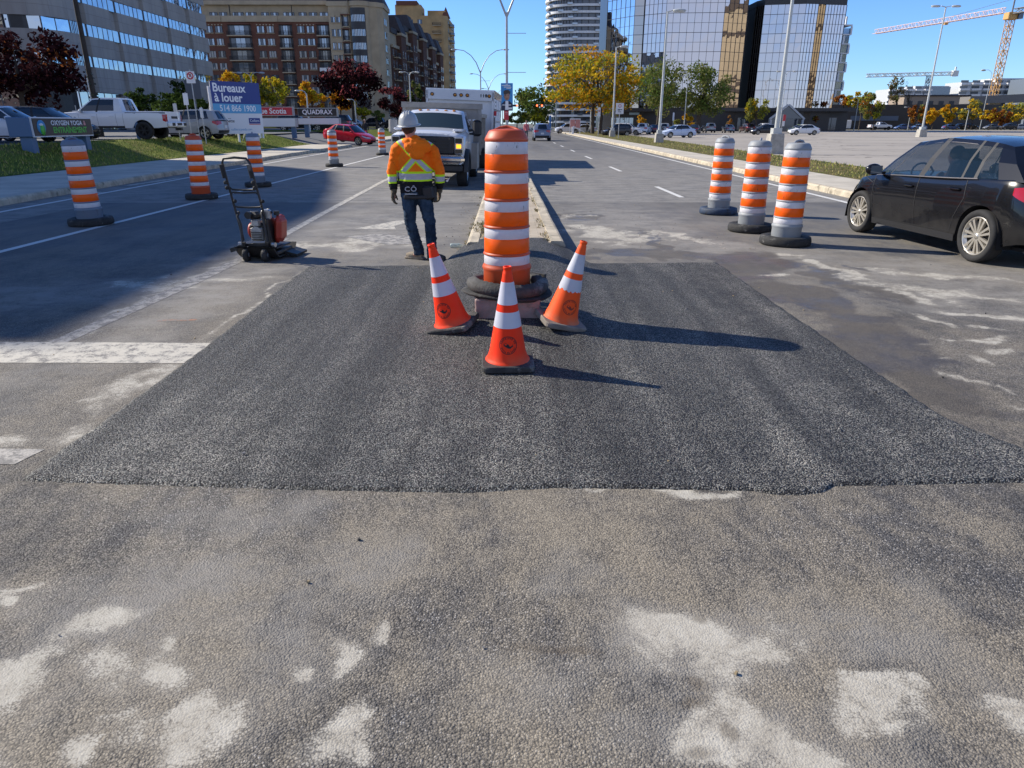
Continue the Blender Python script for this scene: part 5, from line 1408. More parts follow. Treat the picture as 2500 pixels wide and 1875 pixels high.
def tree(name, label, base, crown, mix, n=2200, leaf=.3, K=26, trunk=.16, seed=1, group=None, cat='tree', trunks=1, shell=.35, squash=.8, top=None, lift=0.0):
    """crown = (dx, dy, zc, rx, ry, rz) relative to base; mix = {leaf kind: weight}; top = leaf kinds favoured on the upper sunny side"""
    rg = random.Random(seed); g = np.random.default_rng(seed)
    t = thing(name, label, cat, base, 0, group)
    dx, dy, zc, rx, ry, rz = crown
    cl = []
    for k in range(K):
        while True:
            p = np.array([rg.uniform(-1, 1) for _ in range(3)])
            l = np.linalg.norm(p)
            if shell < l < 1: break
        if p[2] < -.55 and rg.random() < .6: p[2] *= .5
        cl.append((p, rg.uniform(.24, .40)))
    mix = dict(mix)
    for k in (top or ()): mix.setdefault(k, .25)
    kinds = list(mix); wts = np.array([mix[k] for k in kinds], float); wts /= wts.sum()
    V = []; F = []; Mi = []
    per = n // K
    for p, r in cl:
        ck = g.choice(len(kinds), p=wts)
        pos = g.normal(0, 1, (per, 3)); pos /= np.maximum(np.linalg.norm(pos, axis=1, keepdims=True), 1e-6); pos *= (g.random((per, 1)) ** .45)
        pos[:, 2] *= squash
        pos = pos * r + p
        w = pos * np.array([rx, ry, rz]) + np.array([dx, dy, zc])
        a = g.normal(0, 1, (per, 3)); a /= np.linalg.norm(a, axis=1, keepdims=True)
        h = g.normal(0, 1, (per, 3)); b = np.cross(a, h); b /= np.linalg.norm(b, axis=1, keepdims=True)
        s = leaf * (.55 + .8 * g.random((per, 1)))
        a = a * s; b = b * s * .62
        o = len(V)
        q = np.stack([w - a, w + b * .9 - a * .1, w + a, w - b * .9 + a * .1], 1).reshape(-1, 3)
        V.extend(q.tolist())
        for i in range(per):
            F.append((o + 4 * i - 0, o + 4 * i + 1, o + 4 * i + 2, o + 4 * i + 3))
            kk = ck if rg.random() < .62 else g.choice(len(kinds), p=wts)
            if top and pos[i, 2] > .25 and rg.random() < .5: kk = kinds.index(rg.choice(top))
            Mi.append(kk)
    me = bpy.data.meshes.new('crown'); me.from_pydata(V, [], F)
    for k in kinds: me.materials.append(LF[k])
    me.polygons.foreach_set('material_index', Mi); me.update()
    o = bpy.data.objects.new('crown', me); COL.objects.link(o); o.parent = t
    b = MB()
    for q in range(trunks):
        ox = (q - (trunks - 1) / 2) * trunk * 5
        hub = Vector((dx * .6 + ox * .6, dy * .6, zc - rz * .45))
        b.tube([(ox, 0, -.2), (ox * 1.1 + .04, .02, hub.z * .5), hub, Vector((dx + ox * .5, dy, zc + rz * .4))], [trunk * 1.25, trunk, trunk * .8, trunk * .2], n=8)
        for p, r in cl[q::max(1, trunks)][:14]:
            e = Vector((p[0] * rx * .85 + dx, p[1] * ry * .85 + dy, p[2] * rz * .85 + zc))
            s0 = Vector((ox * .7, 0, 0)) + (hub - Vector((ox * .7, 0, 0))) * rg.uniform(.75, 1.05)
            m_ = s0.lerp(e, .5) + Vector((rg.uniform(-.1, .1) * rx, rg.uniform(-.1, .1) * ry, .06 * rz))
            b.tube([s0, m_, e], [trunk * .42, trunk * .26, trunk * .08], n=5, caps=False)
    b.build('trunk', M_BARK, t)
    return t
def tree_px(name, label, u0, u1, v0, v1, Y, gz, mix, ub=None, n=1600, leaf=.3, **k):
    """tree whose crown spans u0-u1, v0-v1 of the photograph at distance Y, standing on ground height gz"""
    a = at(u0, (v0 + v1) / 2, Y); c = at(u1, (v0 + v1) / 2, Y); zt = at((u0 + u1) / 2, v0, Y)[2]; zb = at((u0 + u1) / 2, v1, Y)[2]
    bx = at(ub if ub is not None else (u0 + u1) / 2, 300, Y)[0]
    rx = (c[0] - a[0]) / 2
    return tree(name, label, (bx, Y, gz), ((a[0] + c[0]) / 2 - bx, 0, (zt + zb) / 2 - gz, rx, rx * .9, (zt - zb) / 2), mix, n=n, leaf=leaf, **k)
# left side
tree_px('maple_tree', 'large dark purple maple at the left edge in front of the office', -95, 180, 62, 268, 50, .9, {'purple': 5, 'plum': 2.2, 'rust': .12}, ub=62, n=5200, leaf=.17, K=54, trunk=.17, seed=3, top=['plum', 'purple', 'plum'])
g = 'yellow maples in a row before the brick flats'
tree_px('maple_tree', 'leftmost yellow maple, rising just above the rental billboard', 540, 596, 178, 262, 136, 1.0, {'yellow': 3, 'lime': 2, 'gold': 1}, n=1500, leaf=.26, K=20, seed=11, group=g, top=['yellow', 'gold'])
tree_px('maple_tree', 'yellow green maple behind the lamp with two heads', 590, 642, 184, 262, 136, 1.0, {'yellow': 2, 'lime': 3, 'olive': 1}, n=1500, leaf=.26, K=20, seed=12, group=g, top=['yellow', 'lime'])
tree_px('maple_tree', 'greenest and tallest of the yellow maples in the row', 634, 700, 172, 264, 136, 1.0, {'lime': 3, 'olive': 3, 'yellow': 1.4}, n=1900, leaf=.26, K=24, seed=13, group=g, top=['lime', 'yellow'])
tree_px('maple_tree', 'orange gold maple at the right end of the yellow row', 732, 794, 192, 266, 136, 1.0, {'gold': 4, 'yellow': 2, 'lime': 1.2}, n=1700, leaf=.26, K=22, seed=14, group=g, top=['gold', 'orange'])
tree_px('plum_tree', 'tall dark red plum tree with a pinkish top above the red car', 786, 924, 146, 262, 115, .95, {'purple': 6, 'plum': 2.5}, ub=864, n=5200, leaf=.24, K=50, trunk=.2, seed=21, top=['plum', 'pinkred'])  # pinkish top: sunlit tone put into the upper leaf colours
tree_px('maple_tree', 'small orange gold tree under the dark red plum crown', 796, 868, 222, 268, 121, .95, {'gold': 4, 'orange': 2, 'lime': .5}, n=1000, leaf=.25, K=16, seed=22)
tree_px('plum_tree', 'smaller faded plum tree left of the white box truck', 926, 1012, 206, 292, 135, .95, {'purple': 4, 'plum': 3}, n=1900, leaf=.26, K=24, seed=23, top=['pinkred'])
tree_px('broadleaf_tree', 'dark olive tree peeping out beside the white box truck', 996, 1032, 202, 300, 140, .95, {'olive': 2, 'dkgreen': 3}, n=900, leaf=.28, K=12, seed=24)
tree_px('shrub', 'bright lime shrub beside the plum tree trunk', 868, 908, 252, 292, 112, .95, {'lime': 4, 'yellow': 1}, n=800, leaf=.18, K=12, seed=25, cat='shrub', top=['lime'])
tree_px('shrub', 'rounded green shrub right of the bright lime shrub', 902, 936, 268, 296, 112, .95, {'green': 3, 'olive': 2}, n=700, leaf=.16, K=10, seed=26, cat='shrub', shell=.1)
tree_px('shrub', 'dense clipped dark shrub behind the pickup cab', 306, 378, 218, 282, 72, .9, {'dkgreen': 5, 'green': 1}, n=2600, leaf=.12, K=40, seed=27, cat='shrub', shell=.2)
tree_px('hedge_bush', 'broad dark green hedge mass behind the small lot signs', 385, 512, 222, 300, 70, .9, {'dkgreen': 5, 'green': 1}, n=3600, leaf=.14, K=50, seed=28, cat='hedge', shell=.2)
tree_px('hedge_bush', 'taller green bush above the hedge beside the blank signboard', 415, 480, 198, 262, 76, .9, {'dkgreen': 3, 'green': 2}, n=1600, leaf=.14, K=24, seed=29, cat='hedge', shell=.2)
# right side
tree_px('locust_tree', 'big golden honey locust with twin trunks at the lot edge', 1345, 1562, 108, 290, 122, .1, {'gold': 2.4, 'yellow': 3, 'lime': 3.2, 'olive': 2}, ub=1457, n=8200, leaf=.26, K=96, trunk=.26, seed=31, trunks=2, shell=.25, squash=.45)
tree_px('broadleaf_tree', 'green tree at the road side left of the golden locust', 1258, 1352, 200, 318, 172, .1, {'green': 4, 'olive': 3, 'lime': .6}, n=3200, leaf=.36, K=40, seed=32)
tree_px('broadleaf_tree', 'low yellowish tree at the far end of the road', 1232, 1292, 272, 308, 250, .1, {'olive': 3, 'lime': 2}, n=900, leaf=.4, K=14, seed=33)
tree_px('willow_tree', 'left of the two grey green willow trees before the mirrored tower', 1552, 1680, 150, 286, 140, .1, {'green': 3, 'olive': 4}, ub=1605, n=4600, leaf=.24, K=44, trunk=.22, seed=34, squash=.8)
tree_px('willow_tree', 'right and broader of the two willow trees before the mirrored tower', 1664, 1790, 142, 290, 138, .1, {'green': 4, 'olive': 4}, ub=1704, n=5200, leaf=.24, K=46, trunk=.42, seed=35, squash=.8)
tree_px('young_tree', 'small orange green tree behind the white SUV row', 1552, 1580, 282, 312, 142, .1, {'gold': 2, 'olive': 2}, n=500, leaf=.22, K=9, seed=36)
tree_px('young_tree', 'small bright yellow tree between the parked cars, right', 1664, 1694, 276, 314, 142, .1, {'yellow': 4, 'gold': 1}, n=500, leaf=.22, K=9, seed=37, trunk=.07)
tree_px('young_tree', 'small green yellow bush left of the bright yellow tree', 1640, 1664, 288, 312, 145, .1, {'olive': 2, 'lime': 1}, n=320, leaf=.22, K=6, seed=38, trunk=.06)
tree_px('young_tree', 'thin sparse orange young tree beside the silver sedan', 1772, 1792, 280, 316, 142, .1, {'orange': 1, 'grey': 2}, n=240, leaf=.18, K=8, seed=39, trunk=.06)
tree_px('young_tree', 'green yellow tree left of the lamp behind the grey barrels', 1822, 1872, 234, 308, 140, .1, {'olive': 3, 'lime': 2, 'yellow': .6}, n=1300, leaf=.25, K=20, seed=40, trunk=.1)
tree_px('young_tree', 'rust red and green tree behind the white sedan in the lot', 1966, 2018, 232, 300, 168, .1, {'rust': 4, 'olive': 2, 'lime': 1}, n=1500, leaf=.28, K=22, seed=41, trunk=.11, top=['rust'])
tree_px('broadleaf_tree', 'orange tree right of the blue glass tower foot', 2036, 2078, 230, 266, 215, .1, {'orange': 3, 'rust': 1, 'olive': 1}, n=800, leaf=.36, K=13, seed=42)
tree_px('broadleaf_tree', 'yellow green tree behind the single headed lamp', 2074, 2124, 218, 270, 210, .1, {'olive': 3, 'yellow': 2, 'lime': 1}, n=1100, leaf=.36, K=16, seed=43)
tree_px('young_tree', 'wide olive and orange tree left of the white pickup cab', 2102, 2166, 226, 304, 190, .1, {'olive': 4, 'lime': 1, 'orange': 1}, n=1700, leaf=.32, K=24, seed=44, trunk=.13)
tree_px('bare_tree', 'tall thin half bare tree standing above the flat roofs', 2168, 2206, 182, 262, 250, .1, {'grey': 3, 'olive': 1}, n=800, leaf=.34, K=16, seed=45, trunk=.25)
tree_px('bare_tree', 'leafless greyish tree leaning right of the tall half bare tree', 2202, 2232, 196, 262, 255, .1, {'grey': 1}, n=90, leaf=.2, K=14, seed=46, trunk=.2)
g = 'autumn trees along the far edge of the lot'
for lab, u0, u1, v0, v1, mx, sd in (('orange and rust tree left of the lone lamp post', 2222, 2258, 252, 302, {'orange': 3, 'rust': 2, 'olive': 1}, 51), ('golden yellow tree right of the lone lamp post', 2258, 2298, 258, 304, {'gold': 2, 'yellow': 3}, 52), ('second golden tree beside the dark SUV row', 2292, 2332, 256, 302, {'yellow': 2, 'gold': 2, 'olive': 1}, 53),
                                   ('yellow green tree left of the wrapped lamp post', 2344, 2404, 246, 302, {'yellow': 2, 'olive': 3}, 54), ('small rust and yellow tree under the guideway', 2398, 2438, 262, 304, {'rust': 2, 'yellow': 2}, 55), ('red orange tree right of the small rust tree', 2432, 2464, 264, 304, {'rust': 2, 'orange': 3, 'pinkred': 1}, 56), ('yellow green tree at the right edge of the picture', 2450, 2520, 244, 306, {'yellow': 2, 'olive': 3, 'lime': 1}, 57)):
    tree_px('young_tree', lab, u0, u1, v0, v1, 196 + sd % 5, .1, mx, n=1100, leaf=.33, K=17, seed=sd, group=g, trunk=.1)
# ================================================================ VEHICLES
def car_paint():
    n = NT('car_paint')
    oi = n.node('ObjectInfo')
    p = n.obj(); z = n.sep(p)[2]
    low = n.math('MULTIPLY', n.mr(z, 0.7, 0.2), n.mr(n.noise(p, 3.0, 5, .6), .3, .7))
    n.set(color=n.mix(n.math('MULTIPLY', low, .13), oi.outputs['Color'], (.15, .14, .125)), rough=n.mixf(low, .25, .45), coat=.55, crough=.03, metal=0.0, spec=.3)
    return n.m
M_CAR = car_paint()
M_TYRE = mat('tyre_rubber', (.022, .022, .023), .85, var=.25, vscale=8)
M_RIM = mat('alloy_rim', (.55, .53, .48), .3, .75, var=.1)
M_RIMD = mat('dark_rim', (.03, .03, .032), .4, .5)
M_CARGLASS = NT('car_glass'); M_CARGLASS.set(color=(.012, .015, .018, 1), rough=.02, spec=.75, coat=.5, crough=.01); M_CARGLASS = M_CARGLASS.m
M_TRIM = mat('black_plastic_trim', (.018, .018, .02), .55)
M_WELL = mat('wheel_well', (.006, .006, .007), .9)
M_TAIL = NT('tail_lamp'); M_TAIL.set(color=(.42, .008, .012, 1), rough=.12, coat=.8); M_TAIL = M_TAIL.m
M_HEAD = NT('head_lamp'); M_HEAD.set(color=(.55, .57, .6, 1), rough=.08, metal=.5, coat=.8); M_HEAD = M_HEAD.m
M_AMBER = NT('amber_lens'); M_AMBER.set(color=(.72, .26, .02, 1), rough=.15, coat=.7); M_AMBER = M_AMBER.m
M_PLATE = mat('number_plate', (.62, .64, .66), .4)
M_CHROME = mat('chrome', (.75, .75, .75), .08, 1.0)

def interp(tab, x):
    if x <= tab[0][0]: return tab[0][1]
    if x >= tab[-1][0]: return tab[-1][1]
    for i in range(len(tab) - 1):
        if x <= tab[i + 1][0]:
            (x0, y0), (x1, y1) = tab[i], tab[i + 1]
            h = x1 - x0; t = (x - x0) / h
            m0 = (y1 - tab[i - 1][1]) / (x1 - tab[i - 1][0]) if i > 0 else (y1 - y0) / h
            m1 = (tab[i + 2][1] - y0) / (tab[i + 2][0] - x0) if i + 2 < len(tab) else (y1 - y0) / h
            return (2 * t**3 - 3 * t**2 + 1) * y0 + (t**3 - 2 * t**2 + t) * h * m0 + (-2 * t**3 + 3 * t**2) * y1 + (t**3 - t**2) * h * m1

def wheel_meshes(Rw, w, spokes, rimm, rr=.72, pair=True, dark=M_WELL):
    b = MB(); q = Matrix.Rotation(-PI / 2, 4, 'X'); b.X = q      # axis: local z -> +y
    h = w / 2
    prof = [(rr * Rw, -h * .9), (Rw * .9, -h), (Rw * .975, -h * .85), (Rw, -h * .6), (Rw, h * .6), (Rw * .975, h * .85), (Rw * .9, h), (rr * Rw * 1.02, h * .9), (rr * Rw, h * .78)]
    b.lathe(prof, n=36)
    ty = b.mesh('tyre', M_TYRE)
    b = MB(); b.X = q
    b.lathe([(rr * Rw, h * .8), (rr * Rw * .96, h * .86), (rr * Rw * .93, h * .8), (rr * Rw * .90, h * .3), (0.001, h * .22)], n=36, mi=0)
    b.lathe([(rr * Rw * .9, h * .3), (.001, h * .28)], n=24, mi=1)
    b.lathe([(.001, h * .80), (Rw * .11, h * .78), (Rw * .13, h * .5)], n=14, mi=0)
    for k in range(spokes):
        a = 2 * PI * k / spokes
        for d in ((-.5, .5) if pair else (0,)):
            aa = a + d * (.34 if pair else 0)
            p0 = Vector((Rw * .09 * math.cos(a + d * .5), Rw * .09 * math.sin(a + d * .5), h * .70)); p1 = Vector((Rw * rr * .95 * math.cos(aa), Rw * rr * .95 * math.sin(aa), h * .74))
            u = (p1 - p0).normalized(); s = Vector((-u.y, u.x, 0)); w0, w1 = Rw * .035, Rw * .05
            if not pair: w0, w1 = Rw * .07, Rw * .085
            dz = Vector((0, 0, -h * .35))
            v = [p0 - s * w0, p0 + s * w0, p1 + s * w1, p1 - s * w1]
            v += [x + dz for x in v]
            b.add(v, [(0, 3, 2, 1)[::-1], (0, 1, 5, 4), (1, 2, 6, 5), (2, 3, 7, 6), (3, 0, 4, 7)], False, 0)
    ri = b.mesh('rim', [rimm, dark])
    return ty, ri

def build_car(name, label, cat, S, group=None, color=(.5, .5, .5), loc=(0, 0, 0), rz=0):
    """S: dict with the side profile, plan and greenhouse of one kind of car; x forward, y left, origin on the ground"""
    t = thing(name, label, cat, loc, rz, group)
    t.color = (*color, 1)
    belt, hw, crown = S['belt'], S['hw'], S['crown']
    xf, xr, Rw = S['xf'], S['xr'], S['R']; Ra = Rw * S.get('arch', 1.16); sill = S['sill']
    x1, x0 = belt[-1][0], belt[0][0]
    xs = set()
    for c in (xf, xr):
        for k in range(-8, 9): xs.add(round(c + Ra * 1.0 * math.sin(k / 8 * PI / 2), 4))
    n = 34
    for i in range(n + 1): xs.add(round(x0 + (x1 - x0) * i / n, 4))
    xs = sorted(xs); keep = [xs[0]]
    for x in xs[1:]:
        if x - keep[-1] > .02: keep.append(x)
    xs = keep; xs[-1] = x1
    def zlow(x):
        z = sill + (S.get('nose_up', .06) * sstep(x1 - .6, x1, x)) + S.get('tail_up', .08) * (1 - sstep(x0, x0 + .6, x))
        for c in (xf, xr):
            d = abs(x - c)
            if d < Ra: z = max(z, Rw + math.sqrt(Ra * Ra - d * d) - .0)
        return z
    def half(x, z):
        zb = interp(belt, x)
        q = max(0, min(1, (z - sill) / max(.05, zb - sill)))
        p = .955 + .045 * math.sin(min(1, q / .62) * PI / 2) if q < .62 else 1.0 - .05 * ((q - .62) / .38) ** 2
        return interp(hw, x) * p
    def xoff(x, yr, z):
        """plan curvature of nose and tail and their vertical rake"""
        f = sstep(x1 - .9, x1, x); r = 1 - sstep(x0, x0 + .8, x)
        d = -S.get('nosecurve', .2) * f * abs(yr) ** 2.4 + S.get('tailcurve', .12) * r * abs(yr) ** 2.4
        zb = interp(belt, x)
        d += f * interp(S['nose'], z) + r * interp(S['tail'], z)
        return d
    Rr = 9; Mx = 10
    def side_pt(x, z, s):
        return Vector((x + xoff(x, 1.0, z), s * half(x, z), z))
    def deck_pt(x, yr):
        zb = interp(belt, x); c = interp(crown, x)
        y = yr * half(x, zb) * .985
        z = zb + .012 + c * (1 - abs(yr) ** 2.2)
        return Vector((x + xoff(x, yr, zb), y, z))
    rows = []
    for x in xs:
        zl, zb = zlow(x), interp(belt, x)
        zl = min(zl, zb - .03)
        r = [side_pt(x, zl + (zb - zl) * k / Rr, -1) for k in range(Rr + 1)]
        r += [deck_pt(x, -1 + 2 * k / Mx) for k in range(0, Mx + 1)]
        r += [side_pt(x, zb - (zb - zl) * k / Rr, 1) for k in range(Rr + 1)]
        rows.append(r)
    b = MB(); b.grid(rows, True, 0)
    for end, x in ((1, x1), (-1, x0)):
        zb = interp(belt, x); zl = zlow(x); cap = []
        for k in range(Rr + 1):
            q = k / Rr; row = []
            for m in range(Mx + 1):
                yr = -1 + 2 * m / Mx
                zt = zb + .012 + interp(crown, x) * (1 - abs(yr) ** 2.2) if k == Rr else None
                z = zl + (zb - zl) * q
                if k == Rr: row.append(deck_pt(x, yr))
                else: row.append(Vector((x + xoff(x, yr, z), yr * half(x, z), z + (interp(crown, x) * (1 - abs(yr) ** 2.2)) * q)))
            cap.append(row)
        b.grid(cap if end > 0 else [r[::-1] for r in cap], True, 0)
    # wheel wells and floor
    for c in (xf, xr):
        for s in (-1, 1):
            arc = []
            for k in range(11):
                a = PI * k / 10
                arc.append((c + Ra * math.cos(a), Rw + Ra * math.sin(a) if 0 < k < 10 else sill))
            w = interp(hw, c)
            b.grid([[(x, s * w * .985, z) for x, z in arc], [(x, s * (w - .32), z) for x, z in arc]], True, 1)
            b.add([(x, s * (w - .32), z) for x, z in arc], [tuple(range(11))], False, 1)
    b.box(((x0 + x1) / 2, 0, sill + .02), ((x1 - x0) * .92, interp(hw, 0) * 1.5, .04), mi=1)
    # black lower bumper inserts
    F = lambda yr, z: Vector((x1 + xoff(x1, yr, z) + .006, yr * half(x1, z), z))
    B = lambda yr, z: Vector((x0 + xoff(x0, yr, z) - .006, yr * half(x0, z), z + interp(crown, x0) * (1 - abs(yr) ** 2.2) * .0))
    def patch(fn, y0, y1, za, zb_, mi=0, mb=None, nn=6, flip=False):
        g = [[fn(y0 + (y1 - y0) * i / nn, (za[0] + (zb_[0] - za[0]) * i / nn) + ((za[1] + (zb_[1] - za[1]) * i / nn) - (za[0] + (zb_[0] - za[0]) * i / nn)) * k / 4) for i in range(nn + 1)] for k in range(5)]
        (mb or b).grid(g if not flip else [r[::-1] for r in g], True, mi)
    for pz in S.get('grilles', []): patch(F, *pz, mi=1, nn=8)
    for pz in S.get('rear_black', []): patch(B, *pz, mi=2, nn=8, flip=True)
    # ---- greenhouse
    G = S['green']; zr = G['zr']; hb, ht = G['hb'], G['ht']; ribs = G['ribs']; bulge = G.get('bulge', .03)
    ts = [0.0, G.get('t0', .10), .5, G.get('t1', .90), 1.0]
    def zroof(x): return interp(zr, x)
    def base_z(x): return interp(belt, x) - .005
    left = []
    for xb, xt, kind in ribs:
        p = Vector((xb, interp(hb, xb), base_z(xb))); q = Vector((xt, interp(ht, xt), zroof(xt)))
        left.append([p.lerp(q, u) + Vector((0, bulge * math.sin(PI * u), 0)) for u in ts])
    mirror = lambda P: Vector((P.x, -P.y, P.z))
    def across(L, xcb, xct, lift):
        """columns across the car between the left rib L and its mirror; xcb / xct = centre x at base and roof"""
        cols = []
        for m in range(Mx + 1):
            yr = 1 - 2 * m / Mx
            col = []
            for k, u in enumerate(ts):
                e = L[k]; w = 1 - abs(yr) ** 2.0
                xc = xcb + (xct - xcb) * u
                zc = e.z
                if u == 1.0: zc = e.z + G['rc'] * (1 - abs(yr) ** 2.2)
                elif u == 0.0: zc = e.z + interp(crown, e.x) * w * .9
                else: zc = e.z + (interp(crown, e.x) * .9 * (1 - u) + G['rc'] * u) * w
                col.append(Vector((e.x + (xc - e.x) * w, yr * abs(e.y), zc)))
            cols.append(col)
        return cols
    fc = across(left[0], G['fc'][0], G['fc'][1], 0); rc = across(left[-1], G['rcx'][0], G['rcx'][1], 0)
    def panel(colA, colB, kind, pieces, pname, flip=False):
        """one bay of the shell: glass in the middle, painted above and below"""
        for k in range(4):
            v = [colA[k], colB[k], colB[k + 1], colA[k + 1]]
            if flip: v = v[::-1]
            if kind == 'glass' and k in (1, 2): pieces.setdefault(pname, MB()).add(v, [(0, 1, 2, 3)], True)
            else: b.add(v, [(0, 1, 2, 3)], True, 2 if kind in ('black', 'glass') and G.get('black', True) and kind == 'black' else 0)
    pieces = {}
    wi = 0
    for i in range(len(left) - 1):
        kind = ribs[i][2]
        if kind == 'glass': wi += 1
        panel(left[i], left[i + 1], kind, pieces, ('L', wi))
        panel([mirror(p) for p in left[i]], [mirror(p) for p in left[i + 1]], kind, pieces, ('R', wi), True)
    for m in range(Mx):
        panel(fc[m + 1], fc[m], 'glass' if 0 < m < Mx - 1 or True else 'paint', pieces, ('F', 0))
        panel(rc[m], rc[m + 1], G.get('rearkind', 'glass') if 1 < m < Mx - 2 else 'paint', pieces, ('B', 0))
    roof = [[c[-1] for c in fc]]
    for L in left[1:-1]:
        e = L[-1]
        roof.append([Vector((e.x, (1 - 2 * m / Mx) * e.y, e.z + G['rc'] * (1 - abs(1 - 2 * m / Mx) ** 2.2))) for m in range(Mx + 1)])
    roof.append([c[-1] for c in rc])
    b.grid(roof, True, 0)
    # seams and details drawn on the flanks
    def side_ribbon(mb, pts, w, s, off=.003, mi=2):
        for (xa, za), (xb, zb2) in zip(pts, pts[1:]):
            k = 6
            P = []
            for j in range(k + 1):
                x = xa + (xb - xa) * j / k; z = za + (zb2 - za) * j / k
                dx, dz = xb - xa, zb2 - za; l = math.hypot(dx, dz); nx, nz = -dz / l * w / 2, dx / l * w / 2
                a1 = side_pt(x + nx, z + nz, s); a2 = side_pt(x - nx, z - nz, s)
                o = Vector((0, s * off, 0)); P.append((a1 + o, a2 + o))
            mb.grid([[p[0] for p in P], [p[1] for p in P]][::s], True, mi)
    for s in (-1, 1):
        for sm in S.get('seams', []): side_ribbon(b, sm, .010, s)
        for sm in S.get('trims', []): side_ribbon(b, sm[:-1], sm[-1], s, .006)
    body = b.build('body', [M_CAR, M_WELL, M_TRIM], t)
    body.color = t.color
    for (k, i), mb in pieces.items():
        nm = {'L': 'side_window', 'R': 'side_window', 'F': 'windscreen', 'B': 'rear_window'}[k]
        mb.build(nm, S.get('glass', M_CARGLASS), t)
    # wheels
    ty, ri = S['wheels']
    for c in (xf, xr):
        for s in (-1, 1):
            w = interp(hw, c)
            o = inst(ty, 'wheel', t, (c, s * (w - S.get('tuck', .115)), Rw), 0 if s > 0 else PI)
            r_ = inst(ri, 'rim', o)
    # lamps
    for s in (-1, 1):
        m = MB()
        y0, y1, za, zb_ = S['tail_lamp']
        fn = lambda yr, z: B(yr, z)
        g = [[B(s * (y0 + (y1 - y0) * i / 6), (za[0] + (zb_[0] - za[0]) * i / 6) + ((za[1] - za[0]) + ((zb_[1] - zb_[0]) - (za[1] - za[0])) * i / 6) * k / 4) + Vector((-.012, s * .004, 0)) for i in range(7)] for k in range(5)]
        m.grid(g, True)
        if S.get('tail_side'):
            xa, xb, z0, z1, z2, z3 = S['tail_side']
            m.grid([[side_pt(x0 + (xa + (xb - xa) * i / 5), (z0 + (z2 - z0) * i / 5) + ((z1 - z0) + ((z3 - z2) - (z1 - z0)) * i / 5) * k / 4, s) + Vector((-.004, s * .010, 0)) for i in range(6)] for k in range(5)], True)
        m.build('tail_lamp', M_TAIL, t)
        m = MB()
        y0, y1, za, zb_ = S['head_lamp']
        m.grid([[F(s * (y0 + (y1 - y0) * i / 6), (za[0] + (zb_[0] - za[0]) * i / 6) + ((za[1] - za[0]) + ((zb_[1] - zb_[0]) - (za[1] - za[0])) * i / 6) * k / 4) + Vector((.012, s * .004, 0)) for i in range(7)] for k in range(5)], True)
        if S.get('head_side'):
            xa, xb, z0, z1, z2, z3 = S['head_side']
            m.grid([[side_pt(x1 + (xa + (xb - xa) * i / 5), (z0 + (z2 - z0) * i / 5) + ((z1 - z0) + ((z3 - z2) - (z1 - z0)) * i / 5) * k / 4, s) + Vector((.004, s * .010, 0)) for i in range(6)] for k in range(5)], True, 1 if S.get('amber') else 0)
        m.build('headlamp', [M_HEAD, M_AMBER], t)
        # mirror
        mx, mz = S['mirror']
        my = interp(hw, mx)
        m = MB(); m.ball((mx, s * (my + .13), mz), .12, ell=(.62, 1.05, .72)); m.box((mx + .02, s * (my + .02), mz - .05), (.07, .16, .04), mi=1); m.add([(mx - .078, s * (my + .13) + q, mz + r_) for q, r_ in ((-.09, -.06), (.09, -.06), (.09, .06), (-.09, .06))], [(0, 1, 2, 3)], False, 2)
        m = m.build('wing_mirror', [M_CAR, M_TRIM, M_PANE], t); m.color = t.color
        for hx, hz in S.get('handles', []):
            P = side_pt(hx, hz, s); m = MB(); m.box((P.x, P.y + s * .018, P.z), (.19, .03, .035), bev=.012)
            m = m.build('door_handle', M_CAR, t); m.color = t.color
    P = B(0, S['plate'][0]); m = MB(); m.box((P.x - .008, 0, P.z), (.012, .31, .155)); m.build('number_plate', M_PLATE, t)
    return t

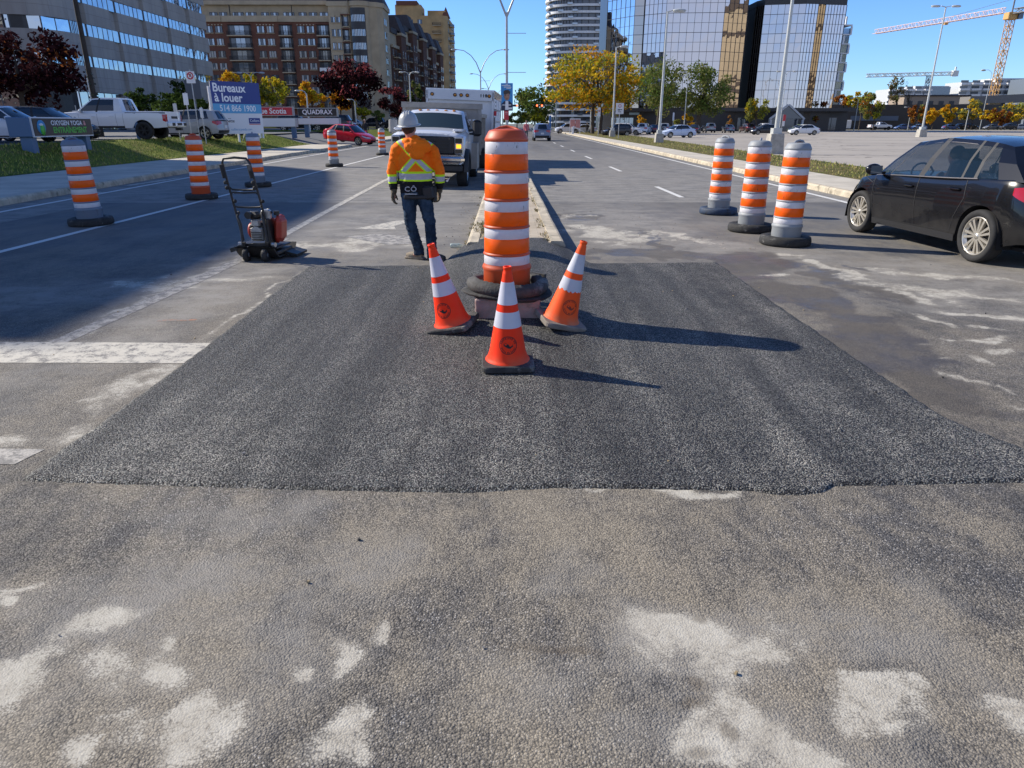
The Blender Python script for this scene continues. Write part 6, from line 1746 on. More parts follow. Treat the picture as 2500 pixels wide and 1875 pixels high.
W_STD = wheel_meshes(.325, .21, 5, M_RIM)
W_DARK = wheel_meshes(.33, .21, 5, M_RIMD, pair=False)
W_SUV = wheel_meshes(.355, .23, 5, M_RIM)
SEDAN = dict(
    belt=[(-2.32, .90), (-2.0, 1.0), (-1.5, 1.0), (-.5, .955), (.6, .91), (1.1, .885), (1.6, .80), (2.05, .70), (2.30, .60)],
    hw=[(-2.32, .72), (-2.0, .83), (-1.2, .89), (0, .905), (1.2, .895), (1.8, .84), (2.30, .66)], crown=[(-2.32, .02), (-1.8, .03), (0, .03), (1.2, .06), (2.3, .05)],
    xf=1.38, xr=-1.30, R=.325, sill=.22, nose=[(.2, -.03), (.45, .03), (.62, -.02), (.8, -.1)], tail=[(.2, .06), (.5, -.03), (.8, .02), (1.0, .07)], nosecurve=.26, tailcurve=.2,
    grilles=[(-.55, .55, (.30, .42), (.30, .42)), (-.42, .42, (.48, .56), (.48, .56))], rear_black=[(-.7, .7, (.3, .4), (.3, .4))],
    green=dict(zr=[(-1.6, 1.33), (-1.0, 1.415), (-.3, 1.45), (.3, 1.42)], hb=[(-2, .74), (-1.3, .83), (0, .865), (1.1, .82)], ht=[(-1.4, .52), (-.6, .62), (.4, .60)], rc=.035, fc=(1.38, .42), rcx=(-1.95, -1.08),
               ribs=[(1.10, .32, 'paint'), (1.0, .26, 'glass'), (.06, -.08, 'black'), (-.05, -.18, 'glass'), (-.86, -.72, 'black'), (-.93, -.78, 'glass'), (-1.25, -.95, 'paint'), (-1.62, -1.02, 'paint')]),
    seams=[[(1.02, .88), (.98, .45), (.9, .28)], [(.0, .92), (-.02, .3)], [(-.98, .96), (-1.02, .7), (-.86, .5)]], trims=[[(.95, .27), (-.9, .27), .05]], handles=[(.18, .80), (-.80, .84)],
    tail_lamp=(.42, 1.0, (.74, .88), (.70, .90)), tail_side=(.0, .28, .72, .88, .80, .88), head_lamp=(.52, 1.0, (.56, .62), (.54, .66)), head_side=(-.42, .0, .70, .76, .55, .66), mirror=(.86, .98), plate=(.62,), wheels=W_STD)
SUV = dict(
    belt=[(-2.18, 1.0), (-1.9, 1.10), (-.5, 1.06), (.8, 1.02), (1.2, .99), (1.7, .93), (2.05, .84), (2.22, .72)],
    hw=[(-2.18, .78), (-1.8, .87), (0, .915), (1.2, .905), (1.8, .86), (2.22, .70)], crown=[(-2.18, .0), (-1.8, .02), (0, .03), (1.2, .06), (2.22, .05)],
    xf=1.36, xr=-1.30, R=.355, sill=.28, nose=[(.25, -.04), (.5, .02), (.8, -.02), (1.0, -.1)], tail=[(.25, .08), (.5, -.03), (.8, .0), (1.1, .03)], nosecurve=.24, tailcurve=.16, nose_up=.05, tail_up=.06,
    grilles=[(-.5, .5, (.55, .76), (.55, .76)), (-.6, .6, (.35, .46), (.35, .46))], rear_black=[(-.92, .92, (.36, .52), (.36, .52))],
    green=dict(zr=[(-2.0, 1.55), (-1.5, 1.62), (-.5, 1.655), (.3, 1.60)], hb=[(-2.1, .80), (-1.3, .86), (0, .88), (1.1, .83)], ht=[(-1.9, .58), (-.6, .66), (.4, .62)], rc=.03, fc=(1.30, .40), rcx=(-2.12, -1.80),
               ribs=[(1.06, .30, 'paint'), (.96, .24, 'glass'), (.05, -.08, 'black'), (-.05, -.18, 'glass'), (-.95, -.9, 'black'), (-1.04, -.98, 'glass'), (-1.62, -1.42, 'paint'), (-1.98, -1.72, 'paint')]),
    seams=[[(1.02, 1.0), (.98, .5), (.88, .34)], [(.0, 1.03), (-.02, .34)], [(-1.0, 1.07), (-1.02, .8), (-.84, .5)]], trims=[[(.95, .33), (-.9, .33), .07]], handles=[(.15, .93), (-.82, .96)],
    tail_lamp=(.5, 1.0, (.88, 1.02), (.80, 1.04)), tail_side=(.0, .25, .82, 1.02, .92, 1.03), head_lamp=(.5, 1.0, (.74, .80), (.70, .83)), head_side=(-.4, .0, .84, .90, .70, .84), mirror=(.86, 1.12), plate=(.72,), wheels=W_SUV)
PICK = dict(
    belt=[(-2.95, 1.33), (-2.6, 1.335), (-1.0, 1.33), (-.6, 1.315), (.8, 1.30), (1.5, 1.29), (2.2, 1.25), (2.75, 1.18), (2.92, 1.04)],
    hw=[(-2.95, .98), (-2.6, 1.0), (0, 1.0), (1.6, 1.0), (2.3, .98), (2.92, .86)], crown=[(-2.95, .0), (-.6, .0), (.8, .03), (1.8, .06), (2.92, .05)],
    xf=1.85, xr=-1.72, R=.43, arch=1.2, sill=.55, nose=[(.5, -.02), (.8, .02), (1.1, .0), (1.2, -.05)], tail=[(.5, .0), (1.2, .0)], nosecurve=.16, tailcurve=.05, nose_up=.0, tail_up=.04,
    grilles=[(-.62, .62, (.72, 1.06), (.72, 1.06))], rear_black=[(-.4, .4, (1.0, 1.12), (1.0, 1.12))],
    green=dict(zr=[(-.9, 1.93), (-.3, 1.975), (.2, 1.985), (.8, 1.93)], hb=[(-1, .93), (0, .95), (1.3, .92)], ht=[(-1, .74), (.9, .72)], rc=.03, fc=(1.86, .78), rcx=(-.84, -.66),
               ribs=[(1.58, .70, 'paint'), (1.46, .62, 'glass'), (.56, .36, 'black'), (.46, .28, 'glass'), (-.36, -.36, 'paint'), (-.54, -.46, 'paint'), (-.78, -.60, 'paint')]),
    seams=[[(1.42, 1.22), (1.38, .66)], [(.50, 1.24), (.48, .62)], [(-.42, 1.24), (-.44, .62)], [(-.78, 1.24), (-.78, .6)]], trims=[[(1.3, .6), (-.8, .6), .1]], handles=[(.66, 1.1), (-.22, 1.1)],
    tail_lamp=(.86, 1.0, (.86, 1.20), (.86, 1.20)), tail_side=(.0, .16, .84, 1.2, .9, 1.2), head_lamp=(.62, 1.0, (.90, 1.06), (.88, 1.06)), head_side=(-.3, .0, .9, 1.06, .88, 1.06), mirror=(1.2, 1.36), plate=(.72,),
    wheels=wheel_meshes(.43, .30, 6, M_RIMD, rr=.62, pair=False))

WHITE = (.74, .75, .77); BLACK = (.010, .010, .012); SILVER = (.40, .41, .43); GREYC = (.10, .105, .115); NAVY = (.018, .028, .06); LBLUE = (.42, .55, .75)
Zl = .89
# --- first of each kind, then copies
sed0 = build_car('parked_car', 'red sedan pulling out of the office driveway', 'car', SEDAN, color=(.52, .012, .03), loc=(-12.9, 60.6, .12), rz=R(-22))
sed0.rotation_euler = (0, R(4), R(-24))
suv0 = build_car('suv', 'blue grey SUV driving away in the left lane of the right carriageway', 'car', SUV, color=(.17, .215, .32), loc=(3.55, 76.5, 0), rz=PI / 2)
pick0 = build_car('pickup_truck', 'white lifted crew cab pickup parked behind the lawn', 'pickup truck', PICK, color=WHITE, loc=(-20.3, 38.9, Zl), rz=PI + R(2))
def bumper(t, color):
    b = MB(); b.box((-3.05, 0, .72), (.22, 1.9, .24), bev=.05, mi=0); b.box((-3.1, 0, .74), (.2, .5, .12), mi=1)
    for s in (-1, 1): b.box((-3.13, s * .72, .73), (.10, .34, .15), mi=1)
    b.box((-3.1, 0, .5), (.3, .2, .14), mi=1)
    return b.build('rear_bumper', [M_LETTER_W, M_TRIM], t)
bumper(pick0, WHITE)
b = MB(); b.box((-1.9, 0, 1.27), (2.0, 1.94, .05)); b.build('bed_cover', M_TRIM, pick0)
g1 = 'cars in the left office parking lot'; g2 = 'cars parked along the right lot by the glass towers'; g3 = 'cars along the far edge of the right lot'
def park(src, label, x, y, rz, color, group, z):
    o = dup(src, (x, y, z), rz, label, group, color)
    return o
# left lot
park(sed0, 'pale blue sedan at the left edge, nose to the blue sign cabinet', -23.6, 31.4, R(8), (.38, .50, .70), g1, Zl)
park(suv0, 'grey SUV behind the pale blue sedan at the left edge', -27.8, 41.8, R(185), (.13, .135, .14), g1, Zl)
park(sed0, 'black sedan facing the road between the yoga sign and pickup', -21.6, 34.9, R(2), BLACK, g1, Zl)
park(sed0, 'low white sedan hidden behind the yoga sign', -21.4, 31.6, R(4), (.62, .64, .68), g1, Zl)
park(suv0, 'dark green car deep in the lot by the shopfront', -33.5, 50, R(180), (.05, .06, .05), g1, Zl)
hatch = park(suv0, 'silver hatchback seen from the rear beside the billboard leg', -19.0, 44.6, R(176), (.36, .37, .39), g1, Zl - .12)
park(suv0, 'white SUV behind the silver hatchback', -19.5, 49.8, R(178), (.6, .62, .66), g1, Zl)
park(suv0, 'black SUV behind the low panel of the red bank sign', -23.2, 82, R(10), (.014, .014, .016), g1, Zl)
park(suv0, 'black SUV behind the blank panel of the black sign', -18.8, 80, R(178), (.018, .018, .02), g1, Zl)
park(suv0, 'maroon SUV half hidden right of the black sign', -21.5, 96, R(0), (.09, .012, .018), g1, Zl)
park(sed0, 'white sedan parked under the dark plum tree', -24.4, 118.5, R(-14), (.6, .62, .66), g1, Zl)
park(suv0, 'dark van left of the shrubs behind the red car', -22.0, 121.5, R(180), (.02, .022, .026), g1, Zl)
park(suv0, 'dark minivan behind the small striped barrel', -18.4, 120, R(175), (.022, .024, .03), g1, Zl)
park(sed0, 'grey sedan parked below the yellow maples', -31.0, 112, R(180), GREYC, g1, Zl)
# right lot, along the tower side
Zr = .06
park(suv0, 'black hatchback nose to the nearest trunk of the golden locust', 15.4, 104.5, R(196), (.012, .012, .014), g2, Zr - .1)
park(suv0, 'white SUV right of the black hatchback', 17.6, 108, R(-20), (.70, .71, .73), g2, Zr)
park(suv0, 'white small SUV seen from behind next to the dark coupe', 21.6, 117, R(70), (.62, .66, .74), g2, Zr)
park(sed0, 'dark purple coupe between the white small SUV and the lamp post', 24.4, 121.5, R(60), (.05, .03, .05), g2, Zr)
park(sed0, 'light blue white sedan beside the lamp post concrete block', 20.6, 89.4, R(196), (.55, .64, .80), g2, Zr)
park(suv0, 'pale grey SUV behind the light blue sedan', 26.8, 126, R(75), (.42, .45, .5), g2, Zr)
park(sed0, 'black sedan with a dark roof left of the silver SUV', 32.2, 127, R(70), (.02, .018, .02), g2, Zr)
park(suv0, 'boxy silver SUV seen from behind', 37.8, 138.5, R(86), (.44, .44, .44), g2, Zr + .05)
park(sed0, 'silver sedan seen from behind right of the boxy SUV', 41.4, 138.5, R(84), (.34, .36, .38), g2, Zr)
park(suv0, 'dark maroon SUV in the shade of the dark shopfronts', 46.0, 142, R(95), (.05, .02, .022), g2, Zr)
park(sed0, 'black sedan passing behind the lamp post, right', 39.5, 113.2, R(183), (.012, .012, .015), g2, Zr)
park(sed0, 'white sedan alone in the right parking lot', 44.1, 109.9, R(180), (.76, .77, .78), g2, Zr)
park(sed0, 'green tinted car behind the lone white sedan', 53.0, 134, R(184), (.22, .27, .12), g2, Zr)
park(sed0, 'grey sedan between the black sedan and the green car', 49.2, 138, R(92), (.12, .13, .15), g2, Zr)
park(suv0, 'white SUV behind the black sedan, right of the post', 45.3, 131, R(88), (.6, .6, .62), g2, Zr)
park(suv0, 'white crossover behind the faded red signboard', 10.4, 128, R(185), (.66, .67, .7), g2, Zr)
park(sed0, 'white sedan right of the faded red signboard', 13.5, 131, R(178), (.62, .63, .66), g2, Zr)
park(suv0, 'dark blue van by the blue totem', 14.3, 168, R(178), (.03, .05, .12), g2, Zr)
# far edge of the right lot
p2 = dup(pick0, (98.8, 196, .06), R(0), 'white pickup at the far edge of the lot beside the trailer', g3, WHITE)
park(sed0, 'deep blue sedan right of the far white pickup', 108.5, 203, R(180), (.06, .12, .3), g3, Zr)
park(sed0, 'sky blue sedan left of the lone lamp post', 113.4, 204, R(180), (.22, .36, .62), g3, Zr)
park(sed0, 'blue sedan right of the lone lamp post', 121.2, 202, R(0), (.05, .1, .24), g3, Zr)
park(suv0, 'long black SUV below the second golden tree', 126.0, 206, R(180), (.012, .012, .014), g3, Zr)
park(suv0, 'black SUV below the yellow green tree', 129.6, 207, R(0), (.016, .016, .02), g3, Zr)
park(sed0, 'grey sedan beside the wrapped lamp post', 135.0, 206, R(180), (.2, .21, .22), g3, Zr)
park(suv0, 'dark grey hatchback below the red orange tree', 137.6, 203, R(180), (.045, .048, .055), g3, Zr)
park(sed0, 'pale silver sedan near the right edge', 144.0, 208, R(180), (.4, .43, .46), g3, Zr)
park(suv0, 'white car at the right edge of the far row', 150.4, 212, R(180), (.74, .76, .76), g3, Zr)
# cars down the road by the crossing
g4 = 'dark cars waiting at the far crossing'
park(sed0, 'black car far down the road left of the poster pole', -6.2, 158, R(-90), (.016, .016, .018), g4, 0)
park(suv0, 'dark SUV far down the road behind the orange barrel', -3.2, 152, R(-90), (.03, .03, .035), g4, 0)
park(sed0, 'pale car far down the road left of the red sign', -4.8, 172, R(-90), (.5, .52, .55), g4, 0)

# --- white cargo trailer
t = thing('cargo_trailer', 'white boxy cargo trailer parked left of the far white pickup', 'trailer', (88.4, 196, .06))
b = MB(); b.box((0, 0, 1.45), (4.4, 2.1, 2.1), bev=.12); b.build('body', M_LETTER_W, t)
b = MB(); b.box((0, 0, .36), (4.3, 1.9, .12)); b.build('chassis', M_TRIM, t)
for s in (-1, 1): inst(W_STD[0], 'wheel', t, (.4, s * 1.0, .325), 0 if s > 0 else PI)
b = MB(); b.cyl((2.2, .5, .4), (3.3, 0, .4), .05, n=6); b.cyl((2.2, -.5, .4), (3.3, 0, .4), .05, n=6); b.build('drawbar', M_TRIM, t)

# --- black hatchback driving past, right (close to the camera)
M_SEETHRU = NT('clear_car_glass'); M_SEETHRU.set(color=(.012, .022, .028, 1), rough=.015, spec=.6, alpha=.58); M_SEETHRU = M_SEETHRU.m
HATCH = dict(
    belt=[(-2.21, .92), (-2.0, 1.0), (-1.4, 1.0), (-.6, .965), (.4, .93), (1.0, .90), (1.4, .845), (1.8, .765), (2.05, .69), (2.21, .60)],
    hw=[(-2.21, .70), (-1.95, .81), (-1.32, .872), (-.6, .868), (.4, .866), (1.32, .868), (1.8, .80), (2.05, .72), (2.21, .60)], crown=[(-2.21, .0), (-1.8, .02), (0, .03), (1.1, .06), (2.21, .05)],
    xf=1.32, xr=-1.325, R=.325, arch=1.155, sill=.21, nose=[(.2, -.03), (.42, .04), (.6, .0), (.8, -.1)], tail=[(.2, .06), (.45, -.03), (.8, .02), (1.0, .06)], nosecurve=.30, tailcurve=.22, nose_up=.04, tail_up=.10,
    grilles=[(-.5, .5, (.28, .42), (.28, .42)), (-.4, .4, (.50, .58), (.50, .58))], rear_black=[(-.8, .8, (.32, .42), (.32, .42))],
    green=dict(zr=[(-2.0, 1.20), (-1.5, 1.33), (-1.1, 1.415), (-.6, 1.46), (-.1, 1.465), (.45, 1.40)], hb=[(-2.1, .74), (-1.4, .815), (0, .83), (1.1, .785)], ht=[(-1.9, .50), (-.6, .60), (.5, .575)], rc=.035, fc=(1.42, .58), rcx=(-1.98, -1.36), t0=.03, t1=.89, bulge=.035,
               ribs=[(1.13, .50, 'paint'), (1.05, .45, 'glass'), (.80, .30, 'black'), (.77, .28, 'glass'), (.06, -.12, 'black'), (-.06, -.22, 'glass'), (-.80, -.78, 'black'), (-.84, -.82, 'glass'), (-1.02, -.98, 'black'), (-1.08, -1.02, 'glass'), (-1.44, -1.10, 'paint'), (-1.80, -1.26, 'paint')]),
    seams=[[(1.03, .895), (1.0, .6), (.94, .30)], [(1.30, .87), (1.06, .80)], [(.0, .94), (-.03, .6), (-.05, .30)], [(-.95, .98), (-1.0, .76), (-.86, .50), (-.82, .34)], [(.94, .30), (-.05, .30), (-.82, .32)]],
    trims=[[(.95, .245), (-.92, .245), .09]], handles=[(.16, .82), (-.80, .855)],
    tail_lamp=(.5, 1.0, (.80, .94), (.74, .97)), tail_side=(.0, .34, .74, .96, .86, .94), head_lamp=(.5, 1.0, (.56, .62), (.54, .68)), head_side=(-.52, .0, .735, .78, .54, .68), amber=True, mirror=(.86, 1.0), plate=(.62,), wheels=wheel_meshes(.325, .205, 7, mat('silver_alloy', (.68, .64, .56), .3, .7), rr=.735), tuck=.10, glass=M_SEETHRU)
imp = build_car('passing_car', 'shiny black hatchback with silver multi-spoke wheels driving past on the right', 'car', HATCH, color=(.0055, .0055, .007), loc=(6.63, 10.22, 0), rz=PI / 2 + R(5))
M_SEAT = mat('dark_seat_fabric', (.02, .022, .026), .9)
for x, y in ((.1, -.37), (.1, .37)):
    b = MB(); b.box((x, y, .62), (.5, .48, .18), bev=.06); b.box((x - .3, y, .90), (.16, .46, .62), bev=.06, ry=R(-14)); b.box((x - .40, y, 1.25), (.10, .24, .17), bev=.05); b.build('front_seat', M_SEAT, imp)
b = MB(); b.box((-.85, 0, .60), (.5, 1.25, .2), bev=.06); b.box((-1.18, 0, .88), (.16, 1.25, .55), bev=.06, ry=R(-18)); b.build('rear_seat', M_SEAT, imp)
b = MB(); b.tube([(.62 + .05 * math.sin(a), .37 + .18 * math.cos(a), .93 + .17 * math.sin(a)) for a in [2 * PI * k / 18 for k in range(18)]], .014, closed=True); b.box((.95, 0, .86), (.4, 1.35, .14), bev=.05); b.build('dashboard', M_SEAT, imp)
def window_trim():
    """bright strip along the foot of the side windows"""
    b = MB()
    for s in (-1, 1):
        b.tube([(x, s * (interp(HATCH['green']['hb'], x) + .012), interp(HATCH['belt'], x) + .014) for x in [1.08 - .2 * k for k in range(12)]], .009, n=5)
        b.tube([(x, s * (interp(HATCH['green']['ht'], x) + .028), interp(HATCH['green']['zr'], x) - .052) for x in [.40 - .14 * k for k in range(12)]], .006, n=5)
    b.build('window_trim', mat('satin_trim', (.28, .26, .25), .35, .6), imp)
window_trim()
# driver: only head and shoulders show through the glass
t = thing('person', 'driver in dark clothes at the wheel of the black hatchback', 'person', imp.location, imp.rotation_euler[2])
b = MB(); b.ball((-.02, .37, 1.22), .11, ell=(.95, .8, 1.15)); b.cyl((-.06, .37, 1.0), (-.04, .37, 1.15), .055); b.ball((-.12, .37, .88), .22, ell=(.6, .95, .95)); b.tube([(-.1, .57, .98), (.2, .6, .80), (.56, .46, .93)], [.06, .05, .04]); b.tube([(-.1, .17, .98), (.2, .16, .80), (.56, .28, .93)], [.06, .05, .04]); fuse(b, 'body', mat('driver_skin_and_clothes', (.10, .06, .05), .8), t, .014, 2)
b = MB(); b.ball((-.04, .37, 1.255), .115, ell=(.95, .82, 1.0)); b.build('hair', M_SEAT, t)
# person walking by the blue-grey SUV and others
def walker(label, x, y, z, top, legs, h=1.72, rz=0.0, cat='person', stride=.22):
    """small distant figure: one continuous body mesh with clothing colours by zone and hair"""
    t = thing('person', label, cat, (x, y, z), rz)
    k = h / 1.72
    b = MB()
    b.tube([(0, -.02, .80 * k), (0, 0, 1.0 * k), (0, .01, 1.25 * k), (0, 0, 1.42 * k)], [.15, .15, .19, .09], n=10, mi=0)
    for s in (-1, 1):
        b.tube([(s * .09, 0, .86 * k), (s * .10, -s * stride * .4 + .05, .48 * k), (s * .10, -s * stride, .06), (s * .10, -s * stride - .14, .04)], [.10, .075, .05, .045], n=8, mi=1)
        b.tube([(s * .18, 0, 1.38 * k), (s * .25, s * .08, 1.10 * k), (s * .25, s * .16 - .06, .86 * k)], [.065, .055, .04], n=8, mi=0)
    b.ball((0, -.01, 1.60 * k), .105, ell=(.85, .95, 1.15), mi=2); b.cyl((0, 0, 1.4 * k), (0, 0, 1.55 * k), .05, mi=2)
    b.build('body', [top, legs, mat('skin_' + label[:4].strip(), (.36, .22, .16), .6)], t)
    b = MB(); b.ball((0, .025, 1.64 * k), .11, ell=(.88, .95, 1.05)); b.build('hair', M_SEAT, t)
    return t
M_DKCL = mat('dark_clothing', (.018, .018, .022), .9); M_PKCL = mat('pink_top', (.6, .16, .18), .9); M_GRCL = mat('grey_trousers', (.12, .12, .13), .9)
walker('person in a pink top beside the road left of the blue grey SUV', 2.05, 79, 0, M_PKCL, M_GRCL, h=2.0)
walker('person in dark clothes walking on the left sidewalk behind the small barrel', -12.6, 66, .14, M_DKCL, M_DKCL, h=1.9)
walker('person in black standing among the cars left of the golden locust', 13.6, 126, .1, M_DKCL, M_DKCL)
# ---- white crew truck with a steel dump body, facing the camera; white box truck behind it
M_TRUCKWHITE = paint('truck_white', (.66, .68, .72), .3)
M_STEELBOX = mat('dump_steel', (.30, .285, .265), .55, .3, var=.15, vscale=2, dirt=((.2, .17, .13, 1), 2.0, .58))
M_GREYPLASTIC = mat('mirror_grey', (.33, .32, .30), .5)
def service_truck():
    # x right, y away from the camera, front at y = 0; origin on the ground
    t = thing('dump_truck', 'white heavy duty truck with a grey steel dump body, facing the camera behind the worker', 'truck', (-2.18, 19.75, 0.0))
    t.rotation_euler = (0, R(1.6), R(-1.5))
    S = 1.0
    # cab + hood lofted along y
    def sec(y, w, z0, zs, zt, wt, n=8):
        """cross-section: w half width at shoulder height zs, wt half width at top zt"""
        pts = [(-w * .97, z0), (-w, (z0 + zs) / 2), (-w, zs)]
        for k in range(n + 1):
            a = -1 + 2 * k / n
            pts.append((a * wt, zt + .05 * (1 - a * a)))
        pts += [(w, zs), (w, (z0 + zs) / 2), (w * .97, z0)]
        return [(x, y, z) for x, z in pts]
    b = MB()
    rows = [sec(.10, .93, .95, 1.30, 1.36, .70), sec(.22, .98, .62, 1.34, 1.42, .78), sec(.62, 1.0, .95, 1.36, 1.445, .84), sec(1.05, 1.0, .95, 1.38, 1.48, .86), sec(1.50, 1.0, .62, 1.39, 1.50, .86), sec(1.62, .98, .6, 1.40, 1.51, .86)]
    b.grid(rows, True)
    b.add(rows[0], [tuple(range(len(rows[0])))])
    # cab sides and roof
    cab = [sec(1.56, .99, .6, 1.40, 1.46, .92), sec(2.25, 1.0, .6, 1.42, 1.95, .78), sec(2.5, 1.0, .6, 1.42, 2.01, .76), sec(3.4, 1.0, .6, 1.42, 2.01, .76), sec(3.5, .99, .6, 1.42, 1.96, .76)]
    b.grid(cab, True)
    for s in (-1, 1):
        b.box((s * .80, .95, 1.50), (.30, 1.3, .06), bev=.03)
    b.build('cab', M_TRUCKWHITE, t)
    g = MB()
    g.grid([[(-.86 + .172 * k, 1.56 - .06 * (1 - ((k - 5) / 5) ** 2), 1.485 + .04 * (1 - ((k - 5) / 5) ** 2)) for k in range(11)], [(-.745 + .149 * k, 2.18 - .05 * (1 - ((k - 5) / 5) ** 2), 1.915 + .04 * (1 - ((k - 5) / 5) ** 2)) for k in range(11)]], True)
    g.build('windscreen', NT('windscreen_glass').set(color=(.03, .045, .045, 1), rough=.03, spec=.8).m, t)
    for s in (-1, 1):
        w = MB(); w.add([(s * 1.004, 1.95, 1.45), (s * 1.006, 2.9, 1.45), (s * .83, 2.9, 1.90), (s * .85, 2.32, 1.89)], [(0, 1, 2, 3)]); w.build('side_window', M_CARGLASS, t)
        w = MB(); w.box((s * .42, 1.62, 1.535), (.7, .03, .02), rz=s * R(4), ry=R(3)); w.build('wiper', M_TRIM, t)
    for x in (-.5, -.26, 0, .26, .5):
        w = MB(); w.box((x, 2.35, 2.02), (.10, .10, .045), bev=.02); w.build('roof_marker', M_AMBER, t)
    # grille, lamps, bumper
    g = MB(); g.box((0, .07, 1.11), (1.46, .08, .46), bev=.07)
    for z in (.98, 1.06, 1.15, 1.24): g.box((0, .02, z), (1.30, .03, .03))
    for x in (-.62, .62): g.box((x, .02, 1.11), (.07, .035, .42), bev=.015)
    g.box((0, .02, 1.11), (.46, .05, .24), bev=.05); g.build('grille', M_TRIM, t)
    for s in (-1, 1):
        l = MB(); l.box((s * .845, .10, 1.12), (.25, .10, .46), bev=.03, mi=0); l.box((s * .845, .045, 1.24), (.18, .03, .12), mi=1); l.box((s * .845, .045, .97), (.2, .03, .1), mi=1); l = l.build('headlamp', [M_HEAD, M_CARGLASS], t)
        a = MB(); a.box((s * .845, .04, 1.10), (.13, .035, .10), bev=.02); a.build('turn_signal', M_AMBERLIT if s > 0 else M_AMBER, l)
    bm = MB(); bm.box((0, .02, .76), (2.02, .22, .24), bev=.09, mi=0); bm.box((0, -.095, .75), (.64, .03, .26), mi=1); bm.box((0, .08, .53), (1.9, .2, .24), bev=.06, mi=1); bm.box((0, -.11, .885), (.7, .02, .05), mi=0); bm.build('bumper', [M_CHROME, M_TRIM], t)
    text('hood_lettering', 'SUPER DUTY', .10, mat('embossed_white', (.55, .57, .62), .4), t, Matrix.Translation((0, .082, 1.375)) @ Matrix.Rotation(R(70), 4, 'X'), xscale=2.0, spacing=1.1)
    # flares and wheels
    for s in (-1, 1):
        f = MB()
        arc = [(.78 + .50 * math.cos(PI * k / 12), .43 + .50 * math.sin(PI * k / 12)) for k in range(13)]
        f.grid([[(s * .92, y, z) for y, z in arc], [(s * 1.09, y, z) for y, z in arc], [(s * 1.09, y + (y - .78) * .16, z + (z - .43) * .16) for y, z in arc], [(s * .98, y + (y - .78) * .22, z + (z - .43) * .2) for y, z in arc]], True)
        f.build('fender_flare', M_TRIM, t)
        ty, ri = TRUCKW
        for y in (.80, 4.5):
            o = inst(ty, 'wheel', t, (s * .90, y, .43), -PI / 2 if s > 0 else PI / 2)
            inst(ri, 'rim', o)
        # towing mirrors on arms
        m = MB(); m.box((s * 1.22, 1.80, 1.56), (.26, .12, .44), bev=.06); 
        m.cyl((s * .98, 1.9, 1.50), (s * 1.15, 1.83, 1.52), .03); m.cyl((s * .98, 1.9, 1.40), (s * 1.15, 1.83, 1.4), .03); m.build('towing_mirror', M_TRIM if s > 0 else M_GREYPLASTIC, t)
    # dump body
    d = MB()
    d.box((-.0, 5.1, 1.42), (2.36, 3.0, .95)); d.box((0, 3.66, 1.50), (2.40, .10, 1.40)); d.box((0, 3.62, 2.18), (2.52, .16, .16)); 
    for s in (-1, 1):
        d.box((s * 1.2, 5.1, 1.92), (.1, 3.1, .12)); d.box((s * 1.18, 3.62, 1.45), (.1, .12, 1.4))
        for y in (4.2, 5.0, 5.8): d.box((s * 1.2, y, 1.42), (.08, .1, .95))
    d.build('dump_body', M_STEELBOX, t)
    v = MB()
    for k in range(3):
        for j in range(2): v.box((.86 + .14 * j, 3.605, 1.78 - .13 * k), (.09, .02, .05), mi=k % 2)
    v.box((0.02, 3.55, 2.05), (.42, .02, .10), mi=1); v.build('headboard_slots', [M_LETTER_W, M_TRIM], t)
    c = MB(); c.box((0, 4.2, .72), (.9, 5.2, .22)); c.box((1.02, 3.2, .75), (.3, 1.1, .75)); c.box((-1.02, 3.2, .75), (.3, 1.1, .75)); c.build('chassis', M_STEELBOX, t)
    tk = MB(); tk.box((1.08, 4.0, .95), (.16, .6, .5), bev=.03); tk.build('side_box', M_TRIM, t)
M_AMBERLIT = NT('lit_amber_lens'); M_AMBERLIT.set(color=(.8, .3, .02, 1), emit=(1.0, .42, .02, 1), estr=1.6); M_AMBERLIT = M_AMBERLIT.m
TRUCKW = wheel_meshes(.43, .30, 8, mat('steel_rim', (.5, .5, .5), .35, .7), rr=.62, pair=False)
service_truck()

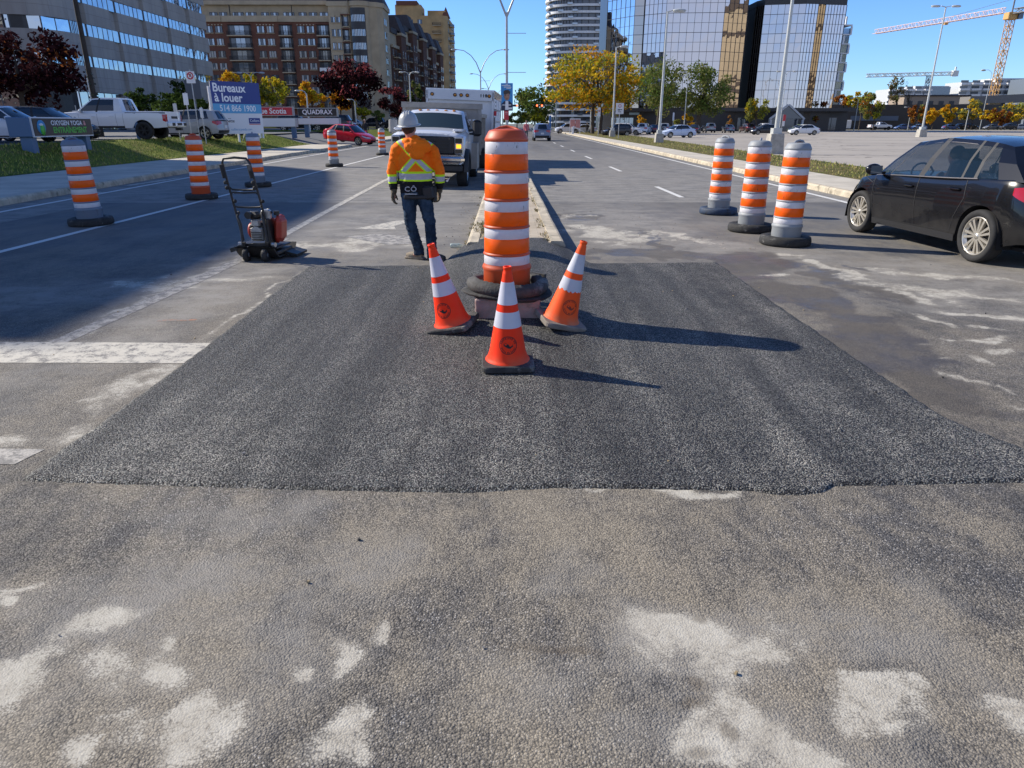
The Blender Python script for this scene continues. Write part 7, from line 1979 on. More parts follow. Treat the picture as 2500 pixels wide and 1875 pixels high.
def box_truck():
    t = thing('box_truck', 'tall white service box truck number 118 parked behind the dump truck', 'truck', (-2.0, 30.2, 0))
    t.rotation_euler = (0, R(2.2), R(-2.5)); t.scale = (1, 1, .91)
    b = MB(); b.box((0, 3.2, 1.95), (2.72, 6.0, 2.5), bev=.04); b.box((0, .16, 3.0), (2.76, .14, .40)); b.box((0, 3.2, 3.22), (2.76, 6.1, .06)); b.box((-1.33, .14, 2.0), (.08, .1, 2.3)); b.box((1.33, .14, 2.0), (.08, .1, 2.3)); b.build('box_body', M_TRUCKWHITE, t)
    for x in (-1.12, -.2, .05, .3, 1.18):
        m = MB(); m.lathe([(.001, .03), (.045, .03), (.05, 0)], c=(x, .085, 3.0), axis=(0, -1, 0), n=14); m.lathe([(.05, .0), (.075, 0), (.075, .02), (.05, .02)], c=(x, .085, 3.0), axis=(0, -1, 0), n=14, mi=1); m.build('marker_lamp', [M_AMBER, M_TRIM], t)
    text('lettering', '118', .17, M_LETTER_K, t, face_m((.95, .085, 3.0), -PI / 2), bold=.008, spacing=1.2)
    k = MB()
    for x, z in ((-.75, 2.62), (-.75, 2.5), (-.2, 2.42)): k.box((x, .19, z), (.06, .02, .04))
    k.build('latch_holes', M_TRIM, t)
    s = MB()
    for i, z in enumerate((2.7, 2.2, 1.7, 1.2)):
        for y in (1.0, 2.6, 4.4): s.box((1.365, y, z), (.02, 1.3, .40))
    s.build('locker_doors', M_LETTER_W, t)
    r = MB(); r.box((1.40, .35, 1.75), (.06, .12, .8)); r.box((1.43, .3, 2.3), (.1, .12, .2), mi=1); r.build('rear_ladder', [M_FRAME_G, M_SIGNRED], t)
    for i in range(5):
        sl = MB(); sl.box((1.39, .9 + i * .12, 2.95 - .16 * i), (.03, .1, .05)); sl.build('vent_slot', M_FRAME_G, t)
    c = MB(); c.box((0, 3.2, .68), (2.3, 6, .3)); c.box((0, -1.1, 1.4), (2.1, 2.2, 1.5), bev=.1); c.build('chassis', M_TRIM, t)
    for s_ in (-1, 1):
        for y in (-1.1, 4.4): 
            o = inst(TRUCKW[0], 'wheel', t, (s_ * 1.1, y, .43), -PI / 2 if s_ > 0 else PI / 2); inst(TRUCKW[1], 'rim', o)
box_truck()
# ================================================================ WORK SITE: barrels, cones, compactor
def plastic(name, c, rough=.45, scuff=(.3, .28, .26), amt=.5, wear=.60):
    n = NT(name); p = n.obj()
    f = n.mr(n.noise(n.scale(p, (1, 1, .5)), 5, 6, .7), wear, wear + .12)
    n.set(color=n.mix(n.math('MULTIPLY', f, amt), n.mix(n.noise(p, 2.2, 4), tuple(x * .88 for x in c), c), scuff), rough=rough)
    return n.m
M_BORANGE = plastic('barrel_orange_plastic', (.58, .085, .022), .5)
M_BGREY = plastic('barrel_grey_plastic', (.30, .32, .34), .55, (.16, .155, .15), .6, .56)
M_BFADED = plastic('barrel_faded_blue_plastic', (.16, .21, .28), .6, (.1, .1, .1), .6, .56)
def sheeting(name, c, sc=(.05, .045, .04), honey=True):
    n = NT(name); p = n.obj()
    x, y, z = n.sep(p)
    a = n.math('ARCTAN2', y, x)
    q = n.comb(n.math('MULTIPLY', a, .2), z)
    w = n.math('MULTIPLY', n.mr(n.noise(n.scale(q, (30, 12, 1)), 1.0, 6, .75), .60, .66), n.mr(n.noise(p, 3.0, 3), .40, .58))
    sm = n.mr(n.noise(p, 3, 5, .65), .35, .7)
    n.set(color=n.mix(w, n.mix(n.math('MULTIPLY', sm, .45), c, tuple(k * .66 for k in c)), sc), rough=.4, coat=.06, crough=.15, spec=.25)
    return n.m
M_BW = sheeting('white_reflective_band', (.68, .67, .70))
M_BO = sheeting('orange_reflective_band', (1.0, .125, .002))
M_RUBBER = mat('base_rubber', (.025, .025, .025), .8, var=.35, vscale=10, bump=.5, bscale=60, dirt=((.17, .165, .155, 1), 6, .56))
M_RUBBERG = mat('dusty_tyre_rubber', (.055, .054, .053), .8, var=.4, vscale=7, bump=.4, bscale=60, dirt=((.20, .195, .185, 1), 5, .56))
# heights up the barrel: (z0, z1, kind); w white, o orange, r ridge of bare plastic
BANDS = [(.235, .31, 'w'), (.31, .335, 'r'), (.335, .457, 'o'), (.457, .54, 'w'), (.54, .565, 'r'), (.565, .682, 'o'), (.682, .765, 'w'), (.765, .79, 'r'), (.79, .907, 'o'), (.907, .99, 'w'), (.99, 1.015, 'r'), (1.015, 1.14, 'o'), (1.14, 1.235, 'w')]
def rad(z): return .203 - .028 * z / 1.24
def barrel_meshes():
    """body of plain plastic (base, ridges, dome); one mesh per band"""
    prof = [(.198, -.02), (.206, .0), (.204, .17), (.212, .185), (.216, .20), (.212, .215), (rad(.235) - .001, .235)]
    for z0, z1, k in BANDS:
        if k == 'r':
            m = (z0 + z1) / 2
            prof += [(rad(z0) - .001, z0), (rad(m) + .009, z0 + .004), (rad(m) + .010, m), (rad(z1) + .001, z1 - .002), (rad(z1) - .001, z1)]
        else:
            prof += [(rad(z0) - .001, z0 + .001), (rad(z1) - .001, z1 - .001)]
    prof += [(.178, 1.238), (.182, 1.25), (.178, 1.265), (.15, 1.315), (.138, 1.325), (.10, 1.333), (.001, 1.335)]
    b = MB(); b.lathe(prof, n=56)
    body = b
    bands = {}
    for z0, z1, k in BANDS:
        if k in 'wo':
            q = MB(); q.lathe([(rad(z0) + .0006, z0), (rad(z0) + .002, z0 + .002), (rad(z1) + .002, z1 - .002), (rad(z1) + .0006, z1)], n=56); bands[(z0, k)] = q
    return body, bands
BB, BBANDS = barrel_meshes()
BMESH = {}
def barrel_body(m):
    if m.name not in BMESH: BMESH[m.name] = BB.mesh('drum', m)
    return BMESH[m.name]
BANDMESH = {k: q.mesh('reflective_band', M_BW if k[1] == 'w' else M_BO) for k, q in BBANDS.items()}
def handle_mesh(m):
    """moulded grip on the dome with its dark opening"""
    b = MB(); b.tube([(-.09, 0, 1.325), (-.06, -.004, 1.352), (0, -.006, 1.362), (.06, -.004, 1.352), (.09, 0, 1.325)], [.016, .017, .017, .017, .016], n=8)
    b.add([(-.085, -.012, 1.334), (.085, -.012, 1.334), (.07, -.012, 1.346), (0, -.015, 1.356), (-.07, -.012, 1.346)], [(0, 1, 2, 3, 4)], False, 1)
    return b.mesh('grip', [m, mat('grip_opening', (.16, .012, .008), .8)])
def barrel(label, loc, m, tilt=(0, 0), rz=0, base=None, blue=False, group='striped traffic barrels', grip=True):
    t = thing('traffic_barrel', label, 'barrel', loc, 0, group)
    t.rotation_euler = (R(tilt[1]), R(tilt[0]), rz)
    inst(barrel_body(m), 'drum', t)
    for k, me in BANDMESH.items(): inst(me, 'reflective_band', t)
    if grip: inst(handle_mesh(m), 'grip', t)
    if base: inst(base, 'rubber_base', t)
    return t
b = MB(); b.lathe([(.20, .03), (.22, .055), (.31, .06), (.345, .05), (.355, .02), (.36, -.01), (.355, -.055), (.33, -.068), (.20, -.07)], n=48); BASE1 = b.mesh('rubber_base', M_RUBBER)
M_BLUEPAINT = mat('blue_painted_rubber', (.028, .05, .095), .7, var=.4, vscale=6, dirt=((.03, .03, .03, 1), 5, .52))
b = MB(); b.lathe([(.20, .03), (.22, .055), (.30, .06), (.345, .05), (.355, .02), (.36, -.01), (.355, -.055), (.33, -.068), (.20, -.07)], n=48); BASE2 = b.mesh('rubber_base', [M_BLUEPAINT])
barrel('grey striped barrel nearest the camera in the right-hand trio', (4.05, 10.22, .07), M_BGREY, (0.6, 0), .4, BASE1)
barrel('grey striped barrel in the middle of the right-hand trio', (3.98, 11.55, .07), M_BGREY, (0.2, 0), 1.2, BASE1)
barrel('grey striped barrel on a blue edged base, farthest of the right-hand trio', (4.12, 13.9, .07), M_BGREY, (0, 0), 2.2, BASE2)
barrel('blue grey topped striped barrel at far left on the lane line', (-7.25, 12.4, .07), M_BFADED, (-1.5, 0), .8, BASE1)
barrel('striped barrel with orange red top and foot on the left lane line', (-7.15, 16.85, .07), M_BORANGE, (0, 0), 2.9, BASE1)
barrel('blue grey topped barrel directly behind the compactor handle', (-6.95, 20.2, .07), M_BFADED, (0, 0), 1.9, BASE1)
barrel('grey striped barrel on the lane line in front of the red car', (-7.08, 29.9, .07), M_BGREY, (0, 0), 3.2, BASE1)
barrel('grey striped barrel left of the white truck, farthest away', (-6.98, 41.1, .07), M_BGREY, (0, 0), .1, BASE1)
# the tall orange barrel on its block
blk = MB(); blk.box((0, 0, .09), (.56, .34, .18), bev=.012)
zb = mound(0, 6.0) + .004
CB = blk.build('concrete_block', mat('pinkish_concrete_block', (.32, .25, .235), .9, var=.2, vscale=6, bump=.5, bscale=40, dirt=((.2, .18, .16, 1), 5, .56)), loc=(0.0, 5.98, zb))
tag(CB, 'pinkish grey concrete block under the tall orange barrel', 'block')
cb = barrel('tall orange barrel with white bands on the median nose, centre of the picture', (-.005, 6.10, .275), M_BORANGE, (0, -.6), .0, None, grip=False)
g = MB(); g.add([(-.095, -.02, 1.333), (.095, -.02, 1.333), (.055, .03, 1.338), (.0, .05, 1.345), (-.055, .03, 1.338)], [(0, 1, 2, 3, 4)], False, 1)
g.tube([(-.10, -.025, 1.322), (-.06, .035, 1.340), (0, .06, 1.352), (.06, .035, 1.340), (.10, -.025, 1.322)], .013, n=8)
g.build('grip', [M_BORANGE, mat('grip_shadow', (.20, .012, .01), .8)], cb)
def tyre_ring():
    t = thing('tyre_ring', 'worn black tyre ring lying round the foot of the tall orange barrel', 'tyre', (-.005, 6.10, .305))
    t.rotation_euler = (R(-1.2), R(1.6), 0); t.scale = (1.06, 1.06, 1.55)
    b = MB()
    rows = []
    for i in range(72):
        a = 2 * PI * i / 72
        c, s = math.cos(a), math.sin(a)
        row = []
        for r, z in ((.245, -.02), (.235, .01), (.25, .035), (.285, .045), (.30, .032), (.335, .028), (.345, .0), (.335, -.02), (.30, -.028)):
            k = 1 + .02 * math.sin(3 * a + 1) + .008 * math.sin(7 * a)
            row.append((r * k * c, r * k * s, z + .008 * math.sin(2 * a + .6) + (.0035 if i % 2 and .25 < r < .3 else 0)))
        rows.append(row)
    rows.append(rows[0]); b.grid([r + [r[0]] for r in rows], True)
    b.build('tread', M_RUBBERG, t)
    b = MB(); rows = []
    for i in range(57):
        a = 2 * PI * i / 56; k = 1 + .03 * math.sin(2 * a + 2)
        rows.append([(r * k * math.cos(a), r * k * math.sin(a), z + .008 * math.sin(a * 2)) for r, z in ((.30, -.02), (.36, -.026), (.372, -.034), (.35, -.045), (.30, -.046))])
    b.grid(rows, True); b.build('sidewall', M_RUBBER, t)
    b = MB(); b.box((.27, .17, .03), (.14, .03, .05), rz=R(-35)); b.build('torn_flap', M_RUBBERG, t)
tyre_ring()

# ---- traffic cones
def cone_mat(name, c, emb=True, faded=0.0):
    n = NT(name); p = n.obj()
    x, y, z = n.sep(p)
    base = n.mix(n.mr(n.noise(p, 3.5, 5, .65), .4, .75, 0, .3 + faded), c, (.85, .15, .04))
    low = n.math('MULTIPLY', n.mr(z, .12, .03), n.mr(n.noise(p, 9, 4), .3, .7))
    n.set(color=n.mix(n.math('MULTIPLY', low, .35 + faded), base, (.5, .22, .12)), rough=.55, spec=.22)
    return n.m
M_CONE = cone_mat('cone_orange', (1.0, .040, .007))
M_CONEF = cone_mat('faded_cone_orange', (.95, .10, .015), faded=.35)
M_COLLAR = sheeting('silver_cone_collar', (.62, .62, .70), (.3, .28, .27))
M_COLLARW = sheeting('worn_cone_collar', (.56, .58, .64), (.14, .13, .12))
M_INK = mat('black_cone_ink', (.012, .01, .012), .6)
M_INKF = mat('faded_cone_ink', (.22, .03, .015), .6)
def crad(z): return .142 + (.030 - .142) * (z - .03) / (.675 - .03)
def cone(label, loc, tilt, rz, rub, m, collar, ink, torn=False, fade=False):
    t = thing('traffic_cone', label, 'cone', loc, 0, 'orange cones round the tall barrel')
    t.rotation_euler = (Matrix.Rotation(R(tilt[0]), 3, 'Y') @ Matrix.Rotation(R(tilt[1]), 3, 'X') @ Matrix.Rotation(rz, 3, 'Z')).to_euler()
    b = MB(); rr = .185; pts = []
    b2 = []
    for z, k in ((-.004, .97), (.004, 1.0), (.030, 1.0), (.040, .965)):
        row = []
        for sx, sy in ((1, 1), (-1, 1), (-1, -1), (1, -1)):
            for j in range(5):
                a0 = {(1, 1): 0, (-1, 1): 90, (-1, -1): 180, (1, -1): 270}[(sx, sy)]
                a = R(a0 + 22.5 * j); c = rr * k - .045
                row.append((sx * c + .045 * math.cos(a), sy * c + .045 * math.sin(a), z))
        b2.append(row)
    b.grid(b2, False, close=True); b.add(b2[-1], [tuple(range(20))]); b.add(b2[0], [tuple(range(19, -1, -1))])
    b.build('rubber_base', rub, t)
    b = MB(); b.lathe([(.160, .036), (.158, .044), (.147, .052), (.142, .066)] + [(crad(z), z) for z in (.10, .2, .3, .4, .5, .6, .655)] + [(.031, .672), (.026, .680), (.029, .690), (.031, .700), (.029, .708), (.022, .708), (.020, .68)], n=48)
    b.build('cone_body', m, t)
    for z0, z1 in ((.292, .402), (.452, .605)):
        q = MB(); rows = []
        for i in range(49):
            a = 2 * PI * i / 48; dz = 0
            if torn and z0 < .3: dz = max(0, .022 * mnoise.noise((math.cos(a) * 3.2, math.sin(a) * 3.2, 1)) + .012 * mnoise.noise((math.cos(a) * 11, math.sin(a) * 11, 2)) + .008)
            zz = z0 + dz
            rows.append([((crad(z) + .0018) * math.cos(a), (crad(z) + .0018) * math.sin(a), z) for z in (zz, (zz + z1) / 2, z1)])
        q.grid(rows, True); q.build('reflective_collar', collar, t)
    # ring stamp with lettering wrapped on the cone, facing -y after rz
    E = MB(); zc = .178; r0 = .0615
    slope = (.142 - .030) / .645
    def wrap(px, pz, off=.0016):
        z = zc + pz * .985; r = crad(z) + off
        a = -PI / 2 + px / r
        return (r * math.cos(a), r * math.sin(a), z)
    n = 56
    E.grid([[wrap(r * math.cos(2 * PI * i / n), r * math.sin(2 * PI * i / n)) for r in (r0 - .0022, r0 + .0022)] for i in range(n + 1)], True)
    # mark in the middle: two tilted squares on a bent bar
    def fill(poly, mi=0, off=.0018): E.add([wrap(x, z, off) for x, z in poly], [tuple(range(len(poly)))], False, mi)
    fill([(-.032, .008), (-.018, .018), (.006, .004), (.006, -.004), (.022, -.004), (.034, .006), (.034, -.008), (.016, -.022), (.002, -.022), (-.030, -.004)])
    fill([(-.026, .010), (-.018, .016), (-.008, .011), (-.012, .001), (-.024, .002)], 1, .0024); fill([(.008, .006), (.022, .008), (.024, -.004), (.012, -.008)], 1, .0024)
    E.build('city_stamp', [ink, m], t)
    def arc_text(s, rad_, start, step, flip):
        for i, ch in enumerate(s):
            if ch == ' ': continue
            a = start + step * i
            cu = bpy.data.curves.new('letter', 'FONT'); cu.body = ch; cu.size = .0165; cu.align_x = 'CENTER'; cu.align_y = 'CENTER'; cu.resolution_u = 1; cu.offset = .0006
            ob = bpy.data.objects.new('letter', cu); COL.objects.link(ob); bpy.context.view_layer.update()
            me = bpy.data.meshes.new_from_object(ob.evaluated_get(bpy.context.evaluated_depsgraph_get())); bpy.data.objects.remove(ob); bpy.data.curves.remove(cu)
            rot = a - PI / 2 if not flip else a + PI / 2
            c, s_ = math.cos(rot), math.sin(rot)
            vs = [wrap(rad_ * math.cos(a) + v.co.x * c - v.co.y * s_, rad_ * math.sin(a) + v.co.x * s_ + v.co.y * c) for v in me.vertices]
            L.add(vs, [tuple(p.vertices) for p in me.polygons]); bpy.data.meshes.remove(me)
    L = MB()
    arc_text('PROPRIETE DE', .0505, R(165), -R(13.6), False)
    arc_text('Ville de Laval', .0505, R(205), R(10), True)
    L.build('stamp_lettering', ink, t)
    return t
M_CBASE = mat('cone_base_rubber', (.045, .044, .043), .8, var=.3, vscale=9, bump=.3, bscale=60, dirt=((.19, .18, .165, 1), 7, .54))
M_CBASED = mat('dusty_cone_base', (.23, .20, .17), .85, var=.25, vscale=8, bump=.3, bscale=60, dirt=((.09, .085, .08, 1), 6, .6))
cone('bright orange cone leaning left, left of the tall orange barrel', (-.452, 5.65, .060), (-13, 3), R(-18), M_CBASE, M_CONE, M_COLLAR, M_INK)
cone('bright orange cone standing closest to the camera', (-.0, 4.74, .034), (0, 2), R(2), M_CBASE, M_CONE, M_COLLAR, M_INK)
cone('faded orange cone with torn collar leaning right of the tall orange barrel', (.440, 5.68, .080), (14.5, 3), R(16), M_CBASED, M_CONEF, M_COLLARW, M_INKF, torn=True)

# ---- plate compactor
def compactor():
    t = thing('plate_compactor', 'black plate compactor with a red tank and tall folding handle on the left lane', 'compactor', (-3.17, 9.22, 0), R(-6))
    K = mat('compactor_black', (.022, .021, .02), .5, var=.3, vscale=6, dirt=((.14, .125, .105, 1), 7, .6))
    M_TANK = mat('compactor_red', (.40, .045, .025), .45, var=.15, vscale=4, dirt=((.22, .13, .1, 1), 7, .62))
    M_ALU = mat('cast_alloy', (.42, .42, .41), .4, .6, var=.2, vscale=8)
    # folding handle: two side rails leaning away from the engine, top loop and three cross bars
    def rail(s, z):   # position on the handle plane
        f = (z - .25) / 1.0
        return Vector((-.03 - .11 * f + s * (.185 - .01 * f), -.16 - .10 * f, z))
    h = MB()
    for s in (-1, 1):
        h.tube([rail(s, z) for z in (.24, .5, .66, .9, 1.1)], .0145, n=8)
    h.tube([rail(-1, 1.08), rail(-1, 1.20), rail(-1, 1.25) + Vector((.03, 0, .0)), rail(0, 1.262), rail(1, 1.25) - Vector((.03, 0, 0)), rail(1, 1.20), rail(1, 1.08)], .0145, n=8)
    h.build('handle_frame', K, t)
    for zz, dz in ((.88, -.03), (.845, .02), (.665, -.012)):
        c = MB(); c.tube([rail(-1, zz + dz * -1.2), rail(-.82, zz), rail(0, zz - .006), rail(.82, zz), rail(1, zz + dz * -1.2)], .0115, n=8); c.build('cross_bar', K, t)
    for s in (-1, 1):
        c = MB(); c.tube([rail(s, 1.02) + Vector((-.012, -.02, 0)), rail(s, 1.18) + Vector((-.012, -.02, 0))], .026, n=8); c.build('rubber_grip', M_RUBBER, t)
        for zz in (.965, .90, .74): 
            c = MB(); c.ball(rail(s, zz) + Vector((-.02 * (1 if zz > .8 else -2), -.02, 0)), .024, n=8, m=6); c.build('clamp_knob', M_RUBBER, t)
        # lower guard legs
        c = MB(); c.tube([rail(s * .82, .60) + Vector((0, .02, 0)), rail(s * .9, .55) + Vector((0, -.03, 0)), Vector((s * .155 - .04, -.22, .45)), Vector((s * .165 - .02, -.26, .20)), Vector((s * .165, -.27, .15))], .016, n=8); c.build('guard_leg', K, t)
    # base plate, upturned at both ends
    p = MB()
    prof = [(-.34, .17), (-.27, .085), (-.20, .035), (.24, .03), (.32, .06), (.38, .13)]
    rows = [[(x, y, z) for x in (-.26, .26)] for y, z in prof]
    p.grid(rows, False); p.grid([[(x, y, z + .018) for x in (.26, -.26)] for y, z in prof], False)
    for s in (-.26, .26): p.add([(s, y, z) for y, z in prof] + [(s, y, z + .018) for y, z in prof[::-1]], [tuple(range(12))])
    p.box((0, .02, .09), (.5, .5, .05), bev=.01); p.box((.33, .18, .05), (.16, .36, .03), ry=R(14)); p.box((-.28, -.2, .15), (.10, .26, .05), ry=R(-18)); p.build('base_plate', K, t)
    d = MB(); d.box((0, .0, .175), (.50, .46, .022), ry=R(4), bev=.006); d.box((.02, -.22, .20), (.34, .05, .03)); d.box((0, -.05, .115), (.3, .3, .1)); d.build('engine_deck', K, t)
    e = MB(); e.box((-.02, -.02, .36), (.22, .26, .20), bev=.03, mi=0); e.box((-.02, -.15, .32), (.17, .05, .17), bev=.015, mi=1); e.box((-.03, -.12, .46), (.12, .10, .10), bev=.02, mi=1); e.cyl((-.02, -.16, .35), (-.02, -.185, .35), .07, n=16, mi=1)
    for k in range(5): e.box((-.02, -.19, .26 + .022 * k), (.13, .012, .010), mi=0)
    e.build('engine_block', [K, M_ALU], t)
    e = MB(); e.box((-.06, -.08, .55), (.18, .16, .10), bev=.035); e.cyl((-.10, -.14, .56), (-.10, -.2, .56), .045, n=14); e.build('air_filter', K, t)
    e = MB(); e.box((.10, -.09, .56), (.11, .11, .13), bev=.015, rz=R(12))
    for k in range(4): e.box((.10, -.15, .52 + .026 * k), (.09, .012, .010), rz=R(12))
    e.build('muffler', M_ALU, t)
    e = MB(); e.ball((-.13, -.05, .35), .105, ell=(.5, .9, 1)); e.build('recoil_cover', M_TANK, t)
    e = MB(); e.box((.215, .03, .37), (.10, .27, .31), bev=.045, ry=R(7)); e.box((.20, .03, .37), (.085, .22, .36), bev=.045, ry=R(7)); e = fuse(e, 'water_tank', M_TANK, t, .010, 12)
    e = MB(); e.cyl((.205, -.02, .55), (.205, -.02, .60), .035, n=12); e.tube([(.16, -.06, .58), (.10, -.02, .62), (.05, .02, .60)], .014); e.build('tank_cap', K, t)
    e = MB(); e.box((.14, -.10, .34), (.03, .22, .36), bev=.01); e.tube([(.10, -.21, .20), (.11, -.2, .34), (.12, -.17, .50)], .014); e.build('belt_guard', K, t)
    for s in (-1, 1):
        e = MB(); e.box((s * .15, -.28, .16), (.035, .03, .16), rx=R(12)); e.build('wheel_bracket', K, t)
        w = MB(); w.lathe([(.028, -.03), (.075, -.032), (.083, -.02), (.083, .02), (.075, .032), (.028, .03)], c=(s * .125, -.31, .084), axis=(1, .06, 0), n=24); w.lathe([(.001, .034), (.03, .03), (.03, -.03), (.001, -.034)], c=(s * .125, -.31, .084), axis=(1, .06, 0), n=12, mi=1); w.build('transport_wheel', [M_RUBBER, M_FRAME_G], t)
        e = MB(); e.cyl((s * .2, -.24, .205), (s * .245, -.25, .205), .03, n=12); e.build('bolt_bush', M_ALU, t)
compactor()
# litter by the kerb
t = MB(); t.lathe([(.001, -.09), (.028, -.088), (.03, -.06), (.026, 0), (.03, .04), (.012, .07), (.012, .09), (.001, .09)], c=(0, 0, .028), axis=(1, .15, 0), n=16)
pb = t.build('plastic_bottle', NT('crushed_clear_plastic').set(color=(.55, .66, .64, 1), rough=.12, alpha=.6).m, loc=(-.72, 9.95, .004)); tag(pb, 'crushed clear plastic bottle lying by the median kerb', 'bottle')
# weeds and dry leaves along the median joints
def weeds():
    b = MB()
    def tuft(x, y, z, n, h):
        for i in range(n):
            a = rnd.uniform(0, 2 * PI); l = h * rnd.uniform(.5, 1.1); w = .004
            p0 = Vector((x + rnd.uniform(-.03, .03), y + rnd.uniform(-.03, .03), z)); d = Vector((math.cos(a) * .8, math.sin(a) * .8, .7)).normalized()
            s = Vector((-math.sin(a), math.cos(a), 0)) * w; p1 = p0 + d * l * .6; p2 = p0 + d * l + Vector((0, 0, -l * .15))
            b.add([p0 - s, p0 + s, p1 + s, p1 - s, p2], [(0, 1, 2, 3), (3, 2, 4)], False, rnd.randrange(2))
    for i in range(90):
        y = 9.5 + 16 * rnd.random() ** 1.6
        x = rnd.choice((.53, .55, -.60, -.62, -.38, .5))
        tuft(x + rnd.uniform(-.03, .03), y, .165 if x > -.5 else .0, 7, .09)
    for i in range(25): tuft(-.40 + rnd.uniform(-.1, .1), 10.6 + rnd.uniform(-.5, .6), .166, 7, .10)
    o = b.build('dry_weeds', [mat('dry_weed', (.30, .22, .09), .9), mat('olive_weed', (.12, .12, .04), .9)]); o['kind'] = 'stuff'
    b = MB()
    for i in range(260):
        r = rnd.random()
        if r < .45: x, y = rnd.uniform(-.95, -.58), 9.4 + 14 * rnd.random()
        elif r < .7: x, y = rnd.uniform(-6, 6), rnd.uniform(1.6, 9)
        else: x, y = rnd.uniform(.8, 3.5), rnd.uniform(9.5, 16)
        s = rnd.uniform(.004, .012); z = .003 if not (-2.4 < x < 2.6 and 3 < y < 8.6) else .026 + mound(x, y)
        b.box((x, y, z + s * .3), (s, s * rnd.uniform(.6, 1.4), s * .7), rz=rnd.uniform(0, 3), ry=rnd.uniform(-.5, .5), mi=rnd.randrange(3))
    o = b.build('gravel_bits', [mat('grey_grit', (.25, .24, .23), .9), mat('dark_grit', (.05, .048, .045), .9), mat('tan_grit', (.34, .26, .15), .9)]); o['kind'] = 'stuff'
weeds()
flat([(-3.13, 6.02), (-2.8, 6.05), (-2.79, 6.10), (-2.98, 6.09), (-3.12, 6.07)], .0016).build('spray_mark', worn_paint('orange_spray_paint', (.36, .17, .09), .53, under=(.2, .187, .165)), kind='structure')
# ================================================================ WORKER seen from behind
def hivis():
    n = NT('hi_vis_hoodie_cloth'); p = n.obj()
    x, y, z = n.sep(p)
    org = n.mix(n.mr(n.noise(p, 6, 5, .65), .35, .7), (.98, .165, .004), (1.0, .225, .008))
    org = n.mix(n.math('MULTIPLY', n.mr(n.noise(p, 9, 4, .7), .66, .74), .6), org, (.10, .04, .015))
    lime = (.62, .95, .02, 1); silver = n.mix(n.noise(p, 14, 3), (.42, .41, .44), (.58, .57, .60)); black = (.012, .012, .014, 1)
    xc = n.math('ADD', x, .012)
    slv = n.math('GREATER_THAN', n.math('ABSOLUTE', n.math('ADD', x, .03)), .238)      # on a sleeve
    # diagonal braces across the back
    def brace(sign):
        d = n.math('MULTIPLY', n.math('ABSOLUTE', n.math('ADD', xc, n.math('MULTIPLY', n.math('SUBTRACT', z, 1.262), sign))), .7071)
        return d
    dmin = n.math('MINIMUM', brace(1.0), brace(-1.0))
    up = n.math('MULTIPLY', n.math('GREATER_THAN', z, 1.098), n.math('SUBTRACT', 1.0, slv))
    c = n.mix(n.math('MULTIPLY', n.math('LESS_THAN', dmin, .040), up), org, lime)
    c = n.mix(n.math('MULTIPLY', n.math('LESS_THAN', dmin, .024), up), c, silver)
    # waist band and black hem
    tor = n.math('SUBTRACT', 1.0, slv)
    zz = n.math('ADD', z, n.math('MULTIPLY', n.math('SUBTRACT', n.noise(p, 5, 2), .5), .02))
    def rng(a, b): return n.math('MULTIPLY', n.math('GREATER_THAN', zz, a), n.math('LESS_THAN', zz, b))
    c = n.mix(n.math('MULTIPLY', rng(.988, 1.104), tor), c, lime)
    c = n.mix(n.math('MULTIPLY', rng(1.008, 1.078), tor), c, silver)
    c = n.mix(n.math('MULTIPLY', n.math('LESS_THAN', zz, .988), tor), c, black)
    # sleeve bands and cuffs
    c = n.mix(n.math('MULTIPLY', rng(.955, 1.062), slv), c, lime)
    c = n.mix(n.math('MULTIPLY', rng(.976, 1.036), slv), c, silver)
    c = n.mix(n.math('MULTIPLY', n.math('LESS_THAN', zz, .955), slv), c, black)
    n.set(color=c, rough=.8, spec=.25)
    n.bump(n.noise(p, 160, 2), .002, .5)
    return n.m
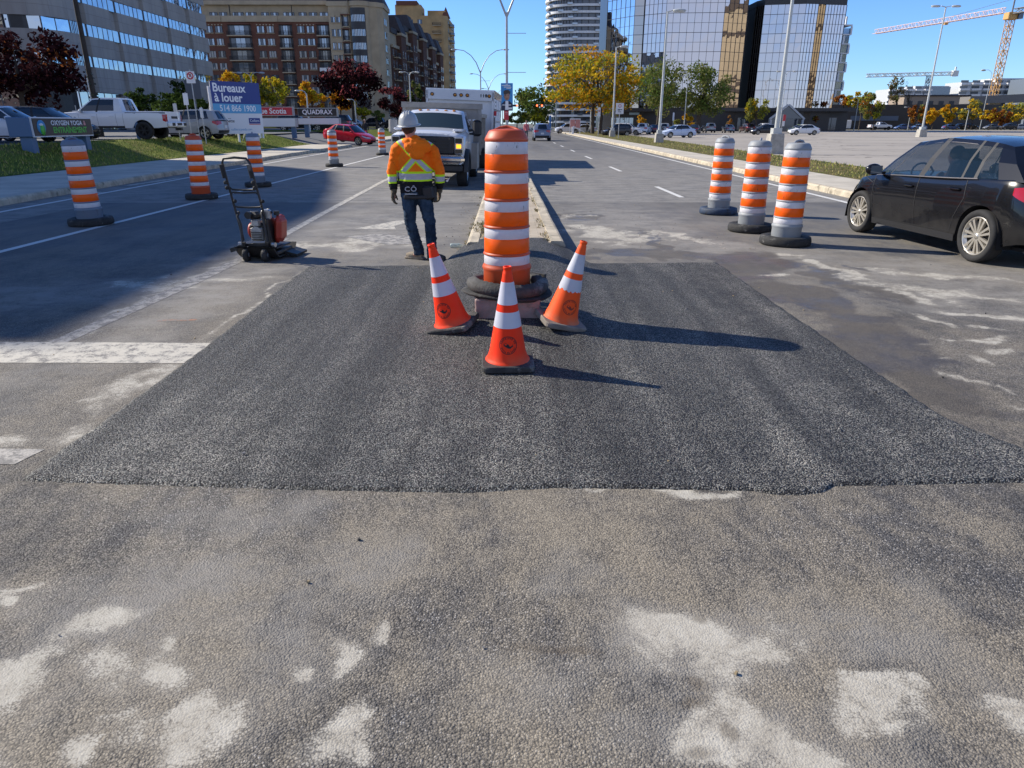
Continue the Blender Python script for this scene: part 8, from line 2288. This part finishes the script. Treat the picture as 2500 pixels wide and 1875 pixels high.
def worker():
    t = thing('person', 'road worker in orange hi-vis hoodie, jeans and grey hard hat, seen from behind', 'person', (-1.10, 9.0, 0))
    M_SKIN = mat('skin', (.40, .19, .13), .55, var=.12, vscale=12)
    M_HAIR = mat('short_dark_hair', (.045, .03, .022), .8, bump=.5, bscale=120)
    M_JEAN = NT('blue_jeans'); p = M_JEAN.obj()
    M_JEAN.set(color=M_JEAN.mix(M_JEAN.mr(M_JEAN.noise(M_JEAN.scale(p, (1, 1, .6)), 7, 5, .65), .35, .68), (.014, .025, .045), (.052, .085, .13)), rough=.9, spec=.15)
    M_JEAN.bump(M_JEAN.noise(p, 220, 2), .002, .5); M_JEAN = M_JEAN.m
    M_GLOVE = mat('work_glove', (.12, .095, .06), .85, var=.4, vscale=14, bump=.4, bscale=80)
    M_BOOT = mat('dusty_tan_boot', (.26, .21, .15), .8, var=.3, vscale=10, bump=.3, bscale=50)
    M_BOOTD = mat('dark_boot', (.05, .042, .036), .75, var=.35, vscale=10, bump=.3, bscale=50)
    M_HAT = mat('grey_hard_hat', (.40, .41, .41), .32, var=.1, vscale=7, coat=.3)
    # joints: x right, y away from the camera, z up
    nk = Vector((-.075, .0, 1.50)); hd = Vector((-.095, .02, 1.615)); pel = Vector((-.035, .0, .84))
    J = {-1: dict(sh=Vector((-.225, 0, 1.395)), el=Vector((-.325, .03, 1.09)), wr=Vector((-.315, -.01, .86)), hip=Vector((-.125, 0, .82)), kn=Vector((-.125, -.035, .47)), an=Vector((-.045, .06, .09))),
         1: dict(sh=Vector((.165, 0, 1.375)), el=Vector((.262, .03, 1.08)), wr=Vector((.248, .06, .865)), hip=Vector((.055, 0, .82)), kn=Vector((.125, -.05, .47)), an=Vector((.135, -.03, .095)))}
    # ---- body: one continuous figure, mostly under the clothes
    b = MB()
    b.tube([pel + Vector((0, 0, -.06)), pel + Vector((0, 0, .10)), Vector((-.04, 0, 1.12)), Vector((-.035, 0, 1.32)), nk - Vector((0, 0, .05))], [.13, .13, .135, .14, .07], n=16)
    b.tube([nk - Vector((0, 0, .06)), nk + Vector((-.005, .0, .04)), hd + Vector((.0, -.02, -.02))], [.062, .058, .06], n=14)
    b.ball(hd, .098, n=20, m=14, ell=(.80, .98, 1.18)); b.ball(hd + Vector((-.01, .055, -.06)), .062, ell=(.85, .85, .9))
    b.ball(hd + Vector((-.025, .10, -.025)), .022, ell=(.7, 1.1, 1.2))                                      # nose
    for s in (-1, 1):
        b.ball(hd + Vector((s * .080, -.005, -.025)), .030, ell=(.35, .7, 1.1))                          # ears
        j = J[s]
        b.tube([j['sh'], j['el'], j['wr']], [.052, .042, .028], n=12); b.ball(j['wr'] + Vector((0, .0, -.06)), .038, ell=(.5, .85, 1.3))
        b.tube([j['hip'], j['kn'], j['an'], j['an'] + Vector((s * .07, 0, -.045))], [.085, .055, .042, .035], n=12)
    fuse(b, 'body', M_SKIN, t, .011, 3)
    h = MB(); h.ball(hd + Vector((0, -.012, .012)), .103, n=20, m=14, ell=(.82, .96, 1.12)); h.ball(hd + Vector((.0, -.05, -.045)), .066, ell=(.95, .6, .8)); fuse(h, 'hair', M_HAIR, t, .01, 2)
    # face details on the far side of the head
    f = MB()
    for s in (-1, 1): f.ball(hd + Vector((s * .032 - .02, .088, .005)), .011)
    f.build('eyes', M_LETTER_W, t); f = MB(); f.box(hd + Vector((-.018, .098, -.075)), (.045, .01, .010)); f.build('mouth', M_PKCL, t)
    # ---- hard hat
    h = MB(); prof = [(.128, -.002), (.132, .004), (.130, .014), (.124, .05), (.110, .092), (.082, .128), (.045, .148), (.001, .155)]
    M = Matrix.Translation(hd + Vector((.0, -.005, .025))) @ Matrix.Rotation(R(-3), 4, 'Y') @ Matrix.Rotation(R(7), 4, 'X')
    h.X = M
    h.lathe(prof, n=36, ell=(.93, 1.10)); h.lathe([(.118, .0), (.128, -.006), (.158, -.014), (.160, -.010), (.130, .006)], n=36, ell=(.93, 1.10))
    for x in (-.03, 0, .03): h.tube([(x, .13 * math.cos(a) * .98, .02 + .137 * math.sin(a) * .99) for a in [R(12 + 13 * k) for k in range(13)]], .0065, n=6)
    h.build('hard_hat', M_HAT, t)
    h = MB(); h.X = M; h.lathe([(.112, -.012), (.112, .0)], n=28, ell=(.93, 1.08)); h.build('hat_suspension', M_TRIM, t)
    # ---- hoodie
    b = MB()
    b.tube([Vector((-.03, .0, .775)), Vector((-.03, .0, .86)), Vector((-.035, -.005, .98)), Vector((-.035, -.01, 1.14)), Vector((-.035, -.01, 1.28)), Vector((-.035, 0, 1.37)), Vector((-.055, .0, 1.455)), Vector((-.07, .005, 1.50))], [.205, .205, .205, .208, .200, .175, .11, .075], n=24)
    b.v = [(x if abs(x) > 9 else x, y * .66, z) for x, y, z in b.v]
    b.tube([Vector((-.21, 0, 1.385)), Vector((-.04, -.01, 1.44)), Vector((.15, 0, 1.365))], [.078, .085, .078], n=14)
    for s in (-1, 1):
        j = J[s]
        b.tube([j['sh'] + Vector((-s * .04, 0, 0)), j['sh'] + Vector((s * .025, 0, -.05)), j['sh'].lerp(j['el'], .55), j['el'], j['el'].lerp(j['wr'], .5), j['wr'] + Vector((0, 0, .02))], [.078, .084, .075, .068, .064, .048], n=16)
    hood = fuse(b, 'hoodie', hivis(), t, .010, 5, .0075, (13, 13, 24), lambda p: 1.0 if p.z < 1.35 else .7)
    b = MB(); b.ball((.02, -.115, 1.385), .15, n=20, m=12, ell=(1.12, .50, .62)); b.ball((.015, -.145, 1.315), .10, n=16, m=10, ell=(1.0, .42, .80)); b.tube([Vector((-.17, .0, 1.43)), Vector((-.11, -.10, 1.45)), Vector((0, -.13, 1.455)), Vector((.09, -.08, 1.43)), Vector((.07, .06, 1.44)), Vector((-.06, .12, 1.44)), Vector((-.16, .07, 1.43))], .042, n=10, closed=True)
    hm = NT('orange_hood_cloth'); p = hm.obj(); hm.set(color=hm.mix(hm.math('MULTIPLY', hm.mr(hm.noise(p, 11, 4, .7), .60, .70), .65), hm.mix(hm.noise(p, 5, 4), (.98, .165, .004), (1.0, .225, .008)), (.12, .045, .02)), rough=.8, spec=.25)
    fuse(b, 'hood', hm.m, t, .009, 4, .007, (22, 22, 16))
    text('back_lettering', 'CÔ', .082, mat('grey_print', (.42, .43, .46), .6), t, face_m((-.085, -.152, .895), -PI / 2), bold=.001, ext=.004, xscale=1.15, spacing=1.15)
    b = MB(); b.box((-.085, -.152, .838), (.15, .008, .012)); b.build('back_print_line', mat('grey_print_line', (.4, .41, .44), .6), t)
    # ---- jeans
    b = MB()
    b.tube([Vector((-.03, 0, .93)), Vector((-.03, -.01, .83)), Vector((-.035, -.012, .76))], [.165, .172, .13], n=20)
    b.v = [(x, y * .76, z) for x, y, z in b.v]
    for s in (-1, 1):
        j = J[s]
        b.tube([j['hip'] + Vector((0, -.01, .02)), j['hip'].lerp(j['kn'], .4) + Vector((0, -.015, 0)), j['kn'], j['kn'].lerp(j['an'], .45), j['an'] + Vector((0, 0, .05)), j['an'] + Vector((0, 0, -.03))], [.105, .090, .072, .070, .066, .074], n=16)
    fuse(b, 'jeans', M_JEAN, t, .010, 3, .009, (10, 10, 30), lambda p: .5 if p.z > .7 else (1.25 if p.z < .55 else .8))
    # ---- boots
    for s, m, yaw in ((-1, M_BOOT, R(118)), (1, M_BOOTD, R(-28))):
        a = J[s]['an']; d = Vector((math.cos(yaw), math.sin(yaw), 0))
        if s < 0: d = Vector((-.80, .35, 0)).normalized()
        else: d = Vector((.86, -.42, 0)).normalized()
        b = MB(); g = a.copy(); g.z = .05
        b.tube([a + Vector((0, 0, .05)), a + Vector((0, 0, -.02)), g], [.058, .060, .056], n=14)
        b.tube([g - d * .055, g + d * .05, g + d * .13 + Vector((0, 0, -.008)), g + d * .185 + Vector((0, 0, -.014))], [.048, .050, .045, .034], n=14)
        b.box(g + d * .06 + Vector((0, 0, -.038)), (.29, .095, .024), rz=math.atan2(d.y, d.x), bev=.01)
        fuse(b, 'boot', m, t, .007, 2)
    # ---- gloves with separate bent fingers
    for s in (-1, 1):
        w = J[s]['wr']; b = MB()
        out = Vector((s * .12, -.25, -1)).normalized() if s < 0 else Vector((-.10, .25, -1)).normalized()
        side = Vector((.35 * -s, 1.0, 0)).normalized()       # across the palm, thumb side forward
        side = (side - out * side.dot(out)).normalized(); nrm = out.cross(side).normalized()
        if nrm.x * s > 0: nrm = -nrm                          # palm faces the thigh
        b.tube([w + out * -.03, w + out * .02], [.040, .038], n=12)
        for k in range(4): b.tube([w + out * .02 + side * (.026 - .017 * k), w + out * .085 + side * (.030 - .020 * k)], [.020, .017], n=8)
        for k, L in enumerate((.070, .078, .073, .058)):
            c = w + out * .085 + side * (.030 - .020 * k)
            q1 = c + out * L * .45 + nrm * .006; q2 = q1 + out * L * .30 + nrm * L * .30; q3 = q2 + out * L * .10 + nrm * L * .34
            b.tube([c, q1, q2, q3], [.0125, .0118, .0108, .009], n=8)
        th = w + out * .03 + side * .034
        b.tube([th, th + out * .030 + side * .024 + nrm * .012, th + out * .062 + side * .030 + nrm * .030], [.0165, .0135, .010], n=8)
        fuse(b, 'glove', M_GLOVE, t, .0048, 1)
    # ---- tool pouch and belt
    b = MB(); b.box((.12, -.10, .85), (.15, .075, .17), bev=.025, ry=R(-8)); b.box((.19, -.02, .83), (.06, .13, .2), bev=.02); b.box((-.03, -.125, .80), (.30, .035, .05), bev=.012); b.build('tool_pouch', M_TRIM, t)
    b = MB(); b.add([(.335, -.03, .985), (.395, -.04, 1.03), (.36, -.02, .97)], [(0, 1, 2)]); b.add([(.335, -.028, .985), (.36, -.018, .97), (.395, -.038, 1.03)], [(0, 1, 2)]); b.build('paper_corner', M_LETTER_W, t)
worker()
